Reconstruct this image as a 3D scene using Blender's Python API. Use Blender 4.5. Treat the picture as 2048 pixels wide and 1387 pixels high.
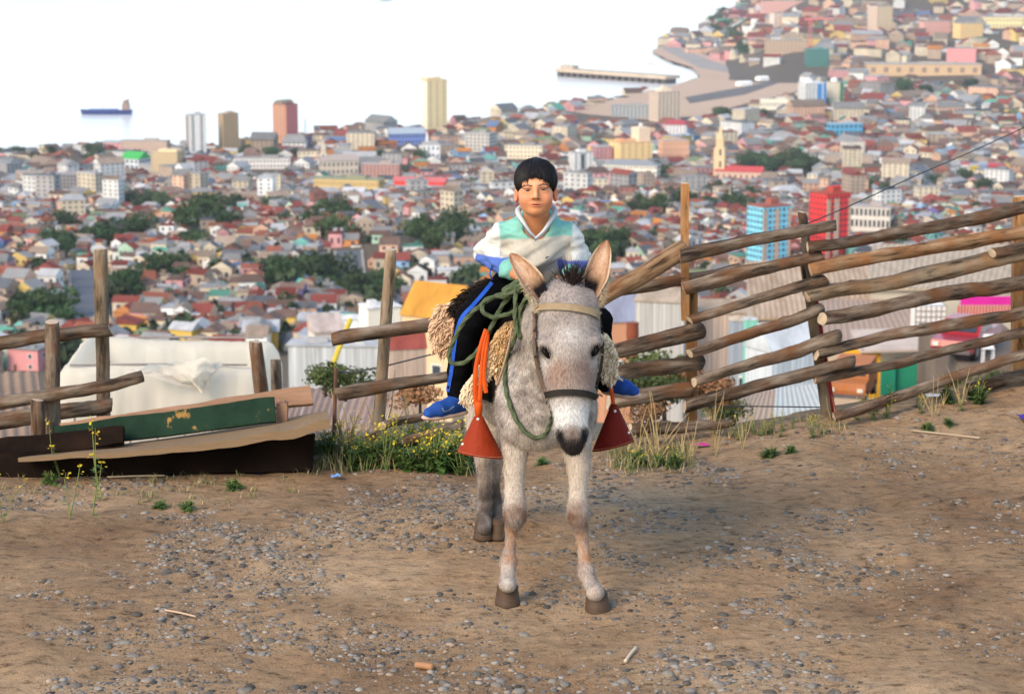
import bpy, math, random
import numpy as np
from mathutils import Vector, Matrix, noise
from mathutils.bvhtree import BVHTree
from mathutils.kdtree import KDTree
random.seed(7); RNG = np.random.default_rng(7)
for o in list(bpy.data.objects): bpy.data.objects.remove(o)
scene = bpy.context.scene
C = scene.collection
R = math.radians

# ------------------------------------------------------------------ camera
F = 4339.0; W0, H0 = 2048.0, 1387.0
CAMZ = 2.57; HAZE = 4.5e-5
PITCH = math.atan((H0/2 + 150)/F)
cam_d = bpy.data.cameras.new('camera'); cam = bpy.data.objects.new('camera', cam_d); C.objects.link(cam)
cam.location = (0, 0, CAMZ); cam.rotation_euler = (math.pi/2 - PITCH, 0, 0)
cam_d.sensor_width = 36; cam_d.lens = F/W0*36
cam_d.clip_start = 0.1; cam_d.clip_end = 60000
cam_d.dof.use_dof = True; cam_d.dof.focus_distance = 8.35; cam_d.dof.aperture_fstop = 6.3
scene.camera = cam
# ------------------------------------------------------------------ light
SUN_EL, SUN_AZ = 36, -140         # degrees; azimuth from +Y, positive to the right (behind and to the left of the camera)
world = bpy.data.worlds.new('World'); scene.world = world; world.use_nodes = True
wn = world.node_tree.nodes; wl = world.node_tree.links
sky = wn.new('ShaderNodeTexSky'); sky.sky_type = 'NISHITA'; sky.sun_disc = False
sky.sun_elevation = R(SUN_EL); sky.sun_rotation = R(SUN_AZ); sky.altitude = 200
sky.air_density = 1.35; sky.dust_density = 0.8; sky.ozone_density = 1.0
wn['Background'].inputs['Strength'].default_value = 0.14
wl.new(sky.outputs[0], wn['Background'].inputs['Color'])
sd = bpy.data.lights.new('sun', 'SUN'); sd.energy = 1.7; sd.angle = R(30); sd.color = (1.0, 0.79, 0.54)
sun = bpy.data.objects.new('sun', sd); C.objects.link(sun)
el, az = R(SUN_EL), R(SUN_AZ)
sdir = Vector((math.sin(az)*math.cos(el), math.cos(az)*math.cos(el), math.sin(el)))
sun.rotation_euler = sdir.to_track_quat('Z', 'Y').to_euler()
scene.view_settings.view_transform = 'Standard'; scene.view_settings.look = 'None'
scene.view_settings.exposure = 1.13; scene.view_settings.gamma = 1.0
scene.view_settings.use_curve_mapping = False
scene.cycles.use_denoising = True
scene.cycles.max_bounces = 6; scene.cycles.volume_bounces = 0; scene.cycles.transparent_max_bounces = 8
scene.cycles.caustics_reflective = False; scene.cycles.caustics_refractive = False

# ------------------------------------------------------------------ pixel <-> world
CP, SP = math.cos(PITCH), math.sin(PITCH)
def ray(px, py):
    u = (px - W0/2)/F; v = (H0/2 - py)/F
    return Vector((u, CP + v*SP, -SP + v*CP))
def at(px, py, Y):
    d = ray(px, py); t = Y/d.y
    return Vector((d.x*t, Y, CAMZ + d.z*t))
def topx(p):
    dx, dy, dz = p[0], p[1], p[2]-CAMZ
    zc = dy*CP - dz*SP; up = dy*SP + dz*CP
    return W0/2 + F*dx/zc, H0/2 - F*up/zc
def zc_of(p): return p[1]*CP - (p[2]-CAMZ)*SP
def ppm(p): return F/zc_of(p)          # pixels per metre at a point

# ------------------------------------------------------------------ materials
MATS = {}
def mat(name, col=(.5,.5,.5), rough=.85, var=.18, scale=6.0, bump=0.0, bscale=40.0, metal=0.0, attr=False, rnd=0.0, coat=0.0, stretch=None, spec=.3, col2=None, coords='Object', sub=0.0, detail=4.0, hue=0.0):
    """noise-varied principled material; attr: multiplies the 'Col' attribute; rnd: per-object value change"""
    if name in MATS: return MATS[name]
    m = bpy.data.materials.new(name); m.use_nodes = True
    n, l = m.node_tree.nodes, m.node_tree.links
    b = n['Principled BSDF']; b.inputs['Roughness'].default_value = rough; b.inputs['Metallic'].default_value = metal
    b.inputs['Specular IOR Level'].default_value = spec
    if coat: b.inputs['Coat Weight'].default_value = coat
    if sub:
        b.inputs['Subsurface Weight'].default_value = sub; b.inputs['Subsurface Radius'].default_value = (.012,.005,.003); b.inputs['Subsurface Scale'].default_value = 1.0
    tc = n.new('ShaderNodeTexCoord'); mp = n.new('ShaderNodeMapping'); l.new(tc.outputs[coords], mp.inputs[0])
    if stretch: mp.inputs['Scale'].default_value = stretch
    nz = n.new('ShaderNodeTexNoise'); nz.inputs['Scale'].default_value = scale; nz.inputs['Detail'].default_value = detail; nz.inputs['Roughness'].default_value = .65
    l.new(mp.outputs[0], nz.inputs['Vector'])
    if attr:
        a = n.new('ShaderNodeAttribute'); a.attribute_name = 'Col'; base = a.outputs['Color']
    else:
        rgb = n.new('ShaderNodeRGB'); rgb.outputs[0].default_value = (*col, 1); base = rgb.outputs[0]
    rp = n.new('ShaderNodeMapRange'); rp.inputs['From Min'].default_value = .3; rp.inputs['From Max'].default_value = .7
    l.new(nz.outputs['Fac'], rp.inputs['Value'])
    if col2 is not None:
        mx = n.new('ShaderNodeMix'); mx.data_type = 'RGBA'; l.new(rp.outputs[0], mx.inputs['Factor'])
        l.new(base, mx.inputs['A']); mx.inputs['B'].default_value = (*col2, 1); base = mx.outputs['Result']
    hs = n.new('ShaderNodeHueSaturation'); l.new(base, hs.inputs['Color'])
    rp2 = n.new('ShaderNodeMapRange'); rp2.inputs['From Min'].default_value = .25; rp2.inputs['From Max'].default_value = .75
    rp2.inputs['To Min'].default_value = 1-var; rp2.inputs['To Max'].default_value = 1+var
    l.new(nz.outputs['Fac'], rp2.inputs['Value'])
    val = rp2.outputs[0]
    if rnd:
        oi = n.new('ShaderNodeObjectInfo'); r2 = n.new('ShaderNodeMapRange'); r2.inputs['To Min'].default_value = 1-rnd; r2.inputs['To Max'].default_value = 1+rnd
        l.new(oi.outputs['Random'], r2.inputs['Value']); mu = n.new('ShaderNodeMath'); mu.operation = 'MULTIPLY'
        l.new(val, mu.inputs[0]); l.new(r2.outputs[0], mu.inputs[1]); val = mu.outputs[0]
        if hue:
            r3 = n.new('ShaderNodeMapRange'); r3.inputs['To Min'].default_value = .5-hue; r3.inputs['To Max'].default_value = .5+hue
            fr = n.new('ShaderNodeMath'); fr.operation = 'MULTIPLY'; fr.inputs[1].default_value = 7.31; l.new(oi.outputs['Random'], fr.inputs[0])
            f2 = n.new('ShaderNodeMath'); f2.operation = 'FRACT'; l.new(fr.outputs[0], f2.inputs[0]); l.new(f2.outputs[0], r3.inputs['Value']); l.new(r3.outputs[0], hs.inputs['Hue'])
    l.new(val, hs.inputs['Value']); l.new(hs.outputs[0], b.inputs['Base Color'])
    if bump:
        n2 = n.new('ShaderNodeTexNoise'); n2.inputs['Scale'].default_value = bscale; n2.inputs['Detail'].default_value = 5
        l.new(mp.outputs[0], n2.inputs['Vector']); bp = n.new('ShaderNodeBump'); bp.inputs['Strength'].default_value = min(bump, 1); bp.inputs['Distance'].default_value = .02*max(1, bump)
        l.new(n2.outputs['Fac'], bp.inputs['Height']); l.new(bp.outputs[0], b.inputs['Normal'])
    MATS[name] = m
    return m

def colmat(c, kind='paint'):
    key = kind + '_%02x%02x%02x' % tuple(int(max(0,min(1,v))*255) for v in c)
    if kind == 'roof': return mat(key, tuple(v*.78 for v in c), rough=.85, var=.3, scale=.9, rnd=.12, coords='Object', stretch=(6,1.5,1), spec=.05)
    return mat(key, c, rough=.9, var=.16, scale=.6, rnd=.1, spec=.1)

# ------------------------------------------------------------------ object helpers
def link(o, parent=None):
    C.objects.link(o)
    if parent is not None: o.parent = parent
    return o
def tag(o, label=None, cat=None, group=None, kind=None):
    if label: o['label'] = label
    if cat: o['category'] = cat
    if group: o['group'] = group
    if kind: o['kind'] = kind
    return o
def thing(name, loc, label, cat, group=None, rotz=0):
    o = bpy.data.objects.new(name, None); o.empty_display_size = .1
    o.location = loc; o.rotation_euler = (0, 0, rotz); C.objects.link(o)
    return tag(o, label, cat, group)
class MB:
    """collects faces with a colour each"""
    def __init__(s): s.v = []; s.f = []; s.c = []; s.n = 0
    def add(s, vs, fs, col=(1,1,1)):
        b = len(s.v); s.v.extend([tuple(p) for p in vs])
        for f in fs: s.f.append(tuple(i+b for i in f)); s.c.append(col)
    def box(s, c, size, rot=0, col=(1,1,1), bottom=False):
        hx, hy = size[0]/2, size[1]/2; ca, sa = math.cos(rot), math.sin(rot)
        P = []
        for z in (0, size[2]):
            for (x, y) in ((-hx,-hy),(hx,-hy),(hx,hy),(-hx,hy)):
                P.append((c[0]+x*ca-y*sa, c[1]+x*sa+y*ca, c[2]+z))
        fs = [(0,1,5,4),(1,2,6,5),(2,3,7,6),(3,0,4,7),(4,5,6,7)]
        if bottom: fs.append((3,2,1,0))
        s.add(P, fs, col)
    def gable(s, c, size, rot=0, col=(1,1,1), hip=0.0, wall=None):
        hx, hy, h = size[0]/2, size[1]/2, size[2]; ca, sa = math.cos(rot), math.sin(rot)
        L = [(-hx,-hy,0),(hx,-hy,0),(hx,hy,0),(-hx,hy,0),(-hx*(1-hip),0,h),(hx*(1-hip),0,h)]
        P = [(c[0]+x*ca-y*sa, c[1]+x*sa+y*ca, c[2]+z) for x,y,z in L]
        s.add(P, [(0,1,5,4),(2,3,4,5)], col)
        s.add(P, [(1,2,5),(3,0,4)], col if (hip > 0 or wall is None) else wall)
    def tube(s, pts, rad, seg=6, col=(1,1,1), cap=True, lobes=0, twist=0.0, lob=.2):
        pts = [Vector(p) for p in pts]; n = len(pts)
        if not hasattr(rad, '__len__'): rad = [rad]*n
        rings = []; up = Vector((0.13,0.21,1)).normalized(); acc = 0
        t0 = (pts[1]-pts[0]).normalized(); u = t0.cross(up)
        if u.length < .05: u = t0.cross(Vector((1,0,0)))
        u.normalize()
        base = len(s.v)
        for i in range(n):
            t = (pts[min(i+1,n-1)]-pts[max(i-1,0)]).normalized()
            u = (u - t*u.dot(t)).normalized(); w = t.cross(u)
            if i: acc += (pts[i]-pts[i-1]).length
            for k in range(seg):
                a = 2*math.pi*k/seg; r = rad[i]
                if lobes: r *= 1 + lob*math.cos(lobes*a - twist*acc)
                s.v.append(tuple(pts[i] + (u*math.cos(a)+w*math.sin(a))*r))
        for i in range(n-1):
            for k in range(seg):
                a = base+i*seg+k; b = base+i*seg+(k+1)%seg
                s.f.append((a, b, b+seg, a+seg)); s.c.append(col)
        if cap:
            s.f.append(tuple(base+k for k in range(seg))[::-1]); s.c.append(col)
            s.f.append(tuple(base+(n-1)*seg+k for k in range(seg))); s.c.append(col)
    def build(s, name, m, parent=None, smooth=False, cols=False, loc=None):
        return mk(name, s.v, s.f, m, parent, smooth, s.c if cols else None, loc=loc)
def mesh_of(name, v, f, smooth=False, fcols=None, vcols=None):
    me = bpy.data.meshes.new(name)
    if isinstance(v, np.ndarray) and isinstance(f, np.ndarray):
        nf, k = f.shape
        me.vertices.add(len(v)); me.vertices.foreach_set('co', v.astype(np.float32).ravel())
        me.loops.add(nf*k); me.loops.foreach_set('vertex_index', f.astype(np.int32).ravel())
        me.polygons.add(nf); me.polygons.foreach_set('loop_start', np.arange(0, nf*k, k, dtype=np.int32))
        me.update(calc_edges=True); me.validate()
    else:
        me.from_pydata([tuple(p) for p in v], [], [tuple(int(i) for i in q) for q in f])
    if fcols is not None:
        a = me.color_attributes.new('Col', 'FLOAT_COLOR', 'CORNER'); arr = []
        for p in me.polygons:
            c = fcols[p.index]; arr.extend((c[0], c[1], c[2], 1.0)*p.loop_total)
        a.data.foreach_set('color', arr)
    if vcols is not None:
        a = me.color_attributes.new('Col', 'FLOAT_COLOR', 'POINT')
        vc = np.ones((len(me.vertices), 4), np.float32); vc[:, :3] = vcols; a.data.foreach_set('color', vc.ravel())
    if smooth: me.polygons.foreach_set('use_smooth', [True]*len(me.polygons))
    me.update()
    return me
def mk(name, v, f, m, parent=None, smooth=False, fcols=None, vcols=None, loc=None):
    me = mesh_of(name, v, f, smooth, fcols, vcols)
    if m is not None:
        for mm in (m if isinstance(m, (list, tuple)) else [m]): me.materials.append(mm)
    o = bpy.data.objects.new(name, me)
    link(o, parent)
    if parent is not None and loc is None:
        # vertices are given in world space: undo the parent's transform
        bpy_inv(o, parent)
    elif loc is not None: o.location = loc
    return o
def wmat(o):
    m = Matrix.LocRotScale(o.location, o.rotation_euler, o.scale)
    if o.parent is not None: m = wmat(o.parent) @ o.matrix_parent_inverse @ m
    return m
def bpy_inv(o, parent): o.matrix_parent_inverse = wmat(parent).inverted()
def inst(name, me, parent, M=None, mats=None):
    """object sharing mesh data, local matrix M, object-level materials"""
    o = bpy.data.objects.new(name, me); link(o, parent)
    if M is not None: o.matrix_basis = M
    if mats:
        for i, m in enumerate(mats):
            o.material_slots[i].link = 'OBJECT'; o.material_slots[i].material = m
    return o
def TRS(loc, rotz, sc): return Matrix.LocRotScale(Vector(loc), Matrix.Rotation(rotz, 3, 'Z').to_euler(), Vector(sc))
NTH = 'first second third fourth fifth sixth seventh eighth ninth tenth eleventh twelfth thirteenth fourteenth fifteenth sixteenth seventeenth eighteenth nineteenth twentieth twenty-first twenty-second twenty-third twenty-fourth twenty-fifth twenty-sixth twenty-seventh twenty-eighth'.split()
def fbm(x, y, z=0, o=4): return noise.fractal(Vector((x, y, z)), 1.0, 2.0, o)
def catmull(pts, n=8):
    pts = [Vector(p) for p in pts]; out = []
    P = [pts[0]*2-pts[1]] + pts + [pts[-1]*2-pts[-2]]
    for i in range(1, len(P)-2):
        for k in range(n):
            t = k/n; a, b, c, d = P[i-1], P[i], P[i+1], P[i+2]
            out.append(.5*((2*b)+(c-a)*t+(2*a-5*b+4*c-d)*t*t+(3*b-a-3*c+d)*t**3))
    out.append(pts[-1]); return out
# ------------------------------------------------------------------ terrain
SEA = CAMZ - 250.0
PD = [0, 11, 13, 16, 18.5, 22, 30, 40, 55, 70, 85, 100, 200, 350, 500, 560, 620, 720, 1000, 1400, 1700, 1950, 2150, 2400, 9000]
PZ = [0, -.2, -1.6, -1.75, -2.3, -5.0, -7.6, -9.6, -12.2, -15.2, -17.9, -20.5, -45, -77, -101, -110, -116, -122.5, -147, -186, -212, -236, -245, -246.3, -246.3]
def sea_hit(px, py):
    d = ray(px, py); t = (SEA-CAMZ)/d.z; return (d.x*t, d.y*t)
COAST_PX = [(-500,325),(-150,312),(0,305),(240,297),(480,287),(600,265),(760,256),(900,244),(1000,227),(1200,196),(1330,176),(1385,155),(1380,142),(1330,126),(1297,104),(1298,88),(1330,77),(1385,66),(1400,44),(1445,28),(1478,0),(1500,-50),(1530,-90)]
COAST = [sea_hit(*p) for p in COAST_PX]
LAND = COAST + [(9000, 16000), (9000, -200), (-3000, -200)]
LP = np.array(LAND)
def inland(x, y):
    x = np.asarray(x, float); y = np.asarray(y, float)
    ins = np.zeros(x.shape, bool); dist = np.full(x.shape, 1e9)
    n = len(LP)
    for i in range(n):
        ax, ay = LP[i]; bx, by = LP[(i+1) % n]
        c = ((ay > y) != (by > y)) & (x < (bx-ax)*(y-ay)/((by-ay) if by != ay else 1e-9)+ax)
        ins ^= c
        if i < len(COAST)-1:
            L2 = (bx-ax)**2+(by-ay)**2; t = np.clip(((x-ax)*(bx-ax)+(y-ay)*(by-ay))/L2, 0, 1)
            dist = np.minimum(dist, np.hypot(x-(ax+t*(bx-ax)), y-(ay+t*(by-ay))))
    return ins, dist
def wob(x, y):
    return (np.sin(x*.011+y*.004+1.3)*np.cos(y*.0083-x*.003)+.6*np.sin(x*.023-y*.017+.4)+.35*np.sin(x*.05+y*.031))
def TZ(x, y):
    x = np.asarray(x, float); y = np.asarray(y, float)
    d = np.hypot(x, y)
    z = np.interp(d, PD, PZ)
    amp = np.interp(d, [0, 90, 250, 620, 950, 1500, 1900], [0, .3, 3, 4, 9, 7, 0])
    z = z + amp*wob(x, y)
    ins, dist = inland(x, y)
    sh = np.where(ins, np.minimum(dist*.05, 3.5)-.3, -3-np.minimum(dist*.02, 20))
    flat = SEA + sh
    azr = x/np.maximum(y, 1)
    hill = np.interp(d, [3500, 3750, 4400, 5500, 7000, 9000, 16000], [0, 25, 55, 105, 190, 330, 600])*np.clip((azr-.095-.000006*(d-3700))/.03, 0, 1)
    hill = hill*np.where(ins, np.clip(dist/140, 0, 1), 0)*(1+.25*wob(x*.35, y*.35))
    z = np.where(d > 2100, flat, np.where(ins, np.maximum(z, SEA+1), np.minimum(z, flat)))
    return z + hill
def tz(x, y): return float(TZ(np.array([x]), np.array([y]))[0])
# foreground crest of the dirt track:  pixel x, pixel y, depth
CREST = [(-600,945,10.3),(0,938,10.35),(300,936,10.4),(620,936,10.4),(950,930,10.5),(1250,905,10.75),(1480,872,11.0),(1700,836,11.25),(2048,782,11.6),(2700,700,12.2)]
CX = []; CY = []; CZ = []
for a, b, c in CREST:
    p = at(a, b, c); CX.append(p.x); CY.append(c); CZ.append(p.z)
def gz0(x, y):
    yc = np.interp(x, CX, CY); zcr = np.interp(x, CX, CZ)
    t = np.clip((y-8.7)/(yc-8.7), 0, 1); t = t*t*(3-2*t)
    z = zcr*t
    over = np.maximum(y-yc, 0)
    return z - np.minimum(over*over*.22, .25+over*.62)
def gz(x, y):
    x = float(x); y = float(y); z = float(gz0(x, y))
    z += .022*fbm(x*.9, y*.9, 3) + .017*fbm(x*3.1, y*3.1, 7) + .009*fbm(x*9, y*9, 1)
    z += .03*math.exp(-((y-(9.35+.1*math.sin(x)))/.22)**2)*(.5+.5*math.sin(x*2.3+1))
    return z
def hit(px, py, dmin=60.0, dmax=9000.0):
    """the point of the far ground seen at a pixel"""
    r = ray(px, py); ts = np.geomspace(dmin, dmax, 900)/r.y
    X = r.x*ts; Y = r.y*ts; Z = CAMZ+r.z*ts
    g = TZ(X, Y); below = np.nonzero(Z < g)[0]
    i = below[0] if len(below) else len(ts)-1
    if i > 0:
        a = (Z-g)[i-1]; b = (Z-g)[i]; t = a/(a-b) if a != b else 0; tt = ts[i-1]+(ts[i]-ts[i-1])*t
    else: tt = ts[0]
    return Vector((r.x*tt, r.y*tt, CAMZ+r.z*tt))
# far terrain, polar sheet
m_land = mat('earth_slope', (.15,.105,.072), rough=.95, var=.3, scale=.035, col2=(.075,.066,.046), bump=.3, bscale=.3)  # earth colour darkened to stand in for shadowed gaps between houses
azs = np.radians(np.linspace(-32, 32, 190)); ds = np.concatenate([np.geomspace(9.2, 120, 70), np.geomspace(125, 2400, 150), np.geomspace(2450, 15000, 110)])
AZ, DD = np.meshgrid(azs, ds); X = DD*np.sin(AZ); Y = DD*np.cos(AZ); Z = TZ(X, Y)
near = DD < 13.5
Z = np.where(near, np.minimum(Z, np.vectorize(lambda a, b: float(gz0(a, b)))(X, Y)-.25), Z)
Vn = np.stack([X, Y, Z], -1).reshape(-1, 3); na = len(azs); nd = len(ds)
ii, jj = np.meshgrid(np.arange(nd-1), np.arange(na-1), indexing='ij'); a = (ii*na+jj).ravel()
Fq = np.stack([a, a+1, a+na+1, a+na], -1)
tag(mk('hillside', Vn, Fq, m_land, smooth=True), kind='structure')
# foreground dirt
def mat_dirt():
    m = bpy.data.materials.new('dirt_track'); m.use_nodes = True; n, l = m.node_tree.nodes, m.node_tree.links
    b = n['Principled BSDF']; b.inputs['Roughness'].default_value = .95; b.inputs['Specular IOR Level'].default_value = .15
    tc = n.new('ShaderNodeTexCoord')
    def nz(s, d=6, r=.62, st=None):
        q = n.new('ShaderNodeTexNoise'); q.inputs['Scale'].default_value = s; q.inputs['Detail'].default_value = d; q.inputs['Roughness'].default_value = r
        if st:
            mp = n.new('ShaderNodeMapping'); mp.inputs['Scale'].default_value = st; l.new(tc.outputs['Object'], mp.inputs[0]); l.new(mp.outputs[0], q.inputs['Vector'])
        else: l.new(tc.outputs['Object'], q.inputs['Vector'])
        return q
    def ramp(src, stops):
        r = n.new('ShaderNodeValToRGB'); l.new(src, r.inputs[0])
        while len(r.color_ramp.elements) < len(stops): r.color_ramp.elements.new(.5)
        for e, (p, c) in zip(r.color_ramp.elements, stops): e.position = p; e.color = (*c, 1)
        return r
    big = ramp(nz(.8, 5).outputs['Fac'], [(.3, (.185,.108,.058)), (.5, (.31,.196,.108)), (.7, (.41,.28,.168))])
    fine = ramp(nz(14, 8, .75, (1, 1.6, 1)).outputs['Fac'], [(.34, (.3,.27,.25)), (.46, (.95,.95,.95)), (.68, (1.35,1.34,1.33))])
    mx = n.new('ShaderNodeMix'); mx.data_type = 'RGBA'; mx.blend_type = 'MULTIPLY'; mx.inputs['Factor'].default_value = 1
    l.new(big.outputs[0], mx.inputs['A']); l.new(fine.outputs[0], mx.inputs['B'])
    # speckle of tiny grit
    vo = n.new('ShaderNodeTexVoronoi'); vo.inputs['Scale'].default_value = 95; l.new(tc.outputs['Object'], vo.inputs['Vector'])
    gr = ramp(vo.outputs['Distance'], [(.14, (1,1,1)), (.3, (0,0,0))])
    gm = n.new('ShaderNodeMath'); gm.operation = 'MULTIPLY'; l.new(gr.outputs[0], gm.inputs[0])
    pn = ramp(nz(3.5, 4).outputs['Fac'], [(.45, (0,0,0)), (.62, (.75,.75,.75))]); l.new(pn.outputs[0], gm.inputs[1])
    m2 = n.new('ShaderNodeMix'); m2.data_type = 'RGBA'; l.new(gm.outputs[0], m2.inputs['Factor']); l.new(mx.outputs['Result'], m2.inputs['A'])
    gc = ramp(vo.outputs['Color'], [(.3, (.10,.10,.105)), (.7, (.30,.28,.26))]); l.new(gc.outputs[0], m2.inputs['B'])
    l.new(m2.outputs['Result'], b.inputs['Base Color'])
    h = nz(26, 9, .72); bp = n.new('ShaderNodeBump'); bp.inputs['Strength'].default_value = .85; bp.inputs['Distance'].default_value = .02
    ad = n.new('ShaderNodeMath'); ad.operation = 'MULTIPLY_ADD'; ad.inputs[1].default_value = .35; l.new(gr.outputs[0], ad.inputs[0]); l.new(h.outputs['Fac'], ad.inputs[2])
    l.new(ad.outputs[0], bp.inputs['Height']); l.new(bp.outputs[0], b.inputs['Normal'])
    return m
m_dirt = mat_dirt()
def ground_part(xs, ys):
    nx, ny = len(xs), len(ys); V = np.zeros((ny, nx, 3))
    for j, yy in enumerate(ys):
        for i, xx in enumerate(xs): V[j, i] = (xx, yy, gz(xx, yy))
    ii, jj = np.meshgrid(np.arange(ny-1), np.arange(nx-1), indexing='ij'); a = (ii*nx+jj).ravel()
    return V.reshape(-1, 3), np.stack([a, a+1, a+nx+1, a+nx], -1)
gx = np.concatenate([np.linspace(-7, -2.9, 30), np.linspace(-2.86, 3.3, 190), np.linspace(3.35, 8, 30)])
gy = np.concatenate([np.linspace(-4, 6.6, 40), np.linspace(6.63, 11.9, 200), np.linspace(11.95, 13.6, 24)])
gV, gF = ground_part(gx, gy)
ground = tag(mk('dirt_ground', gV, gF, m_dirt, smooth=True), kind='structure')
# sea
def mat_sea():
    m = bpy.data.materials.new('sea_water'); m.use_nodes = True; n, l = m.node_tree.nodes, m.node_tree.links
    b = n['Principled BSDF']; b.inputs['Base Color'].default_value = (.78,.78,.765,1); b.inputs['Roughness'].default_value = .2; b.inputs['IOR'].default_value = 1.34  # near-white base colour puts the sky glare into the water
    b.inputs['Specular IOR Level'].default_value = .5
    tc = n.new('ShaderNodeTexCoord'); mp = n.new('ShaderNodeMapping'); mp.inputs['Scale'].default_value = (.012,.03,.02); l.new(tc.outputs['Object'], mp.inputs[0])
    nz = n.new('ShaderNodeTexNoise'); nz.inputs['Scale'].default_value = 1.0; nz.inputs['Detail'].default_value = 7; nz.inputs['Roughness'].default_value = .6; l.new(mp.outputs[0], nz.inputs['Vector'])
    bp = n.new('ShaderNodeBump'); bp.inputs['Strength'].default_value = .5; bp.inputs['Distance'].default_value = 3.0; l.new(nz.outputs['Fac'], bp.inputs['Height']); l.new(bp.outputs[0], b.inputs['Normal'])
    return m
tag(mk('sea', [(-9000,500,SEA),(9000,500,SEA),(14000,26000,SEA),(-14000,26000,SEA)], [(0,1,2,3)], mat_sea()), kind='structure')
# ------------------------------------------------------------------ town: unit meshes shared by the houses
UB = MB(); UB.box((0,0,0), (1,1,1)); me_box = mesh_of('wall', UB.v, UB.f); me_box.materials.append(None)
def roof_mesh(kind):
    m = MB()
    if kind == 'gable':
        L = [(-.5,-.5,0),(.5,-.5,0),(.5,.5,0),(-.5,.5,0),(-.5,0,1),(.5,0,1)]
        m.add(L, [(0,1,5,4),(2,3,4,5),(1,2,5),(3,0,4),(3,2,1,0)])
    elif kind == 'hip':
        L = [(-.5,-.5,0),(.5,-.5,0),(.5,.5,0),(-.5,.5,0),(-.22,0,1),(.22,0,1)]
        m.add(L, [(0,1,5,4),(2,3,4,5),(1,2,5),(3,0,4),(3,2,1,0)])
    elif kind == 'shed':
        L = [(-.5,-.5,0),(.5,-.5,0),(.5,.5,0),(-.5,.5,0),(-.5,-.5,.15),(.5,-.5,.15),(.5,.5,1),(-.5,.5,1)]
        m.add(L, [(0,1,5,4),(1,2,6,5),(2,3,7,6),(3,0,4,7),(4,5,6,7),(3,2,1,0)])
    else:
        m.box((0,0,0), (1,1,.22), bottom=True); m.box((-.2,.1,.22), (.22,.25,.7)); m.box((.25,-.2,.22), (.12,.12,.5))
    me = mesh_of('roof', m.v, m.f); me.materials.append(None); return me
ROOFM = {k: roof_mesh(k) for k in ('gable', 'hip', 'shed', 'flat')}
def window_mesh():
    m = MB(); # frame ring (slot 0) and pane (slot 1), facing -y, unit square
    o = [(-.5,0,-.5),(.5,0,-.5),(.5,0,.5),(-.5,0,.5)]; i_ = [(-.38,0,-.4),(.38,0,-.4),(.38,0,.4),(-.38,0,.4)]
    V = [(x,-1,z) for x,_,z in o]+[(x,-1,z) for x,_,z in i_]+[(x,-.35,z) for x,_,z in i_]+[(x,0,z) for x,_,z in o]
    fs = [(0,1,5,4),(1,2,6,5),(2,3,7,6),(3,0,4,7),(4,5,9,8),(5,6,10,9),(6,7,11,10),(7,4,8,11),(1,0,12,13),(2,1,13,14),(3,2,14,15),(0,3,15,12),(8,9,10,11)]
    me = mesh_of('window', V, fs); me.materials.append(None); me.materials.append(None)
    me.polygons[12].material_index = 1; return me
me_win = window_mesh()
m_glass = mat('window_glass', (.05,.06,.075), rough=.25, var=.3, scale=2, spec=.5)
m_wframe = mat('window_frame_paint', (.7,.68,.64), var=.1)
m_door = mat('door_paint', (.16,.09,.06), var=.2, rnd=.3)
ROOFC = [('rust red',(.27,.075,.06)),('zinc grey',(.31,.305,.30)),('weathered brown',(.2,.13,.105)),('pale tan',(.34,.26,.2)),('dull white',(.5,.5,.51)),('sea green',(.12,.33,.25)),('dark grey',(.15,.16,.18)),('brick red',(.3,.105,.07)),('orange',(.55,.22,.06)),('slate blue',(.16,.23,.38)),('mossy green',(.2,.25,.14))]
ROOFW = np.array([.2,.17,.22,.14,.07,.02,.07,.09,.015,.008,.012]); ROOFW /= ROOFW.sum()
WALLC = [('cream',(.72,.6,.42)),('white',(.78,.77,.74)),('peach',(.72,.42,.27)),('pink',(.72,.32,.32)),('yellow',(.72,.5,.12)),('turquoise',(.15,.48,.44)),('sky blue',(.22,.42,.68)),('grey',(.42,.4,.39)),('tan',(.46,.34,.24)),('mint green',(.38,.58,.42)),('orange',(.68,.25,.05)),('brick',(.36,.13,.09)),('violet',(.2,.15,.45))]
WALLW = np.array([.26,.2,.14,.06,.05,.035,.035,.07,.13,.03,.025,.05,.008]); WALLW /= WALLW.sum()
ROADS_PX = [[(735,400),(750,414),(780,433),(805,451),(818,472)], [(697,505),(699,530),(703,553),(721,573),(754,594),(800,615)], [(160,520),(165,542),(173,573),(175,608),(178,650)], [(1838,330),(1850,345),(1862,362),(1850,385)]]
CLR = (0, 9, 18, 27, 36)
def kd_of(P):
    k = KDTree(len(P))
    for i, p in enumerate(P): k.insert((p[0], p[1], 0), i)
    k.balance(); return k
ROADS = [[hit(*p) for p in catmull([(a,b,0) for a,b in r], 5) for p in [(p[0],p[1])]] for r in ROADS_PX]
RP = np.array([(p.x, p.y) for r in ROADS for p in r])
RKD = kd_of(RP)
def road_dist(x, y):
    u = math.hypot(x, y); return min(RKD.find((x*(1+k/u), y*(1+k/u), 0))[2] for k in CLR)
m_asph = mat('street_asphalt', (.12,.13,.15), rough=.95, var=.15, scale=.05, spec=.05)
m_kerb = mat('kerb_concrete', (.3,.28,.25), var=.2, scale=.3, spec=.05)
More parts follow.
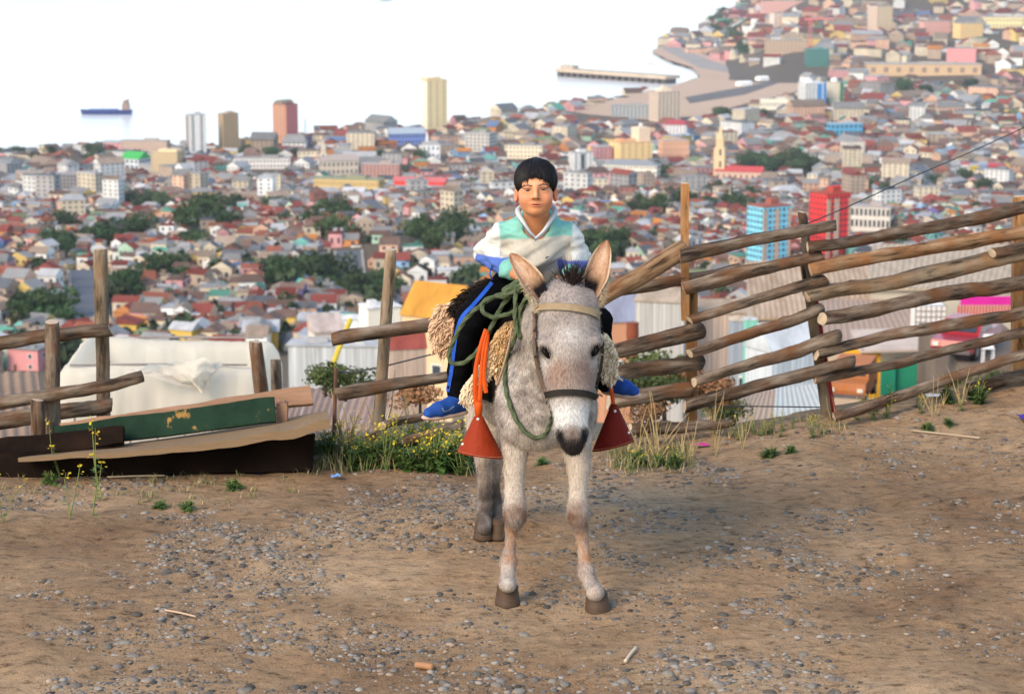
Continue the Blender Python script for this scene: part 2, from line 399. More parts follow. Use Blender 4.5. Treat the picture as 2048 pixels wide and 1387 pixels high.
for k, r in enumerate(ROADS):
    V = []; Fs = []; n = len(r); w = 5.2
    for i, p in enumerate(r):
        t = (r[min(i+1,n-1)]-r[max(i-1,0)]); t.z = 0; t.normalize(); s = Vector((t.y,-t.x,0))
        zt = max(tz(p.x+s.x*q, p.y+s.y*q) for q in (-w, 0, w))
        for off, dz in ((-w-1.2,-2.5),(-w-1.2,.75),(-w,.75),(-w,.6),(w,.6),(w,.75),(w+1.2,.75),(w+1.2,-2.5)):
            V.append((p.x+s.x*off, p.y+s.y*off, zt+dz))
    for i in range(n-1):
        for q in range(7): Fs.append((i*8+q, i*8+q+1, i*8+q+9, i*8+q+8))
    o = mk('street', V, Fs, [m_asph, m_kerb])
    for p in o.data.polygons: p.material_index = 0 if p.index % 7 == 3 else 1
    tag(o, kind='structure')
# tree clumps: px, base py, number, half spread px, crown radius m, phrase
CLUMPS = [(205,470,9,(75,28),8.5,'in the dark clump at the far left of the town'),(110,500,4,(30,12),8,'beside the leftmost dark clump'),
 (300,415,6,(55,14),9,'in the row of trees below the cream apartment block'),(430,440,8,(70,25),9,'on the olive green slope left of centre'),
 (370,500,4,(28,12),7,'on the bank above the tan long houses'),(600,560,9,(75,26),7,'on the wooded bank left of the winding street'),
 (690,590,3,(22,12),6.5,'in the round dark clump below the winding street'),(780,585,5,(40,20),5.5,'behind the tall post beside the rider'),
 (670,450,7,(60,22),8,'on the dark slope above the winding street'),(880,482,6,(45,18),8,'on the knoll left of the rider'),
 (1205,505,8,(45,28),7,'on the slope right of the rider'),(1450,415,11,(120,18),9,'in the tree row behind the blue tower block'),
 (1540,335,16,(105,18),11,'in the dark park behind the red church'),(1740,395,5,(60,16),8,'right of the red tower block'),
 (1930,375,7,(70,18),8,'below the row of coloured houses'),(1320,355,4,(35,14),9,'below the long white school block'),
 (760,320,5,(90,8),9,'in the square below the blue warehouse'),(555,425,3,(25,10),8,'beside the pink house left of centre'),
 (1700,440,4,(40,18),6.5,'under the red tower block'),(1600,520,3,(60,12),6,'behind the upper rails of the right fence'),
 (170,530,2,(15,10),6,'next to the left street'),(250,610,4,(40,30),6,'behind the left fence post'),(1480,235,6,(60,6),9,'along the rail yard'),(1640,215,5,(70,7),9,'beside the blue and white tower'),
 (1460,60,10,(40,40),17,'on the cliff above the shore'),(1520,100,5,(50,20),15,'on the slope below the hilltop towers'),(1870,180,4,(120,20),15,'among the far hill blocks'),
 (70,650,5,(60,22),7,'in the dark clump behind the left rails'),(330,560,5,(50,20),7,'below the tan long houses'),(1000,470,0,(10,10),6,'x'),(1830,520,7,(140,18),7,'behind the upper rails at the far right'),(1270,420,5,(70,15),7,'above the squared post'),(930,560,4,(30,14),6,'behind the black sheepskin'),(530,320,5,(90,12),9,'beside the waterfront towers'),(120,318,7,(140,10),9,'along the far left shore')]
TREES = []
for (cx, cy, n, (sx, sy), rad, ph) in CLUMPS:
    for k in range(n):
        a = RNG.uniform(0, 6.28); q = math.sqrt(RNG.uniform(0, 1))
        p = hit(cx+math.cos(a)*q*sx, cy+math.sin(a)*q*sy)
        TREES.append((p, rad*RNG.uniform(.7, 1.2), ph))
TP = np.array([(t[0].x, t[0].y, t[1]) for t in TREES])
TKD = kd_of(TP)
def tree_gap(x, y, dd):
    g = 99
    for k in (0, 8, 16):
        co, i, d_ = TKD.find((x*(1+k/dd), y*(1+k/dd), 0)); g = min(g, d_-TP[i,2]*.7)
    return g
RESERVED = []      # (x, y, r) kept free for the named buildings
def free_of(x, y, r, pad=0):
    for (a, b, c) in RESERVED:
        if (a-x)**2+(b-y)**2 < (c+r+pad)**2: return False
    return True

# ------------------------------------------------------------------ named buildings
CREAM=(.75,.6,.38); WHITE=(.8,.79,.77); GREY=(.4,.38,.36); TAN=(.5,.37,.22); YEL=(.8,.55,.16); PINK=(.7,.34,.3); BRICK=(.5,.14,.09)
def windows_on(mb, c, w, d, h, rot, floors, cols, z0=2.0, fill=.5, col=(.06,.07,.09), sides=(0,1,3), cols2=None, hf=.45, t=.25):
    """rows of window boxes set 3 cm into, and a hand proud of, each face"""
    ca, sa = math.cos(rot), math.sin(rot)
    fh = (h-z0)/floors
    for s in sides:
        L = w if s in (0, 2) else d; n = cols if s in (0, 2) else (cols2 or max(1, int(cols*d/w+.5)))
        for f in range(floors):
            for k in range(n):
                u = -L/2 + L*(k+.5)/n; ww = L/n*fill
                lx, ly = {0: (u, -d/2), 1: (w/2, u), 2: (u, d/2), 3: (-w/2, u)}[s]
                sz = (ww, t*2, fh*hf) if s in (0, 2) else (t*2, ww, fh*hf)
                mb.box((c[0]+lx*ca-ly*sa, c[1]+lx*sa+ly*ca, c[2]+z0+f*fh+fh*.28), sz, rot, col)
m_stuffcol = mat('painted_walls', attr=True, rough=.9, var=.12, scale=.05, coords='Object')
def building(name, label, cat, x0, x1, ytop, ybase, wall, roofc=None, rot=0.0, ratio=.7, floors=8, cols=6, fill=.5, extra=None, rooft='flat', hf=.45, group=None, dp=None, cols2=None, wcol=(.08,.085,.1), base=None, sidecol=None):
    p = hit((x0+x1)/2, ybase) if base is None else Vector(base)
    k = ppm(p); Wd = (x1-x0)/k; h = (ybase-ytop)/k/CP
    ca, sa = abs(math.cos(rot)), abs(math.sin(rot))
    w = Wd/(ca+ratio*sa); d = w*ratio if dp is None else dp
    RESERVED.append((p.x, p.y+d*.4, max(w, d)*.55))
    t = thing(name, p + Vector((0, d*.5, 0)), label, cat, group)
    c = Vector((p.x, p.y+d*.5, p.z-3)); h += 3
    b = MB(); b.box(c, (w, d, h), rot, wall); wo = b.build('wall', colmat(wall), t)
    if sidecol is not None:  # second side tone; on the waterfront towers it paints lit and shaded faces
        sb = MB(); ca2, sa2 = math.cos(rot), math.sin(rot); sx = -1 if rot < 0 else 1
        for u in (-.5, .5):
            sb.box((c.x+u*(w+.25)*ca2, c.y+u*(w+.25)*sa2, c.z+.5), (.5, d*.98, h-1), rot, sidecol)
        sb.build('side_tone', colmat(sidecol), t)
    wb = MB(); windows_on(wb, c, w, d, h, rot, floors, cols, z0=3+h*.04, fill=fill, hf=hf, cols2=cols2, col=wcol)
    wo = wb.build('window_rows', m_glass if wcol[0] < .15 else colmat(wcol), t); wo['kind'] = 'stuff'
    rb = MB(); rc = roofc or (.4,.38,.36); top = c + Vector((0,0,h))
    if rooft == 'flat':
        rb.box(top, (w*1.02, d*1.02, max(.6, h*.02)), rot, rc); rb.box(top+Vector((w*.12*math.cos(rot), w*.12*math.sin(rot), .4)), (w*.3, d*.35, max(2.5, h*.06)), rot, rc)
    elif rooft == 'gable': rb.gable(top, (w*1.06, d*1.08, min(w, d)*.32), rot, rc)
    elif rooft == 'hip': rb.gable(top, (w*1.06, d*1.08, min(w, d)*.3), rot, rc, hip=.4)
    rb.build('roof', colmat(rc, 'roof'), t)
    if extra: extra(t, c, w, d, h, rot)
    return t, c, w, d, h
def ex_boxes(lst):
    def f(t, c, w, d, h, rot):
        ca, sa = math.cos(rot), math.sin(rot)
        for (nm, ux, uy, z0, sw, sdp, sh, col) in lst:
            b = MB(); lx, ly = ux*w, uy*d
            b.box((c.x+lx*ca-ly*sa, c.y+lx*sa+ly*ca, c.z+z0*h), (sw*w, sdp*d, sh*h), rot, col); b.build(nm, colmat(col), t)
    return f
B = building
B('tower_block','white waterfront tower with a grey-brown left side toned as shade','tower',371,412,232,306,WHITE,roofc=(.5,.5,.52),rot=.35,floors=17,cols=2,fill=.35,sidecol=(.3,.24,.22))
B('tower_block','tan waterfront tower right of the white one','tower',436,477,230,301,(.52,.36,.2),roofc=(.45,.36,.26),rot=.6,floors=16,cols=5,fill=.4,extra=ex_boxes([('roof_room',.1,0,1,.55,.6,.05,(.5,.36,.22))]))
def dome(t, c, w, d, h, rot):
    b = MB(); n = 9; ca, sa = math.cos(rot), math.sin(rot); P = []
    for k in range(n+1):
        a = math.pi*k/n
        for s in (-.48, .48):
            lx = -math.cos(a)*w*.36-.1*w; ly = s*d; P.append((c.x+lx*ca-ly*sa, c.y+lx*sa+ly*ca, c.z+h+math.sin(a)*h*.12))
    b.add(P, [(2*k,2*k+1,2*k+3,2*k+2) for k in range(n)]+[tuple(range(0,2*n+2,2))[::-1], tuple(range(1,2*n+2,2))]); b.build('curved_crown', colmat((.3,.26,.2),'roof'), t)
B('tower_block','red and orange waterfront tower with a curved crown','tower',545,595,212,286,(.62,.32,.2),roofc=(.4,.14,.12),rot=-.7,ratio=.9,floors=17,cols=4,fill=.55,extra=dome,sidecol=(.5,.16,.15),hf=.35)
def curved(t, c, w, d, h, rot):
    b = MB(); n = 10; P = []; ca, sa = math.cos(rot), math.sin(rot)
    for k in range(n+1):
        u = k/n; lx = (-.5+u)*w; z = h*(1+.06*math.sqrt(max(0, 1-u**2.2)))
        for ly in (-.5*d-.2, .5*d): P.append((c.x+lx*ca-ly*sa, c.y+lx*sa+ly*ca, c.z+z)); P.append((c.x+lx*ca-ly*sa, c.y+lx*sa+ly*ca, c.z+h*.99))
    fs = []
    for k in range(n):
        a = k*4; q = a+4; fs += [(a+1,q+1,q,a),(a,q,q+2,a+2),(a+2,q+2,q+3,a+3)]
    fs += [(1,0,2,3)]; b.add(P, fs); b.build('curved_top', colmat((.8,.62,.34)), t)
B('tower_block','tall yellow waterfront tower with a rounded top','tower',842,894,164,258,(.8,.64,.36),roofc=(.7,.52,.3),rot=.5,ratio=.6,floors=22,cols=3,fill=.3,extra=curved,sidecol=(.85,.76,.58),wcol=(.4,.34,.28))
B('tower_block','beige tower with stepped top in front of the rail yard','tower',1299,1361,186,243,(.72,.57,.44),roofc=(.6,.45,.35),rot=.45,floors=16,cols=6,fill=.4,extra=ex_boxes([('roof_room',-.05,0,1,.5,.6,.1,(.74,.6,.45)),('roof_room',-.05,0,1.1,.2,.3,.08,(.74,.6,.45))]))
B('apartment_block','yellow and orange stepped apartment block below the beige tower','building',1219,1305,286,331,(.85,.6,.28),roofc=(.7,.45,.25),rot=.4,floors=8,cols=5,fill=.3,extra=ex_boxes([('wing',.28,-.1,1,.35,.7,.55,(.78,.58,.42)),('wing',-.3,0,1,.2,.5,.12,(.8,.4,.2))]),wcol=(.45,.3,.2))
B('apartment_block','peach block right of the yellow stepped apartments','building',1318,1378,283,318,(.75,.42,.27),roofc=(.65,.5,.42),rot=.2,floors=3,cols=8,fill=.2,wcol=(.5,.28,.2))
B('office_building','white block with one dark vertical window strip','building',1137,1186,306,343,WHITE,rot=.35,floors=7,cols=4,fill=.3,extra=ex_boxes([('window_strip',-.02,-.5,.25,.14,.04,.7,(.05,.06,.08)),('roof_room',0,0,1,.4,.6,.12,WHITE)]))
B('school_block','long white block with rows of small windows','building',1206,1322,331,358,(.82,.76,.64),roofc=(.33,.35,.38),rot=-.32,ratio=.3,floors=3,cols=16,fill=.4,rooft='hip')
B('apartment_block','long pale pink block below the white school block','building',1160,1260,344,368,(.72,.6,.55),roofc=(.5,.5,.5),rot=-.1,ratio=.25,floors=3,cols=18,fill=.4)
B('hall','hall with a bright green roof near the left shore','building',240,298,318,340,(.62,.66,.7),roofc=(.08,.5,.12),rot=-.5,ratio=.9,floors=2,cols=4,fill=.5,rooft='gable')
B('apartment_block','cream apartment block right of the green-roofed hall','building',302,366,306,354,(.75,.57,.34),roofc=(.6,.47,.32),rot=-.25,floors=9,cols=9,fill=.45,extra=ex_boxes([('roof_room',.1,0,1,.7,.8,.1,(.75,.57,.34))]))
B('apartment_block','long beige block on the left waterfront','building',243,338,283,306,(.62,.45,.36),roofc=(.5,.44,.4),rot=-.12,ratio=.3,floors=6,cols=16,fill=.4)
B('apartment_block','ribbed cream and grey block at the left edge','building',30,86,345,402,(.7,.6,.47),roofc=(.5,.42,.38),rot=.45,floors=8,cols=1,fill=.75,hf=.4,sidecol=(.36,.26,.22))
B('apartment_block','long dull grey block at the left','building',90,180,350,394,(.3,.28,.28),roofc=(.36,.34,.35),rot=-.08,ratio=.4,floors=6,cols=12,fill=.5)
def spire(hs, ws, col, tx=-.42):
    def f(t, c, w, d, h, rot):
        ca, sa = math.cos(rot), math.sin(rot); q = (c.x+tx*w*ca, c.y+tx*w*sa, c.z)
        b = MB(); b.box(q, (ws*w, ws*w, h*hs*.62), rot, col); b.build('bell_tower', colmat(col), t)
        b = MB(); b.box((q[0],q[1],c.z+h*hs*.62), (ws*w*.7, ws*w*.7, h*hs*.16), rot, col)
        r = ws*w*.42; zz = c.z+h*hs*.78; P = [(q[0]+r*math.cos(a+rot+.78), q[1]+r*math.sin(a+rot+.78), zz) for a in (0,1.571,3.142,4.712)]+[(q[0],q[1],c.z+h*hs)]
        b.add(P, [(0,1,4),(1,2,4),(2,3,4),(3,0,4)]); b.build('spire', colmat(tuple(v*.92 for v in col)), t)
        for z in (.3, .5):
            b = MB(); b.box((q[0], q[1]-ws*w*.5*1.02, c.z+h*hs*z), (ws*w*.25, .6, h*hs*.1), 0); b.build('window', m_glass, t)
    return f
B('church','cream church with a pointed spire left of the pink block','church',636,716,322,352,(.68,.58,.46),roofc=(.45,.38,.34),rot=.28,ratio=.5,floors=2,cols=8,fill=.35,rooft='gable',extra=spire(2.2,.16,(.7,.62,.5)))
B('apartment_block','dusty pink apartment block right of the cream church','building',723,802,330,366,(.6,.33,.28),roofc=(.5,.4,.36),rot=-.12,ratio=.4,floors=6,cols=10,fill=.5)
def stripes(t, c, w, d, h, rot):
    ca, sa = math.cos(rot), math.sin(rot)
    for k in range(8):
        u = -.5+(k+.5)/8; b = MB(); lx, ly = u*w, -d*.5
        b.box((c.x+lx*ca-ly*sa, c.y+lx*sa+ly*ca, c.z+3), (w/8*.45, 1.0, (h-3)*.6), rot); b.build('wall_panel', colmat((.85,.7,.08)), t)
B('long_building','long red building with yellow panels left of the rider','building',787,894,364,388,(.78,.06,.05),roofc=(.75,.2,.2),rot=-.22,ratio=.25,floors=1,cols=1,fill=.01,rooft='gable',extra=stripes)
B('market_hall','long ochre market hall with a greenish flat roof','building',626,768,360,392,(.62,.45,.2),roofc=(.38,.38,.24),rot=-.25,ratio=.3,floors=2,cols=20,fill=.3,wcol=(.3,.2,.1))
B('church','sandstone church with tall spire and red roof on the right','church',1432,1530,344,366,(.62,.42,.32),roofc=(.55,.09,.09),rot=-.3,ratio=.35,floors=1,cols=8,fill=.25,rooft='gable',extra=spire(4.2,.24,(.72,.54,.32),tx=-.44))
B('tower_block','white and blue striped tower left of the rail sidings','tower',1598,1652,168,218,WHITE,roofc=(.75,.75,.78),rot=.35,floors=14,cols=6,fill=.45,extra=ex_boxes([('blue_stripe',.2,-.5,.08,.2,.06,.9,(.05,.25,.6)),('blue_stripe',.45,-.5,.08,.12,.06,.94,(.05,.25,.6)),('roof_room',-.2,0,1,.25,.5,.16,WHITE)]))
B('tower_block','cream tower behind the blue striped tower with green side','tower',1650,1688,166,214,(.72,.66,.52),rot=-.5,floors=14,cols=5,fill=.45,extra=ex_boxes([('green_panel',.5,0,.08,.03,.8,.88,(.12,.4,.15)),('roof_room',0,0,1,.35,.5,.16,WHITE)]))
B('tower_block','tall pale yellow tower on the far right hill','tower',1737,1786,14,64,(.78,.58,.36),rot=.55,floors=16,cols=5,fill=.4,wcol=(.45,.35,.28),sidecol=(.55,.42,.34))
B('tower_block','white twin tower on the far hill near the shore','tower',1540,1572,28,54,(.82,.7,.6),rot=.4,floors=10,cols=3,fill=.4,wcol=(.5,.3,.25))
B('apartment_block','long pink apartment row at the top edge','building',1522,1612,3,24,(.75,.42,.36),rot=.1,ratio=.2,floors=5,cols=14,fill=.4,wcol=(.5,.3,.27))
B('apartment_block','salmon block group on the far right hill','building',1840,1902,44,70,(.78,.42,.34),rot=.3,ratio=.4,floors=6,cols=8,fill=.4,wcol=(.5,.28,.25))
B('apartment_block','rose pink slab above the shopping hall','building',1894,1955,98,124,(.78,.33,.33),rot=-.2,ratio=.4,floors=5,cols=9,fill=.4,wcol=(.5,.22,.22))
B('apartment_block','yellow apartment group near the top right','building',1908,1968,48,76,(.8,.55,.25),rot=.4,ratio=.5,floors=6,cols=7,fill=.4,wcol=(.5,.35,.2))
B('school_block','long pale yellow school near the top right corner','building',1908,2046,36,58,(.8,.68,.36),rot=-.05,ratio=.15,floors=2,cols=20,fill=.5,wcol=(.4,.36,.22))
B('shopping_hall','long beige shopping hall under the right hill','building',1735,1965,130,152,(.68,.47,.28),roofc=(.6,.52,.45),rot=-.06,ratio=.3,floors=1,cols=9,fill=.35,wcol=(.3,.22,.17))
B('glass_building','dark green glass building beside a crane','building',1612,1658,100,134,(.08,.26,.22),roofc=(.12,.3,.25),rot=.1,floors=8,cols=8,fill=.6,wcol=(.05,.13,.12))
B('apartment_block','tan terrace block on the cliff left of the crane','building',1530,1618,82,106,(.5,.37,.27),rot=-.1,ratio=.3,floors=4,cols=12,fill=.5,wcol=(.22,.17,.13))
B('tower_block','sky blue and tan tower block behind the fence','tower',1495,1581,416,560,(.25,.66,.86),roofc=(.45,.16,.12),rot=.55,ratio=.75,floors=12,cols=6,fill=.4,extra=ex_boxes([('tan_panel',-.43,-.5,.02,.14,.05,.95,(.5,.36,.28)),('tan_panel',.0,-.5,.02,.16,.05,.95,(.5,.36,.28)),('tan_panel',.45,-.5,.02,.1,.05,.95,(.5,.36,.28)),('roof_room',.2,.1,1,.3,.35,.07,(.3,.68,.88))]),cols2=5)
B('tower_block','bright red and tan tower block behind the fence','tower',1620,1702,392,520,(.78,.05,.05),roofc=(.55,.1,.07),rot=.6,ratio=.8,floors=11,cols=6,fill=.4,extra=ex_boxes([('tan_panel',-.43,-.5,.02,.14,.05,.93,(.55,.38,.29)),('tan_panel',-.1,-.5,.02,.2,.05,.93,(.55,.38,.29)),('tan_panel',.45,-.5,.02,.1,.05,.93,(.55,.38,.29)),('roof_room',.2,.0,1,.28,.3,.1,(.8,.04,.05))]),cols2=5)
B('office_building','long white and navy building with arched bays','building',1702,1792,416,462,(.75,.68,.6),roofc=(.55,.48,.45),rot=-.35,ratio=.55,floors=2,cols=9,fill=.55,hf=.6,wcol=(.04,.05,.12))
ROWC = [('grey',(.4,.42,.45)),('white',(.8,.78,.76)),('bright yellow',(.85,.62,.03)),('lavender blue',(.35,.42,.65)),('scarlet',(.72,.06,.06)),('dark grey',(.3,.3,.32))]
for k, (nm, c) in enumerate(ROWC):
    x0 = 1903+k*18; B('row_house', f'{nm} house in the row of coloured houses on the right', 'house', x0, x0+18, 328+(k%3)*2, 350, c, roofc=(.5,.12,.14) if k in (1,4,5) else (.4,.4,.42), rot=.08, ratio=.9, floors=2, cols=3, fill=.4, rooft='gable')
B('warehouse','long bright blue warehouse right of the park','building',1655,1726,248,271,(.12,.42,.68),roofc=(.5,.55,.6),rot=.18,ratio=.4,floors=2,cols=7,fill=.5,wcol=(.1,.2,.3))
B('warehouse','blue warehouse in front of the yellow waterfront tower','building',775,850,268,290,(.18,.26,.6),roofc=(.45,.52,.6),rot=.2,ratio=.5,floors=2,cols=10,fill=.4,rooft='gable')
B('church','white church with twin steps left of the pale market','church',842,880,290,320,(.82,.82,.84),rot=.1,floors=2,cols=4,fill=.3,rooft='hip',extra=spire(1.8,.22,(.82,.84,.86),tx=-.2))
B('office_building','grey and white gridded office block left of the rider','building',930,992,268,304,(.6,.56,.52),rot=-.4,floors=5,cols=6,fill=.55)
B('office_building','long white colonnaded building on the left','building',470,580,318,338,(.75,.7,.66),rot=.05,ratio=.3,floors=2,cols=16,fill=.4)
B('warehouse','long cream warehouse right of the rider','building',1010,1090,292,318,(.8,.68,.5),rot=-.2,ratio=.4,floors=3,cols=10,fill=.4)
B('apartment_block','red-roofed white residence below the beige tower','building',1330,1378,250,272,(.75,.72,.72),roofc=(.5,.09,.11),rot=-.2,floors=4,cols=6,fill=.4,rooft='hip')
B('apartment_block','long beige terrace with dark window rows on the right','building',1650,1748,310,326,(.6,.47,.38),rot=-.1,ratio=.25,floors=3,cols=18,fill=.5)
B('apartment_block','pair of white towers above the beige terrace','building',1684,1730,284,310,(.82,.74,.64),rot=.2,floors=6,cols=6,fill=.35)
B('warehouse','long pale rail shed above the park','building',1520,1590,200,220,(.82,.76,.62),roofc=(.75,.7,.6),rot=-.15,ratio=.3,floors=1,cols=12,fill=.3)
B('office_building','grey waterfront office block left of the beige tower','building',1222,1300,212,238,(.42,.44,.45),rot=-.1,ratio=.35,floors=5,cols=10,fill=.5)
# ------------------------------------------------------------------ shore: rail yard ground, pier, ships, mast
def flat_patch(name, pts_px, m, dz, kind='structure'):
    P = [hit(*p) for p in pts_px]; P = [(p.x, p.y, SEA+3.2+dz) for p in P]
    tag(mk(name, P, [tuple(range(len(P)))], m), kind=kind)
m_yard = mat('rail_yard_earth', (.62,.42,.29), var=.25, scale=.02, col2=(.42,.3,.22), spec=.05); m_yard2 = mat('rail_yard_gravel', (.15,.135,.13), var=.2, scale=.03, spec=.05); m_rd = mat('coast_road', (.34,.3,.27), var=.1, scale=.02, spec=.05)
flat_patch('rail_yard', [(1130,222),(1250,196),(1330,180),(1400,158),(1500,146),(1612,140),(1612,180),(1500,206),(1400,234),(1290,240),(1180,230)], m_yard, .6)
flat_patch('rail_sidings', [(1370,196),(1480,176),(1545,160),(1560,166),(1490,190),(1380,208)], m_yard2, 1.0)
flat_patch('coast_road', [(1322,100),(1345,92),(1420,122),(1490,138),(1600,146),(1600,153),(1480,146),(1400,140)], m_rd, 1.0)
flat_patch('coast_strip', [(1302,106),(1322,96),(1350,92),(1480,126),(1600,138),(1590,150),(1400,158),(1395,150),(1385,140),(1335,124)], m_yard, .8)
for (x, y, w) in ((1488,172,20),(1524,162,16)):
    p = hit(x, y); b = MB(); b.box((p.x, p.y, p.z+.5), (w*3.4/3, 14, 5), .5); b.gable((p.x,p.y,p.z+5.5), (w*3.5/3, 15, 2.5), .5)
    t = thing('rail_shed', p, 'white rail shed roof ' + ('in the middle of the sidings' if x < 1500 else 'at the far end of the sidings'), 'shed', 'rail sheds'); b.build('wall', colmat((.85,.83,.8)), t)
pa, pb = sea_hit(1124, 152), sea_hit(1345, 168)
pier = thing('pier', (pa[0], pa[1], SEA), 'long concrete pier on dark piles reaching into the bay', 'pier')
A = Vector((*pa, SEA)); Bv = Vector((*pb, SEA)); L = (Bv-A).length; ang = math.atan2(Bv.y-A.y, Bv.x-A.x); mid = (A+Bv)/2
m_pier = mat('pier_concrete', (.5,.4,.3), var=.15, scale=.05); m_pile = mat('pier_pile', (.1,.085,.08), var=.2)
b = MB(); b.box(mid+Vector((0,0,8)), (L, 34, 5), ang, bottom=True); b.build('deck', m_pier, pier)
b = MB(); b.box(A+(Bv-A)*.07+Vector((0,0,13)), (L*.12, 14, 6), ang); b.build('shed', colmat((.5,.42,.34)), pier)
for k in range(17):
    q = A+(Bv-A)*((k+.4)/17); b = MB(); b.box((q.x, q.y, SEA-2), (9, 26, 10.5), ang); b.build('pile', m_pile, pier)
def ship(px, py, Lpx, hull, top, label):
    x, y = sea_hit(px, py); p = Vector((x, y, SEA)); k = ppm(p); L = Lpx/k; Bm = L*.15; H = L*.085
    t = thing('cargo_ship', p, label, 'ship')
    V = []; sec = 9
    for i in range(sec):
        u = i/(sec-1)-.5; wtop = Bm/2*min(1, (1-max(0, -u-.25)/.26)**.6 if u < -.25 else 1); wbot = wtop*.8*(1 if u > -.45 else .2)
        sh = H*(1+.35*max(0, -u*2-.5)+.15*max(0, u*2-.5)); V += [(x+u*L, y-wtop, SEA+sh), (x+u*L*.95, y-wbot, SEA-1), (x+u*L*.95, y+wbot, SEA-1), (x+u*L, y+wtop, SEA+sh)]
    Fs = []
    for i in range(sec-1):
        for q in range(4): Fs.append((i*4+q, i*4+(q+1)%4, i*4+4+(q+1)%4, i*4+4+q))
    Fs += [(0,1,2,3), (sec*4-1,sec*4-2,sec*4-3,sec*4-4)]
    mk('hull', V, Fs, mat('hull_'+label[:5], hull, var=.15, scale=.05, rough=.5), t)
    b = MB(); b.box((x+L*.38, y, SEA+H), (L*.13, Bm*.8, H*1.5)); b.box((x+L*.37, y, SEA+H*2.5), (L*.07, Bm*.6, H*.7)); b.build('deck_house', colmat(top), t)
    b = MB(); b.box((x+L*.42, y, SEA+H*2.4), (L*.03, Bm*.2, H*1.1)); b.build('funnel', colmat((.25,.12,.08)), t)
    for u in (-.05, .12):
        b = MB(); b.box((x+u*L, y, SEA+H*.9), (L*.012, L*.012, H*1.6)); b.tube([(x+u*L, y, SEA+H*2.3),(x+(u+.12)*L, y, SEA+H*2.0)], L*.005, 4); b.build('deck_crane', colmat((.6,.35,.2)), t)
    b = MB(); b.box((x-L*.05, y, SEA+H*.95), (L*.55, Bm*.7, H*.3)); b.build('hatch', colmat((.1,.16,.4)), t)
ship(213, 229, 104, (.02,.035,.15), (.3,.22,.18), 'blue cargo ship anchored in the bay at the left')
ship(771, 1.5, 24, (.2,.2,.22), (.5,.4,.35), 'tiny far ship at the top edge')
ship(1298, 129, 17, (.6,.4,.2), (.7,.55,.3), 'small tan boat beyond the pier')
def lattice_mast(px, yt, yb, col, label, nm, arm=None):
    p = hit(px, yb); k = ppm(p); h = (yb-yt)/k; w = h*.05; t = thing(nm, p, label, 'mast' if arm is None else 'crane'); b = MB()
    for sx in (-1, 1):
        for sy in (-1, 1): b.tube([p+Vector((sx*w,sy*w,-1)), p+Vector((sx*w*.5,sy*w*.5,h))], w*.16, 4)
    for q in range(12):
        z = h*q/12; s = 1 if q % 2 else -1; b.tube([p+Vector((-s*w,-w,z)), p+Vector((s*w,-w,z+h/12))], w*.13, 4)
    b.build('lattice', colmat(col), t)
    if arm:
        b = MB(); b.tube([p+Vector((-arm*.25,0,h)), p+Vector((arm,0,h+1))], w*.5, 4); b.tube([p+Vector((0,0,h)), p+Vector((0,0,h*1.12)), p+Vector((arm*.7,0,h))], w*.2, 4); b.build('jib', colmat(col), t)
lattice_mast(611, 238, 284, (.3,.32,.36), 'thin grey lattice mast right of the red waterfront tower', 'radio_mast')
lattice_mast(1619, 40, 118, (.65,.22,.2), 'tall red crane beside the green glass building', 'tower_crane', arm=40)
# ------------------------------------------------------------------ houses of the town
MARKS = [('the tall left fence post',200,560),('the white plastic tarpaulin',300,690),('the winding grey street',735,560),('the post left of the rider',772,520),('the rider',1075,450),('the blue tower block',1535,470),('the red tower block',1660,430),('the squared pine post',1370,420),('the navy arched building',1745,440),('the left edge',0,560),('the right edge',2040,430),('the olive wooded slope',430,440),('the pink church block',760,350),('the red church',1480,350)]
ORD = ['nearest','second nearest','third nearest','fourth nearest','fifth nearest','sixth nearest','seventh nearest','eighth nearest','ninth nearest','tenth nearest']
cand = []
d = 545.0
while d < 2150:
    step = np.interp(d, [540, 700, 1100, 1600, 2150], [8.8, 9.0, 9.2, 10.5, 14])
    az0 = R(-19); n = int(d*R(38)/step)
    for k in range(n):
        a = az0+R(38)*(k+RNG.uniform(.15,.85))/n; dd = d+RNG.uniform(-.35,.35)*step
        x, y = dd*math.sin(a), dd*math.cos(a); cand.append((x, y, dd, step))
    d += step*1.02
# the far plain and hill
for d in np.geomspace(2170, 7500, 92):
    step = np.interp(d, [2150, 3300, 7500], [19, 27, 55])
    n = int(d*R(36)/step*.9)
    for k in range(n):
        a = R(-18)+R(36)*(k+RNG.uniform(.1,.9))/n; dd = d*(1+RNG.uniform(-.008,.008)); cand.append((dd*math.sin(a), dd*math.cos(a), dd, step))
CXY = np.array([(c[0], c[1]) for c in cand]); ins, cdist = inland(CXY[:,0], CXY[:,1]); CZt = TZ(CXY[:,0], CXY[:,1])
yardP = [hit(*p) for p in [(1150,205),(1330,183),(1400,150),(1500,140),(1600,140),(1610,178),(1520,200),(1400,226),(1290,236),(1180,226)]]
YPX = [Vector((a, b_, 0)) for a, b_ in [(1120,222),(1330,172),(1392,148),(1320,96),(1350,90),(1480,125),(1610,135),(1615,182),(1500,208),(1400,236),(1290,242),(1180,232)]]
def in_poly(x, y, P):
    r = False; n = len(P)
    for i in range(n):
        a, b_ = P[i], P[(i+1) % n]
        if (a.y > y) != (b_.y > y) and x < (b_.x-a.x)*(y-a.y)/(b_.y-a.y)+a.x: r = not r
    return r
town = MB(); town_near = 0; indiv = []
fieldang = lambda x, y: .55*math.sin(x*.006+1)+.5*math.cos(y*.0047)+.2*math.sin((x+y)*.013)
m_town = mat('town_paint', attr=True, rough=.95, var=.2, scale=.12, spec=.05)
RPX = [topx(p) for p in ROADS[1]]
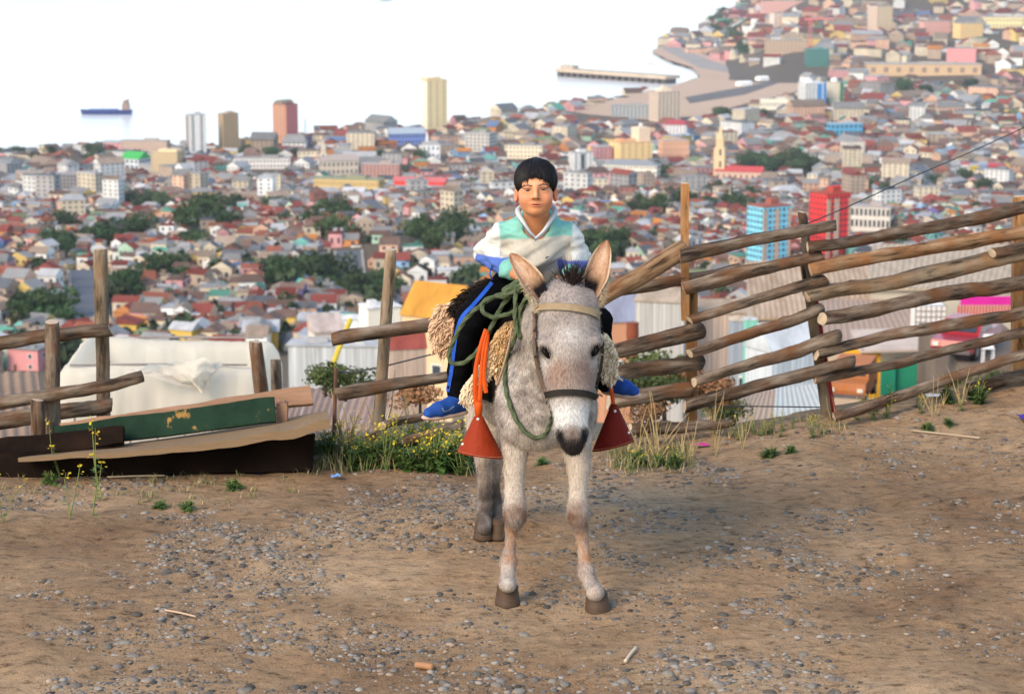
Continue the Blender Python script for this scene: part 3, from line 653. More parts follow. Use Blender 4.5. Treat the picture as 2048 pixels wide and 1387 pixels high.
for i, (x, y, dd, step) in enumerate(cand):
    if not ins[i] or cdist[i] < 22: continue
    z = CZt[i]; px, py = topx((x, y, z+5))
    if px < -480 or px > 2530 or py < -40: continue
    if dd < 4000 and tree_gap(x, y, dd) < 1.5: continue
    if dd < 2600 and road_dist(x, y) < 7.5+step*.45: continue
    if not all(free_of(x*(1+k/dd), y*(1+k/dd), step*.3) for k in ((0, 12, 25) if dd < 2600 else (0, 30))): continue
    if dd < 1000 and any(abs(px-rx) < 26 and -6 < py+28-ry < 52 for rx, ry in RPX): continue
    if dd > 2300 and px > 1120 and in_poly(px, py, YPX): continue
    if dd > 3450 and RNG.uniform() < .25: continue
    big = dd > 1100 and RNG.uniform() < np.interp(dd, [1100, 1500, 1900], [.008, .025, .13])
    rot = fieldang(x, y)+RNG.normal(0, .12)+(0 if RNG.uniform() < .6 else math.pi/2)
    w = step*RNG.uniform(.55, 1.05); dp = step*RNG.uniform(.5, .9); h = RNG.uniform(2.2, 6.8)
    ri = RNG.choice(len(ROOFC), p=ROOFW); wi = RNG.choice(len(WALLC), p=WALLW)
    if dd < 330 and ri == 8: ri = 0
    kind = RNG.choice(['gable','hip','shed','flat'], p=[.36,.14,.28,.22])
    if big:
        w = step*RNG.uniform(.9, 1.9); dp = step*RNG.uniform(.7, 1.1); h = RNG.uniform(5, 10) if RNG.uniform() < .85 else RNG.uniform(12, 24); kind = RNG.choice(['flat','gable','hip'], p=[.6,.25,.15]); ri = RNG.choice([1,3,4,6,0,2], p=[.32,.2,.25,.08,.08,.07]); wi = RNG.choice([0,1,2,7,8,3,4,11], p=[.3,.2,.12,.14,.12,.05,.04,.03])
    if dd > 3450: h = RNG.uniform(5, 16); wi = RNG.choice([0,1,2,3,8,4], p=[.3,.2,.18,.1,.14,.08])
    if dd < 900 and not big and -30 < px < 2080 and len(indiv) < 300:
        yc = np.interp(px, [c[0] for c in CREST], [c[1] for c in CREST])
        if py < yc-30: indiv.append((x, y, z, w, dp, h, rot, ri, wi, kind, px, py)); continue
    wc = np.array(WALLC[wi][1])*RNG.uniform(.7, 1.08); rc = np.array(ROOFC[ri][1])*RNG.uniform(.5, .95); wc = wc*.82+.18*wc.mean()
    z0 = z-5; H = h+5
    town.box((x, y, z0), (w, dp, H), rot, tuple(wc))
    if kind == 'flat': town.box((x, y, z0+H), (w*1.03, dp*1.03, .5), rot, tuple(rc)); town.box((x+w*.2, y, z0+H+.5), (w*.2, dp*.25, 1.6), rot, tuple(rc*.8))
    else: town.gable((x, y, z0+H), (w*1.08, dp*1.12, dp*(.22 if kind == 'shed' else .34)), rot, tuple(rc), hip=.35 if kind == 'hip' else 0, wall=tuple(wc))
    fl = max(1, int(h/3.0)); nc = max(2, int(w/(3.2 if dd < 1500 else 4.5)))
    if -60 < px < 2110 and (big or dd < 1250 or (dd < 2600 and RNG.uniform() < .45)):
        dk = (.07,.075,.09)
        sides = [s for s, a in ((0, rot-math.pi/2), (1, rot), (2, rot+math.pi/2), (3, rot+math.pi)) if math.cos(a)*x+math.sin(a)*y < -.25*dd]
        windows_on(town, (x, y, z0), w, dp, H, rot, fl, nc, z0=5.2, fill=.34, hf=.42, sides=sides, col=dk, t=.12)
    # lean-to, water tank or second roof to break the outline
    if RNG.uniform() < .5 and not big and dd < 2300:
        q = RNG.uniform(-.5, .5); rc2 = ROOFC[RNG.choice(len(ROOFC), p=ROOFW)][1]; wc2 = WALLC[RNG.choice(len(WALLC), p=WALLW)][1]
        xx, yy = x+math.cos(rot)*q*w-math.sin(rot)*-.6*dp, y+math.sin(rot)*q*w+math.cos(rot)*-.6*dp
        town.box((xx, yy, z0), (w*.5, dp*.5, H*.72), rot, wc2); town.box((xx, yy, z0+H*.72), (w*.55, dp*.55, .3), rot, rc2)
tag(town.build('hillside_town', m_town, cols=True), 'dense mass of small colourful houses down to the bay', 'town', kind='stuff')
# the nearest houses, each a thing with parts
def where(px, py):
    best = min(MARKS, key=lambda q: (q[1]-px)**2+((q[2]-py)*1.6)**2); dx, dy = px-best[1], (py-best[2])*1.3
    if best[0] == 'the left edge' or best[0] == 'the right edge': rel = 'above' if dy < -25 else ('below' if dy > 25 else 'inward of')
    elif abs(dx) > abs(dy): rel = 'left of' if dx < 0 else 'right of'
    else: rel = 'above' if dy < 0 else 'below'
    return rel+' '+best[0], math.hypot(px-best[1], py-best[2])
info = []
for h in indiv:
    ph, ds_ = where(h[10], h[11]); info.append(((ROOFC[h[7]][0], WALLC[h[8]][0], h[9], ph), ds_))
cnt = {}
for k in sorted(range(len(info)), key=lambda k: info[k][1]):
    key = info[k][0]; cnt[key] = cnt.get(key, 0)+1
    indiv[k] = indiv[k] + (cnt[key]-1,)
KN = {'gable':'gabled','hip':'hipped','shed':'lean-to','flat':'flat'}
def house(x, y, z, w, dp, h, rot, ri, wi, kind, label, group='houses on the slope below the fence', nwin=None, name='house'):
    t = thing(name, (x, y, z), label, 'house', group, rot)
    wm, rm = colmat(WALLC[wi][1]), colmat(ROOFC[ri][1], 'roof')
    inst('wall', me_box, t, TRS((0,0,-6), 0, (w, dp, h+6)), [wm])
    rh = {'gable': dp*.32, 'hip': dp*.32, 'shed': dp*.3, 'flat': 1.6}[kind]
    inst('roof', ROOFM[kind], t, TRS((0,0,h), 0, (w*1.09, dp*1.13, rh)), [rm])
    rr = random.Random(int(x*13+y*7))
    # walls that look towards the camera
    for s, a in ((0, rot-math.pi/2), (1, rot), (2, rot+math.pi/2), (3, rot+math.pi)):
        if math.cos(a)*x+math.sin(a)*y > -.3*math.hypot(x, y): continue
        Lw = w if s in (0, 2) else dp; n = max(1, int(Lw/3.2)); off = dp/2 if s in (0, 2) else w/2; ra = {0: 0, 1: math.pi/2, 2: math.pi, 3: -math.pi/2}[s]
        dk = rr.randrange(n) if rr.random() < .7 else -1
        for f in range(max(1, int(h/2.7))):
            for k in range(n):
                u = -Lw/2+Lw*(k+.5)/n; lx, ly = u, -off; X_, Y_ = lx*math.cos(ra)-ly*math.sin(ra), lx*math.sin(ra)+ly*math.cos(ra)
                if f == 0 and k == dk: inst('door', me_win, t, TRS((X_, Y_, 1.05), ra, (1.0, .08, 2.1)), [wm, m_door])
                elif rr.random() < .85: inst('window', me_win, t, TRS((X_, Y_, 1.6+2.6*f), ra, (rr.uniform(1.1,1.6), .1, rr.uniform(1.0,1.35))), [m_wframe, m_glass])
    return t
for h in indiv:
    key = (ROOFC[h[7]][0], WALLC[h[8]][0], h[9], where(h[10], h[11])[0])
    o = ORD[min(h[12], 9)]; lab = f'{WALLC[h[8]][0]} house, {ROOFC[h[7]][0]} {KN[h[9]]} roof, {o} such {key[3]}'
    house(*h[:10], lab)
# ------------------------------------------------------------------ trees of the town
m_leafA = mat('foliage_dark', (.042,.078,.026), rough=.8, var=.4, scale=.4, rnd=.35, hue=.02)
m_trunk = mat('bark', (.12,.085,.06), var=.25, scale=6)
def crown_mesh(seed, n=900, leaf=.1, flat=.8):
    r = np.random.default_rng(seed); V = []; Fs = []
    lobes = [(r.normal(0,.38,3)*np.array([1,1,.7]), r.uniform(.4,.62)) for _ in range(9)]+[(np.zeros(3), .7)]
    for k in range(n):
        c, rad = lobes[r.integers(len(lobes))]; dvec = r.normal(0,1,3); dvec /= np.linalg.norm(dvec)
        p = c+dvec*rad*r.uniform(.72,1.06); p[2] *= flat
        if p[2] < -.55: continue
        nrm = dvec+r.normal(0,.55,3); nrm /= np.linalg.norm(nrm); a = np.cross(nrm, r.normal(0,1,3)); a /= np.linalg.norm(a); b_ = np.cross(nrm, a); s = leaf*r.uniform(.6,1.35)
        i0 = len(V); V += [tuple(p-a*s), tuple(p-b_*s*.7+nrm*s*.2), tuple(p+a*s), tuple(p+b_*s*.7+nrm*s*.2)]; Fs += [(i0,i0+1,i0+2,i0+3)]
    me = mesh_of('crown', V, Fs); me.materials.append(m_leafA); return me
CROWNS = [crown_mesh(100+k) for k in range(6)]
tk = MB(); tk.tube([(0,0,-.9),(.02,0,-.2),(0,.05,.35)], [.1,.075,.03], 6); tk.tube([(.02,0,-.3),(.25,.1,.2)], [.05,.02], 5); tk.tube([(.02,0,-.25),(-.25,-.08,.25)], [.05,.02], 5)
me_tk = mesh_of('trunk', tk.v, tk.f, True); me_tk.materials.append(m_trunk)
byph = {}
for p, r, ph in TREES: byph.setdefault(ph, []).append(topx(p)[0])
for k, (p, r, ph) in enumerate(TREES):
    t = thing('tree', p, f'dark tree, {NTH[sorted(byph[ph]).index(topx(p)[0])]} from left {ph}', 'tree', 'trees '+ph)
    hh = r*RNG.uniform(.75, 1.1)
    inst('crown', CROWNS[k % 6], t, TRS((0,0,hh*.72), k*1.7, (r, r, hh)))
    inst('trunk', me_tk, t, TRS((0,0,hh*.72), k*1.7, (r, r, hh)))
# utility poles
m_pole = mat('pole_wood', (.16,.12,.09), var=.2)
for (x_, y_, lab) in ((505,640,'grey utility pole below the red-roofed houses at the left'),(826,560,'utility pole beside the winding street'),(612,655,'utility pole above the low white shed'),(345,600,'utility pole right of the left fence post'),(140,600,'utility pole left of the left fence post'),(1265,470,'utility pole right of the rider'),(1420,470,'utility pole right of the squared post'),(940,520,'utility pole beside the rider elbow')):
    p = hit(x_, y_); t = thing('utility_pole', p, lab, 'pole'); b = MB(); b.tube([p+Vector((0,0,-2)), p+Vector((0,0,9.5))], [.22,.16], 6); b.build('shaft', m_pole, t)
    b = MB(); b.box(p+Vector((0,0,8.6)), (2.2,.16,.16), .3, bottom=True); b.build('crossarm', m_pole, t)
# small trees and bushes scattered between the houses: uncountable
gr = MB()
sc = crown_mesh(50, n=90, leaf=.3); sv = np.array([v.co[:] for v in sc.vertices]); sf = [tuple(p.vertices) for p in sc.polygons]
for k in range(1900):
    dd = RNG.uniform(545**.7, 2300**.7)**(1/.7); a = R(RNG.uniform(-18.5,18.5)); x, y = dd*math.sin(a), dd*math.cos(a)
    i_, q = inland(np.array([x]), np.array([y]))
    if not i_[0] or road_dist(x, y) < 9 or not free_of(x, y, 3): continue
    r = RNG.uniform(1.8, 5.4); z = tz(x, y)+r*.75; c = RNG.uniform(.7,1.3); ca, sa = math.cos(k), math.sin(k)
    vv = np.stack([(sv[:,0]*ca-sv[:,1]*sa)*r+x, (sv[:,0]*sa+sv[:,1]*ca)*r+y, sv[:,2]*r*1.2+z], -1)
    gr.add(vv, sf, (.04*c, .062*c, .028*c))
tag(gr.build('garden_greenery', mat('greenery', attr=True, var=.35, scale=.6), cols=True), 'small garden trees and bushes scattered between the houses', 'bushes', kind='stuff')
# ------------------------------------------------------------------ near slope: sheds, yards, vehicles
def corr_mat(name, c, c2=None, rust=.0):
    return mat(name, c, rough=.6, var=.2, scale=1.2, col2=c2, rnd=.05)
def cottage(label, cat, x0, x1, yeave, Y, wallc, roofc, rot=0.0, ratio=.8, kind='gable', rh=None, wins=((.3,.5),), name='house', side_wins=(), minh=2.2, door=None):
    a, b_ = at(x0, yeave, Y), at(x1, yeave, Y); Wd = (b_.x-a.x)
    ca, sa = abs(math.cos(rot)), abs(math.sin(rot)); w = Wd/(ca+ratio*sa); d = w*ratio
    c = Vector(((a.x+b_.x)/2, Y+(d*ca+w*sa)/2, a.z)); g = min(tz(c.x, c.y), c.z-minh)
    t = thing(name, (c.x, c.y, g), label, cat, None, rot); h = c.z-g
    wmt = colmat(wallc) if name != 'shed' else mat('sheet_wall_%02x%02x%02x' % tuple(int(v*255) for v in wallc), tuple(v*.85 for v in wallc), rough=.85, var=.4, scale=2.2, stretch=(14,14,.6), spec=.08)
    inst('wall', me_box, t, TRS((0,0,-.8), 0, (w, d, h+.8)), [wmt])
    rr = rh if rh is not None else d*.3
    inst('roof', ROOFM[kind], t, TRS((0,0,h), 0, (w*1.06, d*1.08, rr)), [colmat(roofc, 'roof')])
    for (u, v) in wins: inst('window', me_win, t, TRS(((u-.5)*w, -d/2, h*v), 0, (min(1.1, w*.22), .06, min(1.0, h*.35))), [m_wframe, m_glass])
    for (u, v) in side_wins: inst('window', me_win, t, TRS((-w/2, (u-.5)*d, h*v), -math.pi/2, (min(1.0, d*.2), .06, min(1.0, h*.35))), [m_wframe, m_glass])
    if door: inst('door', me_win, t, TRS(((door-.5)*w, -d/2, h*.36), 0, (min(.95, w*.25), .06, h*.72)), [colmat(wallc), m_door])
    return t, c, w, d, h
cottage('cream house with a big orange roof left of the saddle','house',800,960,640,150,(.7,.5,.3),(.62,.3,.06),rot=-.55,ratio=.9,kind='gable',rh=2.2,wins=((.3,.6),(.7,.6)),side_wins=((.4,.6),))
cottage('white flat-roofed house with yellow trim beside the fence post','house',714,800,618,160,(.82,.78,.68),(.8,.78,.75),rot=.4,ratio=.8,kind='flat',rh=.5,wins=((.3,.62),(.65,.62)),side_wins=((.5,.6),))
cottage('low white building left of the flat-roofed house','house',640,716,640,165,(.78,.8,.82),(.75,.74,.72),rot=.1,ratio=.7,kind='flat',rh=.4,wins=((.2,.6),(.5,.6),(.8,.6)))
cottage('pale house with white sloping roof behind the rail end','house',612,690,668,120,(.72,.6,.52),(.55,.45,.4),rot=.35,ratio=.8,kind='shed',rh=.9)
cottage('long white shed below the rail end','shed',575,765,694,95,(.55,.57,.58),(.5,.5,.5),rot=-.08,ratio=.35,kind='flat',rh=.25,wins=(),name='shed')
cottage('low shed with rust-red roof behind the middle fence','shed',768,852,700,110,(.6,.45,.35),(.38,.1,.08),rot=.25,ratio=.6,kind='gable',rh=.9,name='shed')
cottage('peach house with slate-blue roof behind the donkey','house',1196,1300,645,120,(.68,.34,.2),(.3,.32,.42),rot=.2,ratio=.8,kind='gable',rh=1.7,wins=((.3,.6),(.7,.6)))
cottage('white corrugated shed with beige roof behind the squared post','shed',1272,1388,606,84,(.5,.48,.46),(.46,.36,.27),rot=-.25,ratio=.8,kind='shed',rh=.35,wins=((.85,.5),),name='shed')
cottage('long tan shed right of the squared post','shed',1385,1492,628,86,(.62,.46,.36),(.46,.36,.27),rot=.05,ratio=.6,kind='shed',rh=.4,wins=((.3,.4),(.62,.4)),name='shed')
cottage('grey-blue corrugated shed with mint green corner','shed',1462,1506,642,78,(.36,.4,.46),(.7,.58,.45),rot=.0,ratio=.9,kind='flat',rh=.15,wins=((.5,.5),),name='shed')
cottage('pale grey corrugated hut with bright white roof','shed',1500,1655,706,60,(.62,.66,.7),(.6,.63,.66),rot=.5,ratio=.75,kind='gable',rh=.75,wins=((.3,.45),(.75,.5)),name='shed',minh=1.4)
cottage('small mint green lean-to beside the grey hut','shed',1490,1516,640,76,(.25,.6,.48),(.7,.72,.7),rot=0,ratio=1,kind='flat',rh=.1,wins=(),name='shed')
def big_roof(label, px, z, Y0, Y1, wallc, roofm, drop=2.2):
    V = []; c0 = None
    P = [Vector(((x-1024)/F*(zc_of((0,Y,z))), Y, z)) for x, Y in px]
    g = min(tz(p.x, p.y) for p in P); cx = sum((p.x for p in P))/4; cy = sum((p.y for p in P))/4
    t = thing('warehouse', (cx, cy, g), label, 'warehouse')
    b = MB(); n = len(P); up = [p+Vector((0,0,.12)) for p in P]; b.add(P+up, [(i, (i+1) % n, n+(i+1) % n, n+i) for i in range(n)]); b.build('fascia', roofm, t); ribs = int((P[1]-P[0]).length/.3); N_ = ribs*4; V_ = []
    for i in range(N_+1):
        for a_, b2 in ((P[0], P[1]), (P[3], P[2])): q_ = a_.lerp(b2, i/N_); V_.append((q_.x, q_.y, q_.z+.12+.045*math.sin(i/4*2*math.pi)))
    mk('roof', V_, [(2*i, 2*i+2, 2*i+3, 2*i+1) for i in range(N_)], roofm, t, smooth=True)
    b = MB(); I = [Vector((cx+(p.x-cx)*.97, cy+(p.y-cy)*.97, p.z)) for p in P]; D = [Vector((p.x, p.y, g-1)) for p in I]; b.add(D+I, [(i, (i+1) % n, n+(i+1) % n, n+i) for i in range(n)]); b.build('wall', colmat(wallc), t)
    return t
m_bigroof = mat('beige_sheet_roof', (.40,.275,.18), rough=.9, var=.28, scale=.5, col2=(.45,.34,.245), spec=.05, stretch=(3,.25,1))
m_paleroof = mat('pale_sheet_roof', (.45,.36,.27), rough=.9, var=.25, scale=.5, spec=.05, stretch=(5,.5,1))
big_roof('long beige warehouse roof behind the right fence', [(1505,120),(1835,120),(1800,141),(1490,141)], -19.2, 120, 141, (.45,.38,.32), m_bigroof)
big_roof('tan shed roof sloping beside the water tank', [(1640,100.5),(1885,100.5),(1830,112),(1640,112)], -16.8, 100, 112, (.66,.52,.4), mat('tan_sheet_roof', (.36,.25,.185), rough=.75, var=.12, scale=.5))
big_roof('cream warehouse at the right behind the upper rails', [(1735,112),(2060,112),(2090,128),(1745,128)], -16.2, 112, 128, (.5,.44,.35), m_paleroof)
# yellow and green shack
p = at(1795, 712, 96); g = -18.4; t = thing('shack', (p.x, p.y, g), 'yellow and green shack with flat tan roof', 'shack')
def wallq(name, x0, x1, yt, yb, Y, c, dz=.12, Y2=None):
    a = at(x0, yt, Y); b_ = at(x1, yt, Y2 or Y); zb = at((x0+x1)/2, yb, Y).z; n = Vector((b_.y-a.y, -(b_.x-a.x), 0)).normalized()*dz
    b = MB(); b.add([a, b_, (b_.x, b_.y, zb), (a.x, a.y, zb), a-n, b_-n, (b_.x-n.x, b_.y-n.y, zb), (a.x-n.x, a.y-n.y, zb)], [(3,2,1,0),(4,5,6,7),(0,1,5,4),(1,2,6,5),(3,0,4,7),(2,3,7,6)]); return b.build(name, c if isinstance(c, bpy.types.Material) else colmat(c), t)
wallq('yellow_panel', 1690, 1726, 700, 792, 96, (.85,.42,.03)); wallq('yellow_panel', 1727, 1762, 703, 796, 96, (.85,.42,.03)); wallq('green_panel', 1763, 1792, 722, 792, 95.75, (.03,.28,.17)); wallq('green_panel', 1793, 1848, 716, 792, 96, (.03,.26,.16)); wallq('green_panel', 1849, 1878, 712, 790, 96, (.03,.26,.16)); wallq('green_panel', 1879, 1902, 704, 770, 96, (.03,.25,.15))
wallq('post', 1724, 1728, 698, 794, 95.75, (.2,.14,.1)); wallq('post', 1845, 1849, 712, 790, 95.75, (.35,.45,.3)); wallq('door_frame', 1876, 1880, 706, 786, 95.75, (.2,.35,.5))
b = MB(); A0, A1 = at(1720, 706, 95.6), at(1905, 700, 95.6); B0, B1 = at(1700, 680, 100.0), at(1895, 668, 100.0); B0.z = A0.z+.16; B1.z = A1.z+.18
b.add([A0,A1,B1,B0]+[q+Vector((0,0,.1)) for q in (A0,A1,B1,B0)], [(4,5,6,7),(0,1,5,4),(1,2,6,5),(2,3,7,6),(3,0,4,7)]); b.build('roof', mat('tan_flat_roof', (.5,.4,.33), var=.2, scale=.8), t)
# corrugated near roofs
def corr(name, NL, NR, FR, FL, ribs, m, amp=.02, parent=None):
    NL, NR, FR, FL = [at(*q) for q in (NL, NR, FR, FL)]; n = ribs*6; V = []; Fs = []
    for i in range(n+1):
        u = i/n; dz = amp*math.sin(u*ribs*2*math.pi)
        for a, b_ in ((NL, NR), (FL, FR)): q = a.lerp(b_, u); V.append((q.x, q.y, q.z+dz))
    for i in range(n): Fs.append((2*i, 2*i+2, 2*i+3, 2*i+1))
    return mk(name, V, Fs, m, parent, smooth=True)
q = at(1540, 820, 38); t = thing('corrugated_shed', (q.x, q.y, q.z-2.6), 'low shed with tan and pale corrugated roof under the fence', 'shed')
corr('tan_sheet', (1375,868,34), (1545,868,34), (1552,776,40), (1462,790,40), 12, mat('corrugated_tan', (.42,.28,.19), rough=.6, var=.1, scale=1), .022, t)
corr('pale_sheet', (1545,868,34), (1700,858,34.3), (1642,766,40), (1552,776,40), 11, mat('corrugated_pale', (.47,.47,.44), rough=.55, var=.1, scale=1), .022, t)
b = MB(); a0, a1 = at(1385,862,34.3), at(1690,855,34.6); b.add([a0-Vector((0,0,.1)), a1-Vector((0,0,.1)), a1-Vector((0,0,2.6)), a0-Vector((0,0,2.6))], [(3,2,1,0)]); b.build('wall', colmat((.45,.35,.28)), t)
q = at(640, 800, 30); t = thing('sheet_roof_shed', (q.x, q.y, q.z-2.8), 'low shed with faded pinkish sheet roof behind the boards', 'shed')
for k, (xa, xb) in enumerate(((540,610),(611,690),(691,780))):
    corr('roof_sheet', (xa-20,862,27), (xb-20,862,27), (xb+10,772,33), (xa+10,776,33), 6, mat('faded_roof_sheet', (.31,.19,.14), rough=.8, var=.2, scale=1.5, rnd=.12), .012, t)
b = MB(); a0, a1 = at(525,860,27.2), at(755,860,27.2); b.add([a0-Vector((0,0,.1)), a1-Vector((0,0,.1)), a1-Vector((0,0,2.6)), a0-Vector((0,0,2.6))], [(3,2,1,0)]); b.build('wall', colmat((.4,.3,.24)), t)
q = at(20, 780, 19); t = thing('sheet_roof_shed', (q.x, q.y, q.z-1.4), 'flat brown sheet roof at the left edge behind the rails', 'shed')
corr('roof_sheet', (-120,900,17.5), (95,900,17.5), (75,742,21), (-120,748,21), 9, mat('brown_roof_sheet', (.25,.165,.11), rough=.85, var=.2, scale=1.5), .012, t)
b = MB(); a0, a1 = at(-110,899,17.7), at(85,899,17.7); b.add([a0-Vector((0,0,.08)), a1-Vector((0,0,.08)), a1-Vector((0,0,1.3)), a0-Vector((0,0,1.3))], [(3,2,1,0)]); b.build('wall', colmat((.3,.2,.14)), t)
# caged water tank
q = at(1855, 700, 102); t = thing('caged_water_tank', (q.x, q.y, -16.7), 'white plastic water tank in a wire cage on the roof', 'tank'); z0 = -16.52
b = MB(); b.box((q.x, 102.2, z0), (1.42, 1.3, 1.3)); o = b.build('tank_body', mat('tank_plastic', (.8,.74,.7), rough=.5, var=.06), t)
b = MB(); b.box((q.x, 102.2, z0-.14), (1.5, 1.4, .12), bottom=True); b.build('pallet', colmat((.3,.26,.24)), t)
for k in range(7):
    x = q.x-.73+1.46*k/6; b = MB(); b.tube([(x, 101.5, z0), (x, 101.5, z0+1.36)], .02, 4); b.build('cage_bar', mat('cage_steel', (.25,.22,.2), rough=.5), t)
for k in range(6):
    z = z0+.02+1.34*k/5; b = MB(); b.tube([(q.x-.74, 101.5, z), (q.x+.74, 101.5, z), (q.x+.74, 102.9, z)], .02, 4); b.build('cage_bar', MATS['cage_steel'], t)
# magenta wall and red pickets
p = at(1975, 625, 92); t = thing('magenta_fence', (p.x, p.y, p.z), 'magenta sheet fence with red pickets at the right edge', 'fence')
wallq('magenta_sheet', 1922, 2030, 593, 610, 92, (.6,.03,.3))
for k in range(19): wallq('picket', 1916+k*6.2, 1919.5+k*6.2, 611, 642, 91.8, (.5,.06,.06), .05)
# yellow handrail prop left of the post
t = thing('prop_pole', at(652, 745, 28), 'slanted yellow pole left of the middle fence post', 'pole'); b = MB(); b.tube([at(655,757,26), at(700,640,29)], .035, 6); b.build('pole', mat('yellow_paint', (.75,.5,.03), var=.1), t)
# vehicles ------------------------------------------------------------
m_tyre = mat('tyre_rubber', (.02,.02,.02), rough=.8); m_rim = mat('wheel_rim', (.3,.3,.3), rough=.4, metal=.6); m_lamp = mat('lamp_glass', (.7,.65,.55), rough=.2); m_wind = mat('car_glass', (.03,.035,.04), rough=.1, spec=.6)
def loft(secs):
    """closed side outline pieces: each section is (y, [(x,z)...]) -> mesh"""
    V = []; Fs = []; n = len(secs[0][1])
    for y, pr in secs:
        for x, z in pr: V.append((x, y, z))
    for i in range(len(secs)-1):
        for k in range(n): Fs.append((i*n+k, i*n+(k+1) % n, (i+1)*n+(k+1) % n, (i+1)*n+k))
    Fs.append(tuple(range(n))[::-1]); Fs.append(tuple((len(secs)-1)*n+k for k in range(n)))
    return V, Fs
def car(label, loc, rotz, paint, kind='pickup', name='parked_car'):
    t = thing(name, loc, label, 'car' if kind != 'jeep' else 'jeep', None, rotz); hw = .82
    low = [(-2.1,.35),(-2.15,.62),(-2.05,.86),(-.95,.95),(1.9,.95),(2.1,.9),(2.15,.4)] if kind == 'pickup' else [(-1.75,.4),(-1.78,.7),(-1.7,1.0),(-.75,1.06),(1.6,1.06),(1.7,1.0),(1.7,.4)]
    V, Fs = loft([(-hw, [(x, z*.98+.02) for x, z in low]), (-hw*.96, low), (hw*.96, low), (hw, low)]); o = mk('body', V, Fs, paint, t, loc=(0,0,0))
    cab = [(-.95,.95),(-.45,1.45),(.75,1.48),(.95,.95)] if kind == 'pickup' else [(-.75,1.06),(-.6,1.62),(1.55,1.66),(1.62,1.06)]
    V, Fs = loft([(-hw*.95, cab), (-hw*.86, [(x*.97, z) for x, z in cab]), (hw*.86, [(x*.97, z) for x, z in cab]), (hw*.95, cab)]); mk('cabin', V, Fs, paint, t, loc=(0,0,0))
    a, b_ = cab[0], cab[1]
    f = lambda u, w_: (a[0]+(b_[0]-a[0])*u-.012, w_, a[1]+(b_[1]-a[1])*u+.01)
    mk('windscreen', [f(.15,-.66), f(.15,.66), f(.9,.6), f(.9,-.6)], [(0,1,2,3)], m_wind, t, loc=(0,0,0))
    for s in (-1, 1):
        spans = ((-.6,.1),(.18,.75)) if kind == 'pickup' else ((-.5,.1),(.2,.75),(.85,1.4))
        zb, zt = (1.02,1.38) if kind == 'pickup' else (1.14,1.55)
        for x0, x1 in spans: mk('side_window', [(x0, s*hw*.962, zb), (x1, s*hw*.962, zb), (x1, s*hw*.93, zt), (x0+.1, s*hw*.93, zt)], [(0,1,2,3)], m_wind, t, loc=(0,0,0))
        xl = low[1][0]
        b = MB(); b.box((xl-.01, s*.6, .64), (.08, .24, .16)); b.build('headlight', m_lamp, t, loc=(0,0,0))
        for xw in (-1.3, 1.3 if kind == 'pickup' else 1.1):
            b = MB(); b.tube([(xw, s*(hw-.2), .33), (xw, s*(hw+.02), .33)], .33, 14); w = b.build('wheel', m_tyre, t, loc=(0,0,0)); b = MB(); b.tube([(xw, s*(hw+.02), .33), (xw, s*(hw+.035), .33)], .18, 12); r = b.build('rim', m_rim, w, loc=(0,0,0))
    b = MB(); b.box((low[0][0]-.06, 0, .38), (.14, 1.6, .16), bottom=True); b.build('bumper', mat('bumper_steel', (.12,.1,.1), rough=.5), t, loc=(0,0,0))
    return t
p = at(1948, 722, 84); b = MB(); b.box((p.x+1.15, p.y+3.8, p.z-7), (3.6, 9, 7.0), .0); tag(b.build('yard_terrace', mat('yard_earth', (.17,.13,.1), var=.3, scale=.5)), kind='structure')
car('red pickup parked behind the lower rails at the right', (p.x, p.y+1.6, p.z+.003), R(62), mat('red_car_paint', (.32,.016,.02), rough=.35, var=.12, scale=2, coat=.3))
p = at(1716, 812, 90); car('battered orange jeep below the yellow shack', (p.x, p.y+1.6, p.z), R(72), mat('orange_rusty_paint', (.55,.17,.03), rough=.7, var=.35, scale=2.5, col2=(.3,.12,.06)), 'jeep', 'parked_jeep')
p = at(1975, 722, 83.2); p.z = at(1948, 722, 84).z+.3; t = thing('garden_chair', (p.x, p.y, p.z-.3), 'white plastic chair beside the red pickup', 'chair'); wm = mat('white_plastic', (.8,.78,.8), rough=.5)
b = MB(); b.box((p.x, p.y, p.z+.38), (.44,.42,.04), bottom=True); b.build('seat', wm, t)
b = MB(); b.box((p.x+.05, p.y+.22, p.z+.42), (.42,.04,.48), bottom=True); b.build('backrest', wm, t)
for sx in (-1, 1):
    for sy in (-1, 1): b = MB(); b.box((p.x+sx*.19, p.y+sy*.18, p.z-.3), (.04,.04,.68)); b.build('leg', wm, t)
p = at(1265, 672, 60); t = thing('rusty_drum', (p.x, p.y, p.z), 'rusty brown drum behind the donkey on the right', 'drum'); b = MB(); b.tube([p+Vector((0,0,-.6)), p+Vector((0,0,.0)), p+Vector((0,0,.02)), p+Vector((0,0,.36))], [.17,.17,.18,.17], 14); b.build('drum_body', mat('rusty_steel', (.3,.07,.03), var=.3, scale=4, col2=(.14,.05,.03)), t)
b = MB(); b.tube([p+Vector((0,0,.36)), p+Vector((0,0,.39))], .18, 14); b.build('rim', MATS['rusty_steel'], t)
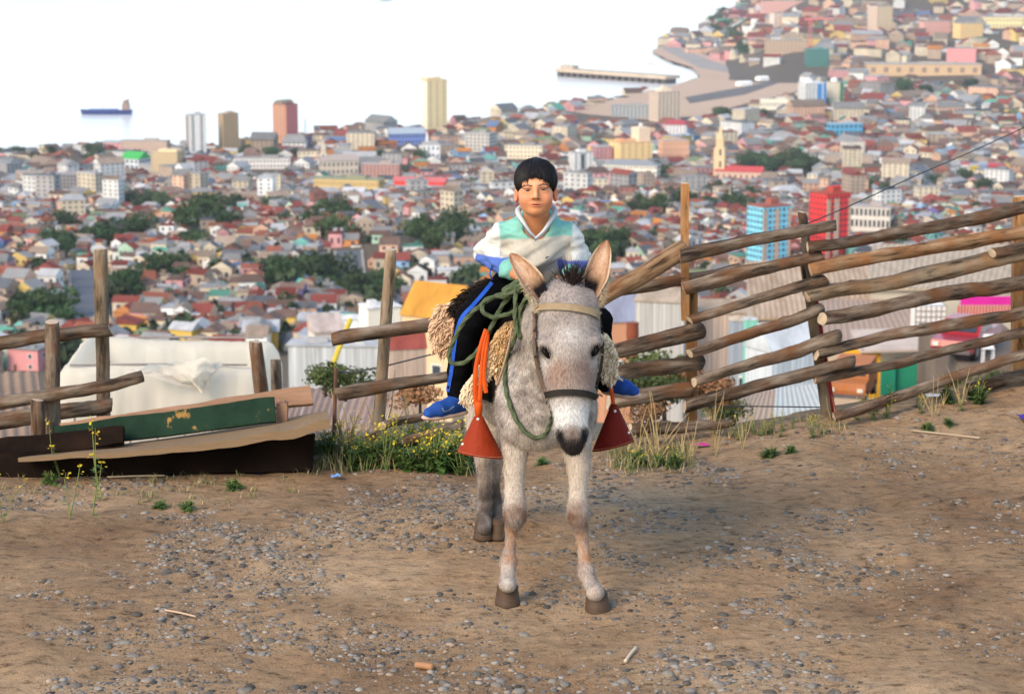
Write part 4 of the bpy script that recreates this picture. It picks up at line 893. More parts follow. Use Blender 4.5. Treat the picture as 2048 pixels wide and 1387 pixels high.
# ------------------------------------------------------------------ plastic covered tank at the left
def tarp():
    Y0, Y1 = 16.0, 17.05; a, b_ = at(128, 736, Y0), at(508, 726, Y0); zr = a.z; x0, x1 = a.x, b_.x
    t = thing('plastic_covered_tank', ((x0+x1)/2, (Y0+Y1)/2, zr-1.0), 'large open tank lined with loose white plastic sheet', 'tank')
    n = 260; per = []
    cs = [(x0,Y0),(x1,Y0),(x1,Y1),(x0,Y1)]; rr = .16
    L = [x1-x0, Y1-Y0]; 
    for k in range(n):
        s = k/n*2*(L[0]+L[1])
        if s < L[0]: q = (x0+s, Y0)
        elif s < L[0]+L[1]: q = (x1, Y0+s-L[0])
        elif s < 2*L[0]+L[1]: q = (x1-(s-L[0]-L[1]), Y1)
        else: q = (x0, Y1-(s-2*L[0]-L[1]))
        per.append(q)
    P = np.array(per); 
    for _ in range(9): P = (np.roll(P,1,0)+P*2+np.roll(P,-1,0))/4
    ctr = P.mean(0); D = P-np.roll(P,1,0); N = np.stack([D[:,1],-D[:,0]],-1); N /= np.linalg.norm(N,axis=1)[:,None]
    prof = [(-.10,-.9),(-.09,-.6),(-.08,-.35),(-.07,-.18),(-.055,-.07),(-.03,-.01),(0,.012),(.03,-.005),(.05,-.06),(.06,-.14),(.07,-.24),(.075,-.36),(.08,-.5),(.085,-.66),(.09,-.84),(.09,-1.0)]
    V = np.zeros((n, len(prof), 3))
    for i in range(n):
        s = i/n*2*(L[0]+L[1]); rim = .03*fbm(s*1.1, 2, 5)+.025*math.sin(s*2.2)+.012*fbm(s*5,1,1)
        for j, (o, dz) in enumerate(prof):
            f = min(1, abs(j-6)/4)
            w = f*(.06*fbm(s*2.1, dz*1.1+s*.6, 1)+.018*abs(math.sin(s*9+dz*3+3*fbm(s*2,dz,9)))+.03*abs(fbm(s*5+dz*7, dz*3, 3)))
            q = P[i]+N[i]*(o+w*(1 if o > -.02 else -1)); V[i,j] = (q[0], q[1], zr+dz+rim*(1-min(1,abs(dz)*1.2)))
    Fs = []
    m_ = len(prof)
    for i in range(n):
        for j in range(m_-1): Fs.append((i*m_+j, i*m_+j+1, ((i+1) % n)*m_+j+1, ((i+1) % n)*m_+j))
    m = bpy.data.materials.new('plastic_sheet'); m.use_nodes = True; b = m.node_tree.nodes['Principled BSDF']; b.inputs['Base Color'].default_value = (.82,.76,.66,1); b.inputs['Roughness'].default_value = .45; b.inputs['Specular IOR Level'].default_value = .4
    n_ = m.node_tree.nodes; tr = n_.new('ShaderNodeBsdfTranslucent'); tr.inputs[0].default_value = (.85,.8,.7,1); tp = n_.new('ShaderNodeBsdfTransparent'); mx = n_.new('ShaderNodeMixShader'); mx.inputs[0].default_value = .5; m2 = n_.new('ShaderNodeMixShader'); m2.inputs[0].default_value = .16
    lk_ = m.node_tree.links; lk_.new(b.outputs[0], mx.inputs[1]); lk_.new(tr.outputs[0], mx.inputs[2]); lk_.new(mx.outputs[0], m2.inputs[1]); lk_.new(tp.outputs[0], m2.inputs[2]); lk_.new(m2.outputs[0], n_['Material Output'].inputs['Surface'])
    mk('plastic_sheet', V.reshape(-1,3), np.array(Fs), m, t, smooth=True)
    # loose flap over the front right corner
    fl = MB(); nu, nv = 22, 12; G = []
    A_, B_, C_ = at(255,738,Y0-.14), at(452,712,Y0-.12), at(408,782,Y0-.2)
    for i in range(nu+1):
        for j in range(nv+1):
            u, v = i/nu, j/nv; top = A_.lerp(B_, u); q = top.lerp(C_, v*(1-.0*u)*(.98 if u > .05 else .9)); 
            q.y -= .09*fbm(u*4, v*3, 8)+.05*math.sin(u*9+v*4); q.z += .04*fbm(u*6, v*2, 4); G.append(q)
    fl.add(G, [(i*(nv+1)+j, (i+1)*(nv+1)+j, (i+1)*(nv+1)+j+1, i*(nv+1)+j+1) for i in range(nu) for j in range(nv)]); fl.build('loose_flap', m, t, smooth=True)
    # cage frame seen through / above
    mc = mat('cage_steel', (.25,.22,.2), rough=.5)
    for yy in (Y0-.02, Y1+.02): b = MB(); b.tube([(x0+.05, yy, zr+.028),(x0+.5*(x1-x0), yy, zr+.036),(x1-.05, yy, zr+.03)], .009, 6); b.build('frame_tube', mc, t)
    for k in range(7):
        x = x0+.1+(x1-x0-.2)*k/6; b = MB(); b.tube([(x, Y0-.17, zr-.95),(x, Y0-.17, zr-.32)], .009, 5); b.build('frame_bar', mc, t)
    b = MB(); b.tube([(x0-.02, Y0-.175, zr-.42),(x1, Y0-.175, zr-.4)], .008, 5); b.build('frame_bar', mc, t)
tarp()
# ------------------------------------------------------------------ log fences
def mat_log(name, c1, c2, c3):
    m = bpy.data.materials.new(name); m.use_nodes = True; n, l = m.node_tree.nodes, m.node_tree.links
    b = n['Principled BSDF']; b.inputs['Roughness'].default_value = .9; b.inputs['Specular IOR Level'].default_value = .2
    tc = n.new('ShaderNodeTexCoord'); oi = n.new('ShaderNodeObjectInfo'); mp = n.new('ShaderNodeMapping'); mp.inputs['Scale'].default_value = (4.5, 26, 26); l.new(tc.outputs['Object'], mp.inputs[0])
    nz = n.new('ShaderNodeTexNoise'); nz.noise_dimensions = '4D'; nz.inputs['Scale'].default_value = 1.0; nz.inputs['Detail'].default_value = 7; nz.inputs['Roughness'].default_value = .65; l.new(mp.outputs[0], nz.inputs['Vector'])
    w = n.new('ShaderNodeMath'); w.operation = 'MULTIPLY'; w.inputs[1].default_value = 40; l.new(oi.outputs['Random'], w.inputs[0]); l.new(w.outputs[0], nz.inputs['W'])
    r = n.new('ShaderNodeValToRGB'); l.new(nz.outputs['Fac'], r.inputs[0]); r.color_ramp.elements[0].position = .38; r.color_ramp.elements[0].color = (*[v*.22 for v in c1], 1); r.color_ramp.elements[1].position = .66; r.color_ramp.elements[1].color = (*c2, 1)
    e = r.color_ramp.elements.new(.48); e.color = (*c1, 1)
    n2 = n.new('ShaderNodeTexNoise'); n2.noise_dimensions = '4D'; n2.inputs['Scale'].default_value = 7; n2.inputs['Detail'].default_value = 6; l.new(tc.outputs['Object'], n2.inputs['Vector']); l.new(w.outputs[0], n2.inputs['W'])
    r2 = n.new('ShaderNodeMapRange'); r2.inputs['From Min'].default_value = .45; r2.inputs['From Max'].default_value = .68; l.new(n2.outputs['Fac'], r2.inputs['Value'])
    mx = n.new('ShaderNodeMix'); mx.data_type = 'RGBA'; l.new(r2.outputs[0], mx.inputs['Factor']); l.new(r.outputs[0], mx.inputs['A'])
    mul = n.new('ShaderNodeMix'); mul.data_type = 'RGBA'; mul.blend_type = 'MULTIPLY'; mul.inputs['Factor'].default_value = .6; mul.inputs['A'].default_value = (*c3, 1); l.new(r.outputs[0], mul.inputs['B']); 
    sc_ = n.new('ShaderNodeMix'); sc_.data_type = 'RGBA'; sc_.blend_type = 'ADD'; sc_.inputs['Factor'].default_value = .35; l.new(mul.outputs['Result'], sc_.inputs['A']); sc_.inputs['B'].default_value = (*c3, 1)
    l.new(sc_.outputs['Result'], mx.inputs['B'])
    hs = n.new('ShaderNodeHueSaturation'); l.new(mx.outputs['Result'], hs.inputs['Color']); rr = n.new('ShaderNodeMapRange'); rr.inputs['To Min'].default_value = .75; rr.inputs['To Max'].default_value = 1.2; l.new(oi.outputs['Random'], rr.inputs['Value']); l.new(rr.outputs[0], hs.inputs['Value'])
    l.new(hs.outputs[0], b.inputs['Base Color'])
    bp = n.new('ShaderNodeBump'); bp.inputs['Strength'].default_value = .9; bp.inputs['Distance'].default_value = .012; l.new(nz.outputs['Fac'], bp.inputs['Height']); l.new(bp.outputs[0], b.inputs['Normal'])
    return m
m_log = mat_log('weathered_log', (.112,.08,.058), (.27,.212,.162), (.15,.07,.033))
m_logo = mat_log('peeled_log', (.22,.128,.068), (.38,.25,.15), (.28,.13,.055))
m_post = mat_log('round_post', (.19,.14,.095), (.3,.23,.16), (.22,.13,.07))
m_pine = mat_log('sawn_pine', (.3,.155,.065), (.4,.24,.12), (.34,.16,.06))
m_end = mat('cut_end_wood', (.42,.33,.24), var=.25, scale=18)
LOGN = 0
def log(name, a, b_, r0, r1, m, parent, mid=None, seg=14, rough=1.0, square=False, ends=True):
    """a log between two world points as its own mesh, x along its length"""
    global LOGN; LOGN += 1; k0 = LOGN*7.3
    a, b_ = Vector(a), Vector(b_); Lg = (b_-a).length; ax = (b_-a).normalized()
    q = ax.to_track_quat('X', 'Z'); Mx = Matrix.Translation(a) @ q.to_matrix().to_4x4(); inv = Mx.inverted()
    off = Vector((0,0,0)) if mid is None else inv @ Vector(mid) - Vector((Lg/2, 0, 0))
    n = max(10, int(Lg/.035)); V = []; Fs = []
    knots = [(random.uniform(.05,.95)*Lg, random.uniform(0, 6.28), random.uniform(.12,.4)) for _ in range(int(Lg*2.2*rough)+1)]
    for i in range(n+1):
        u = i/n; x = u*Lg; c = off*(4*u*(1-u)); r = r0+(r1-r0)*u
        cy = c.y+rough*.02*fbm(x*1.3, k0, 1); cz = c.z+rough*(.024*fbm(x*1.1, k0, 5)+.006*fbm(x*4, k0, 8))
        if i in (0, n): r *= .93
        for k in range(seg):
            th = 2*math.pi*k/seg; rr = r*(1+rough*(.22*fbm(x*1.9, math.cos(th)*.8+k0, math.sin(th)*.8, 3)+.12*fbm(x*6, math.cos(th)*2+k0, math.sin(th)*2, 2)+.05*fbm(x*3, math.cos(th)*6+k0, math.sin(th)*6, 2)))
            for kx, kt, kh in knots:
                dth = (th-kt+math.pi) % (2*math.pi)-math.pi; rr += r*kh*rough*math.exp(-((x-kx)/(r*.6))**2-(dth/.45)**2)
            if square: rr = r*1.0/max(abs(math.cos(th)), abs(math.sin(th)))*(1+.01*fbm(x*3,k0,th))
            V.append((x+(rough*r*.35*math.cos(th+k0)*(1 if i in (0, n) else 0)), cy+math.cos(th)*rr, cz+math.sin(th)*rr))
    for i in range(n):
        for k in range(seg): A = i*seg+k; B_ = i*seg+(k+1) % seg; Fs.append((A, A+seg, B_+seg, B_))
    V.append((-.004, V[0][1]*0, 0)); V.append((Lg+.004, 0, 0))
    for k in range(seg): Fs.append((len(V)-2, k, (k+1) % seg)); Fs.append((len(V)-1, n*seg+(k+1) % seg, n*seg+k))
    me = mesh_of(name, V, Fs, smooth=not square); me.materials.append(m); me.materials.append(m_end)
    for p in me.polygons[-2*seg:]: p.material_index = 1; p.use_smooth = False
    o = bpy.data.objects.new(name, me); link(o, parent); o.matrix_basis = wmat(parent).inverted() @ Mx
    return o
def P3(px, py, Y): return at(px, py, Y)
def rail(par, x0, y0, x1, y1, r0, r1=None, Y=(11.0, 11.0), m=None, mid=None, rough=1.0, name='rail'):
    a, b_ = at(x0, y0, Y[0]), at(x1, y1, Y[1]); k = ppm((a+b_)/2); r1 = r1 or r0
    return log(name, a, b_, r0*.92/k, r1*.92/k, m or m_log, par, None if mid is None else at(mid[0], mid[1], (Y[0]+Y[1])/2), rough=rough)
t = thing('log_fence', (at(1640,840,11.4).x, 11.4, gz(1.7, 11.3)), 'long fence of rough horizontal logs right of the donkey', 'fence')
YA = (10.95, 11.1)
rail(t, 1185,612,1376,493,17,21,(10.9,11.05),m_logo,rough=.7)
rail(t, 1200,584,1480,531,14,13,(11.15,11.25))
rail(t, 1222,704,1401,661,18,20,YA); rail(t, 1228,748,1403,730,16,17,YA); rail(t, 1218,806,1388,779,18,17,YA)
YB = (11.0, 11.2)
rail(t, 1361,517,1672,454,16,12,YB,mid=(1510,484)); rail(t, 1367,578,1646,511,15,13,YB); rail(t, 1379,642,1651,556,11,13,YB,mid=(1515,596)); rail(t, 1379,708,1642,618,11,14,YB)
rail(t, 1388,764,1676,672,11,17,YB,mid=(1530,722)); rail(t, 1371,818,1708,721,14,13,YB,mid=(1540,762))
YC = (11.15, 11.7)
rail(t, 1614,493,2120,402,12,15,YC,mid=(1850,458)); rail(t, 1619,538,2120,450,15,15,YC,m=m_logo); rail(t, 1614,596,2120,492,15,20,YC,m=m_post,mid=(1850,548)); rail(t, 1985,503,2130,478,11,11,(11.5,11.65))
rail(t, 1643,636,2120,546,15,17,YC,mid=(1870,596)); rail(t, 1632,711,2120,606,12,13,YC); rail(t, 1628,758,2120,647,11,11,YC); rail(t, 1666,834,2120,684,11,12,(11.1,11.7)); rail(t, 1928,780,2120,742,14,15,(11.5,11.8))
def post(par, x0, y0, x1, y1, r0, r1, Y, m, square=False, rough=.5, down=.55):
    a, b_ = at(x0, y0, Y), at(x1, y1, Y); d = (b_-a).normalized(); b_ = b_+d*down; k = ppm(a)
    return log('post', a, b_, r0/k, r1/k, m, par, rough=rough, square=square, seg=8 if square else 14)
post(t, 1370,366,1371,640,8,8,11.2,m_pine,True,.2,down=0); post(t, 1384,560,1383,838,11,11,11.27,m_pine,True,.2)
post(t, 1604,424,1613,520,9,9,11.3,m_log,False,.8,down=.1)
m_redp = mat('red_painted_post', (.3,.015,.02), var=.25, scale=5, rough=.6)
post(t, 1608,505,1655,842,9,10,11.32,m_post,True,.2); post(t, 1622,560,1667,838,7,8,11.35,m_redp,True,.2)
post(t, 2040,392,2036,760,13,13,11.85,m_pine,True,.2); post(t, 2062,420,2062,760,9,9,11.9,m_post)
post(t, 1905,760,1858,822,4,4,11.5,m_log,down=.05)
wire_m = mat('fence_wire', (.1,.1,.11), rough=.5, metal=.5)
b = MB(); b.tube([at(1383,812,11.35), at(1500,812,11.4), at(1662,814,11.4)], .0035, 4); b.build('wire', wire_m, t)
t2 = thing('fallen_log', at(1365,850,10.98), 'thick fallen log lying in weeds below the fence', 'log'); rail(t2, 1255,858,1468,842,17,9,(10.9,11.0),name='trunk',rough=1.4)
# middle fence
t = thing('log_fence', at(757,880,10.75), 'short two-rail fence with round post left of the donkey', 'fence')
post(t, 782,499,756,872,11.5,13,10.8,m_post,rough=.3,down=.3); rail(t, 664,675,885,641,17,16,(10.6,10.75)); rail(t, 672,785,900,755,14,13,(10.6,10.75))
b = MB(); b.tube([at(672,735,10.72), at(670,800,10.71), at(667,895,10.7)], .011, 6); b.build('iron_stake', mat('rusty_iron', (.12,.06,.04), var=.4, scale=12), t)
b = MB(); b.tube([at(672,742,10.72), at(700,745,10.8), at(765,733,10.85), at(905,698,10.95)], .004, 4); b.build('wire', wire_m, t)
for (lab, x0, y0, x1, y1, r0, r1) in (('grey fallen log in weeds below the short fence',622,926,775,866,13,10),('thin fallen log below the rider\'s left foot',766,850,860,828,9,9),('dark fallen log behind the yellow weeds',800,884,925,850,11,12)):
    t2 = thing('fallen_log', at((x0+x1)/2, (y0+y1)/2+10, 10.65), lab, 'log'); rail(t2, x0,y0,x1,y1,r0,r1,(10.55,10.75),name='trunk')
# left fence
t = thing('log_fence', at(100,870,10.6), 'log fence with two thick posts at the left edge', 'fence')
post(t, 200,497,206,790,14,14,10.95,m_post,rough=.25,down=.5); post(t, 102,643,104,870,15,15,10.72,m_log,rough=.5,down=.2); post(t, 77,797,77,868,14,14,10.6,m_log,rough=.5,down=.2)
rail(t, -90,702,223,665,15,15,(10.85,10.85),mid=(80,676)); rail(t, -90,815,286,752,16,13,(10.62,10.62),mid=(110,786)); rail(t, -90,860,224,806,18,17,(10.9,10.9))
t2 = thing('leaning_post', at(520,790,13), 'grey weathered post right of the white plastic tank', 'post'); b_ = post(t2, 511,683,520,790,14,15,13.0,m_log,rough=.5,down=.6); b_.name = 'stump'
t2 = thing('leaning_post', at(552,790,13.2), 'shorter post stub next to the grey weathered post', 'post'); b_ = post(t2, 551,718,554,790,11,11,13.2,m_log,rough=.4,down=.6); b_.name = 'stump'
# ------------------------------------------------------------------ scrap boards at the left
def board(name, label, corners, Y, m, th=.03, cat='board', tilt=0.0):
    """corners in px (TL, TR, BR, BL); extruded backwards"""
    P = [at(x, y, (Y if not isinstance(Y, (list, tuple)) else Y[i])) for i, (x, y) in enumerate(corners)]
    n = (P[1]-P[0]).cross(P[3]-P[0]).normalized(); n = n if n.y > 0 else -n
    t = thing(name, (P[2]+P[3])/2, label, cat); N = 24; V = []; Fs = []
    for s in (0, 1):
        for i in range(N+1):
            u = i/N; a = P[0].lerp(P[1], u); b_ = P[3].lerp(P[2], u); w = .012*fbm(u*5, len(label), 2)
            for v in (0, .5, 1): q = a.lerp(b_, v)+n*(th*s)+Vector((0,0,w*(1-v*.5))); V.append(q)
    S = 3*(N+1)
    for i in range(N):
        for v in range(2):
            Fs.append((i*3+v, i*3+v+1, i*3+v+4, i*3+v+3)); Fs.append((S+i*3+v, S+i*3+v+3, S+i*3+v+4, S+i*3+v+1))
        Fs.append((i*3, i*3+3, S+i*3+3, S+i*3)); Fs.append((i*3+2, S+i*3+2, S+i*3+5, i*3+5))
    Fs.append((0,S,S+1,1)); Fs.append((1,S+1,S+2,2)); e = N*3; Fs += [(e,e+1,S+e+1,S+e),(e+1,e+2,S+e+2,S+e+1)]
    mk('panel', V, Fs, m, t); return t
m_plank = mat('brown_plank', (.33,.19,.12), var=.25, scale=3, stretch=(1.5,8,22), bump=.4, bscale=20)
m_dark = mat('tarred_board', (.008,.006,.005), var=.4, scale=4, rough=.95, col2=(.016,.009,.006), spec=.03)  # tar black, also used as the shade colour under the plywood
m_ply = mat('plywood', (.27,.185,.11), var=.3, scale=3, stretch=(2,6,26), bump=.25, bscale=10, col2=(.2,.13,.075), spec=.05)
def mat_greenboard():
    m = bpy.data.materials.new('peeling_green_paint'); m.use_nodes = True; n, l = m.node_tree.nodes, m.node_tree.links; b = n['Principled BSDF']; b.inputs['Roughness'].default_value = .9; b.inputs['Specular IOR Level'].default_value = .08
    tc = n.new('ShaderNodeTexCoord'); nz = n.new('ShaderNodeTexNoise'); nz.inputs['Scale'].default_value = 4.2; nz.inputs['Detail'].default_value = 8; nz.inputs['Roughness'].default_value = .7; l.new(tc.outputs['Object'], nz.inputs['Vector'])
    sx = n.new('ShaderNodeSeparateXYZ'); l.new(tc.outputs['Object'], sx.inputs[0])
    r = n.new('ShaderNodeValToRGB'); l.new(nz.outputs['Fac'], r.inputs[0]); e = r.color_ramp.elements; e[0].position = .3; e[0].color = (.008,.02,.012,1); e[1].position = .62; e[1].color = (.018,.04,.025,1); q = e.new(.645); q.color = (.3,.17,.05,1)
    l.new(r.outputs[0], b.inputs['Base Color']); return m
board('plank','long narrow brown plank leaning behind the green board',[(118,846),(620,770),(626,806),(124,858)],[10.62,10.72,10.7,10.6],m_plank)
board('painted_board','dark green painted board with peeling rusty patches',[(108,852),(548,793),(551,842),(112,898)],[10.5,10.55,10.5,10.45],mat_greenboard())
board('wood_block','small brown block right of the green board',[(552,808),(574,806),(574,842),(553,846)],10.58,m_plank,.06,'block')
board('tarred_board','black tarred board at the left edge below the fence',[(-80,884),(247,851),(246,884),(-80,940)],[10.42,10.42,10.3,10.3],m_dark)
board('under_shade_panel','dark brown board in the shade under the plywood sheet',[(-80,912),(630,866),(624,940),(-80,958)],[10.25,10.4,10.3,10.2],m_dark,.04)  # added dark panel, stands in for the shade below the plywood
def ply():
    t = thing('plywood_sheet', at(350,900,10.3), 'warped plywood sheet lying on the dark boards', 'sheet'); N = 40; near_ = [(36,915,10.02),(200,905,10.05),(346,893,10.08),(450,880,10.1),(560,862,10.12),(660,838,10.14)]; far_ = [(60,911,10.35),(200,893,10.5),(346,874,10.62),(450,858,10.68),(560,838,10.75),(655,820,10.8)]
    A = catmull([at(*q) for q in near_], 8); B_ = catmull([at(*q) for q in far_], 8); V = []; Fs = []; n = len(A); th = .02
    for i in range(n):
        w = .003*math.sin(i*.5)+.008*fbm(i*.25, 3, 3)
        for (q, dz) in ((A[i], w), (A[i].lerp(B_[i], .5), w*.3), (B_[i], 0), (B_[i], -th), (A[i], w-th-.028*(i/n))): V.append(q+Vector((0,0,dz)))
    for i in range(n-1):
        for k in range(5): Fs.append((i*5+k, i*5+(k+1) % 5, (i+1)*5+(k+1) % 5, (i+1)*5+k))
    Fs += [tuple(range(5)), tuple((n-1)*5+k for k in range(5))[::-1]]; mk('sheet', V, Fs, m_ply, t)
ply()
# overhead cable
t = thing('overhead_cable', at(1600,455,12), 'thin black cable rising to the upper right', 'cable'); b = MB(); b.tube(catmull([at(1560,468,11.6), at(1680,420,12.5), at(1830,352,13.5), at(1950,300,14.5), at(2120,222,16)], 6), .0038, 5); b.build('cable', mat('black_cable', (.015,.015,.018), rough=.6), t)
# ------------------------------------------------------------------ stones
def on_ground(px, py):
    r = ray(px, py); t = -CAMZ/r.z
    for _ in range(12):
        p = Vector((r.x*t, r.y*t)); t += ((CAMZ+r.z*t)-gz(p.x, p.y))/(-r.z)*.8
    return Vector((r.x*t, r.y*t, gz(r.x*t, r.y*t)))
def stone_mesh(seed, sub=2):
    r = random.Random(seed); import bmesh
    bm = bmesh.new(); bmesh.ops.create_icosphere(bm, subdivisions=sub, radius=1.0); sc = (r.uniform(.85,1.25), r.uniform(.7,1.0), r.uniform(.45,.7))
    for v in bm.verts:
        n_ = 1+.18*noise.noise(v.co*1.3+Vector((seed*3.1,0,0)))+.08*noise.noise(v.co*3+Vector((0,seed,0))); v.co = Vector((v.co.x*sc[0]*n_, v.co.y*sc[1]*n_, v.co.z*sc[2]*n_))
    me = bpy.data.meshes.new('stone'); bm.to_mesh(me); bm.free(); me.polygons.foreach_set('use_smooth', [True]*len(me.polygons)); return me
m_stone = mat('river_stone', (.14,.127,.114), rough=.9, var=.25, scale=3.5, rnd=.5, hue=.02, bump=.15, bscale=6, spec=.1, col2=(.16,.135,.11))
STM = [stone_mesh(k) for k in range(7)]
for me in STM: me.materials.append(m_stone)
rs_ = np.random.default_rng(21); cands = []
while len(cands) < 21000:
    x, y = rs_.uniform(-2.75, 3.0), rs_.uniform(6.9, 11.3)
    yc = np.interp(x, CX, CY)
    if y > yc-.05: continue
    px, py = topx((x, y, 0))
    if px < -60 or px > 2110 or py > 1420: continue
    dn = .32+1.5*fbm(x*1.3+3, y*1.6, 5)+.8*fbm(x*4, y*4, 2)
    dn *= 1-.75*math.exp(-((px-1120)/190)**2-((py-1290)/70)**2)
    if px > 1480 and y > 9.6: dn *= .3
    if px > 1700 and py > 1150: dn *= .45
    if py < 1010 and px < 700: dn *= .45
    if px < 900 and py > 1010: dn *= 1.4
    if rs_.uniform() > dn: continue
    u = rs_.uniform(); r = .0034*(1-u)**(-.5); r = min(r, .021*rs_.uniform(.7,1.1)); cands.append((r, x, y))
cands.sort(reverse=True)
for k, (r, x, y) in enumerate(cands[:300]):
    inst('stone', STM[k % 7], ground, TRS((x, y, gz(x, y)-r*.05), k*2.4, (r, r, r)))
sm = stone_mesh(40, 1); gvv = np.array([v.co[:] for v in sm.vertices]); gff = np.array([tuple(p.vertices) for p in sm.polygons])
VV = []; FF = []; CC = []
for k, (r, x, y) in enumerate(cands[300:]):
    a = rs_.uniform(0, 6.28); ca, sa = math.cos(a), math.sin(a); sx, sz = rs_.uniform(.75,1.3), rs_.uniform(.6,1.1)
    q = np.stack([(gvv[:,0]*ca*sx-gvv[:,1]*sa)*r+x, (gvv[:,0]*sa*sx+gvv[:,1]*ca)*r+y, gvv[:,2]*r*sz+gz(x, y)], -1); VV.append(q); FF.append(gff+len(gvv)*k)
    v = rs_.uniform(.04,.26); w = rs_.uniform(0, 1); c = np.array([v*1.12, v, v*.88]) if w < .72 else np.array([v*1.3, v*.95, v*.68]); CC.append(np.tile(c, (len(gvv), 1)))
tag(mk('gravel', np.concatenate(VV), np.concatenate(FF), mat('gravel_stone', attr=True, rough=.85, var=.2, scale=60), smooth=True, vcols=np.concatenate(CC)), 'loose grey gravel scattered over the dirt track', 'gravel', kind='stuff')
# ------------------------------------------------------------------ weeds
m_stem = mat('weed_stem', (.17,.2,.06), rough=.8, var=.25, scale=9, rnd=.2); m_leafw = mat('weed_leaf', (.06,.115,.022), rough=.75, var=.4, scale=7, rnd=.25, hue=.015); m_flow = mat('yellow_petal', (.62,.46,.02), rough=.7, var=.15); m_dry = mat('dry_straw', (.42,.31,.15), rough=.9, var=.3, scale=9, rnd=.2); m_grass = mat('grass_blade', (.075,.13,.035), rough=.8, var=.35, scale=5)
def leaf(b, p, d, L, w):
    d = Vector(d).normalized(); s = d.cross(Vector((0,0,1))); s = s.normalized() if s.length > .01 else Vector((1,0,0)); n_ = s.cross(d)
    P = [p, p+d*L*.35+s*w*.5-n_*L*.02, p+d*L*.35-s*w*.5-n_*L*.02, p+d*L*.75+s*w*.35-n_*L*.1, p+d*L*.75-s*w*.35-n_*L*.1, p+d*L-n_*L*.22]; b.add(P, [(0,2,1),(1,2,4,3),(3,4,5)])
def weed_proto(seed, h, nbr, nleaf, nflow, lw=.02, ll=.05):
    r = random.Random(seed); st, lf, fl = MB(), MB(), MB()
    for k in range(nbr):
        a = r.uniform(0, 6.28); lean = r.uniform(.08,.5); hh = h*r.uniform(.55,1.0); pts = [Vector((0,0,0))]; d = Vector((math.cos(a)*lean, math.sin(a)*lean, 1))
        for i in range(5): d = d+Vector((r.gauss(0,.12), r.gauss(0,.12), .05)); pts.append(pts[-1]+d.normalized()*hh/5)
        st.tube(pts, [.0035,.003,.0027,.0022,.0017,.001], 4, cap=False)
        for q in range(nleaf):
            u = r.uniform(.02,.75); i = int(u*5); p = pts[i].lerp(pts[i+1], u*5-i); aa = r.uniform(0,6.28); leaf(lf, p, (math.cos(aa), math.sin(aa), r.uniform(-.1,.6)), ll*r.uniform(.5,1.3)*(1.2-u*.8), lw*r.uniform(.6,1.2)*(1.2-u*.8))
        for q in range(nflow):
            p = pts[-1]+Vector((r.gauss(0,.012), r.gauss(0,.012), r.gauss(-.008,.016))) if q < nflow*.7 else pts[-2].lerp(pts[-1], r.random())+Vector((r.gauss(0,.016), r.gauss(0,.016), 0))
            for z in range(2):
                a2 = r.uniform(0,3.14); s = r.uniform(.0045,.0075); u_ = Vector((math.cos(a2), math.sin(a2), r.gauss(0,.4)))*s; v_ = Vector((-math.sin(a2), math.cos(a2), r.gauss(0,.4)))*s; fl.add([p-u_, p-v_, p+u_, p+v_], [(0,1,2,3)])
    out = []
    for nm, bb, m in (('stem', st, m_stem), ('leaves', lf, m_leafw), ('flowers', fl, m_flow)):
        if bb.f: me = mesh_of(nm, bb.v, bb.f); me.materials.append(m); out.append((nm, me))
    return out
MUST = [weed_proto(300+k, .30, 5, 9, 4) for k in range(4)]; BUSH = [weed_proto(320+k, .2, 13, 16, 1, .034, .06) for k in range(4)]; TALL = [weed_proto(340+k, .42, 2, 5, 8) for k in range(3)]; BARE = [weed_proto(350+k, .3, 5, 1, 0) for k in range(3)]
GREENP = [weed_proto(360+k, .07, 10, 8, 0, .018, .05) for k in range(3)]
def plant(name, proto, p, s, label, group, cat='weed', dry=False):
    t = thing(name, p, label, cat, group, random.uniform(0, 6.28)); t.scale = (s, s, s*random.uniform(.85, 1.15))
    for nm, me in proto:
        o = inst(nm, me, t, Matrix.Identity(4), [m_dry] if dry and nm != 'flowers' else None)
        if nm != 'stem': o['kind'] = 'stuff'
def clump(name, protos, n, box, smin, smax, label, group=None, Y=None, dry=False):
    XS = sorted(random.uniform(box[0], box[2]) for _ in range(n))
    for k in range(n):
        px, py = XS[k], random.uniform(box[1], box[3])
        if Y is None: p = on_ground(px, py)
        else: yy = random.uniform(*Y); q = at(px, 900, yy); p = Vector((q.x, yy, gz(q.x, yy)-.01))
        plant(name, random.choice(protos), p, random.uniform(smin, smax), label+', '+NTH[k]+' from left', group or label, dry=dry)
clump('green_weed', BUSH, 26, (780,0,945,0), .75, 1.25, 'bushy green weed in the dense patch below the left stirrup', Y=(10.35,10.75))
clump('green_weed', BUSH, 12, (630,0,780,0), .6, 1.1, 'bushy green weed right of the plywood sheet', Y=(10.4,10.8))
clump('yellow_flower_weed', MUST, 14, (640,0,935,0), .6, 1.1, 'yellow-flowered weed in the patch below the short fence', Y=(10.3,10.9))
clump('yellow_flower_weed', MUST, 12, (1470,0,1650,0), .35, .7, 'yellow-flowered weed at the foot of the long log fence', Y=(10.85,11.15))
clump('yellow_flower_weed', MUST, 9, (1690,0,1990,0), .35, .7, 'yellow-flowered weed below the lower rails at the right', Y=(11.2,11.6))
clump('green_weed', BUSH, 5, (1890,0,1960,0), .4, .7, 'low green weed beside the white litter at the right', Y=(11.2,11.5))
clump('dry_weed', BARE, 15, (1225,0,1490,0), .6, 1.15, 'dry brown weed stalk between the donkey and the long fence', Y=(10.5,11.1), dry=True)
clump('dry_weed', BARE, 14, (670,0,900,0), .8, 1.5, 'dry weed stalk behind the short fence', Y=(10.7,11.1), dry=True)
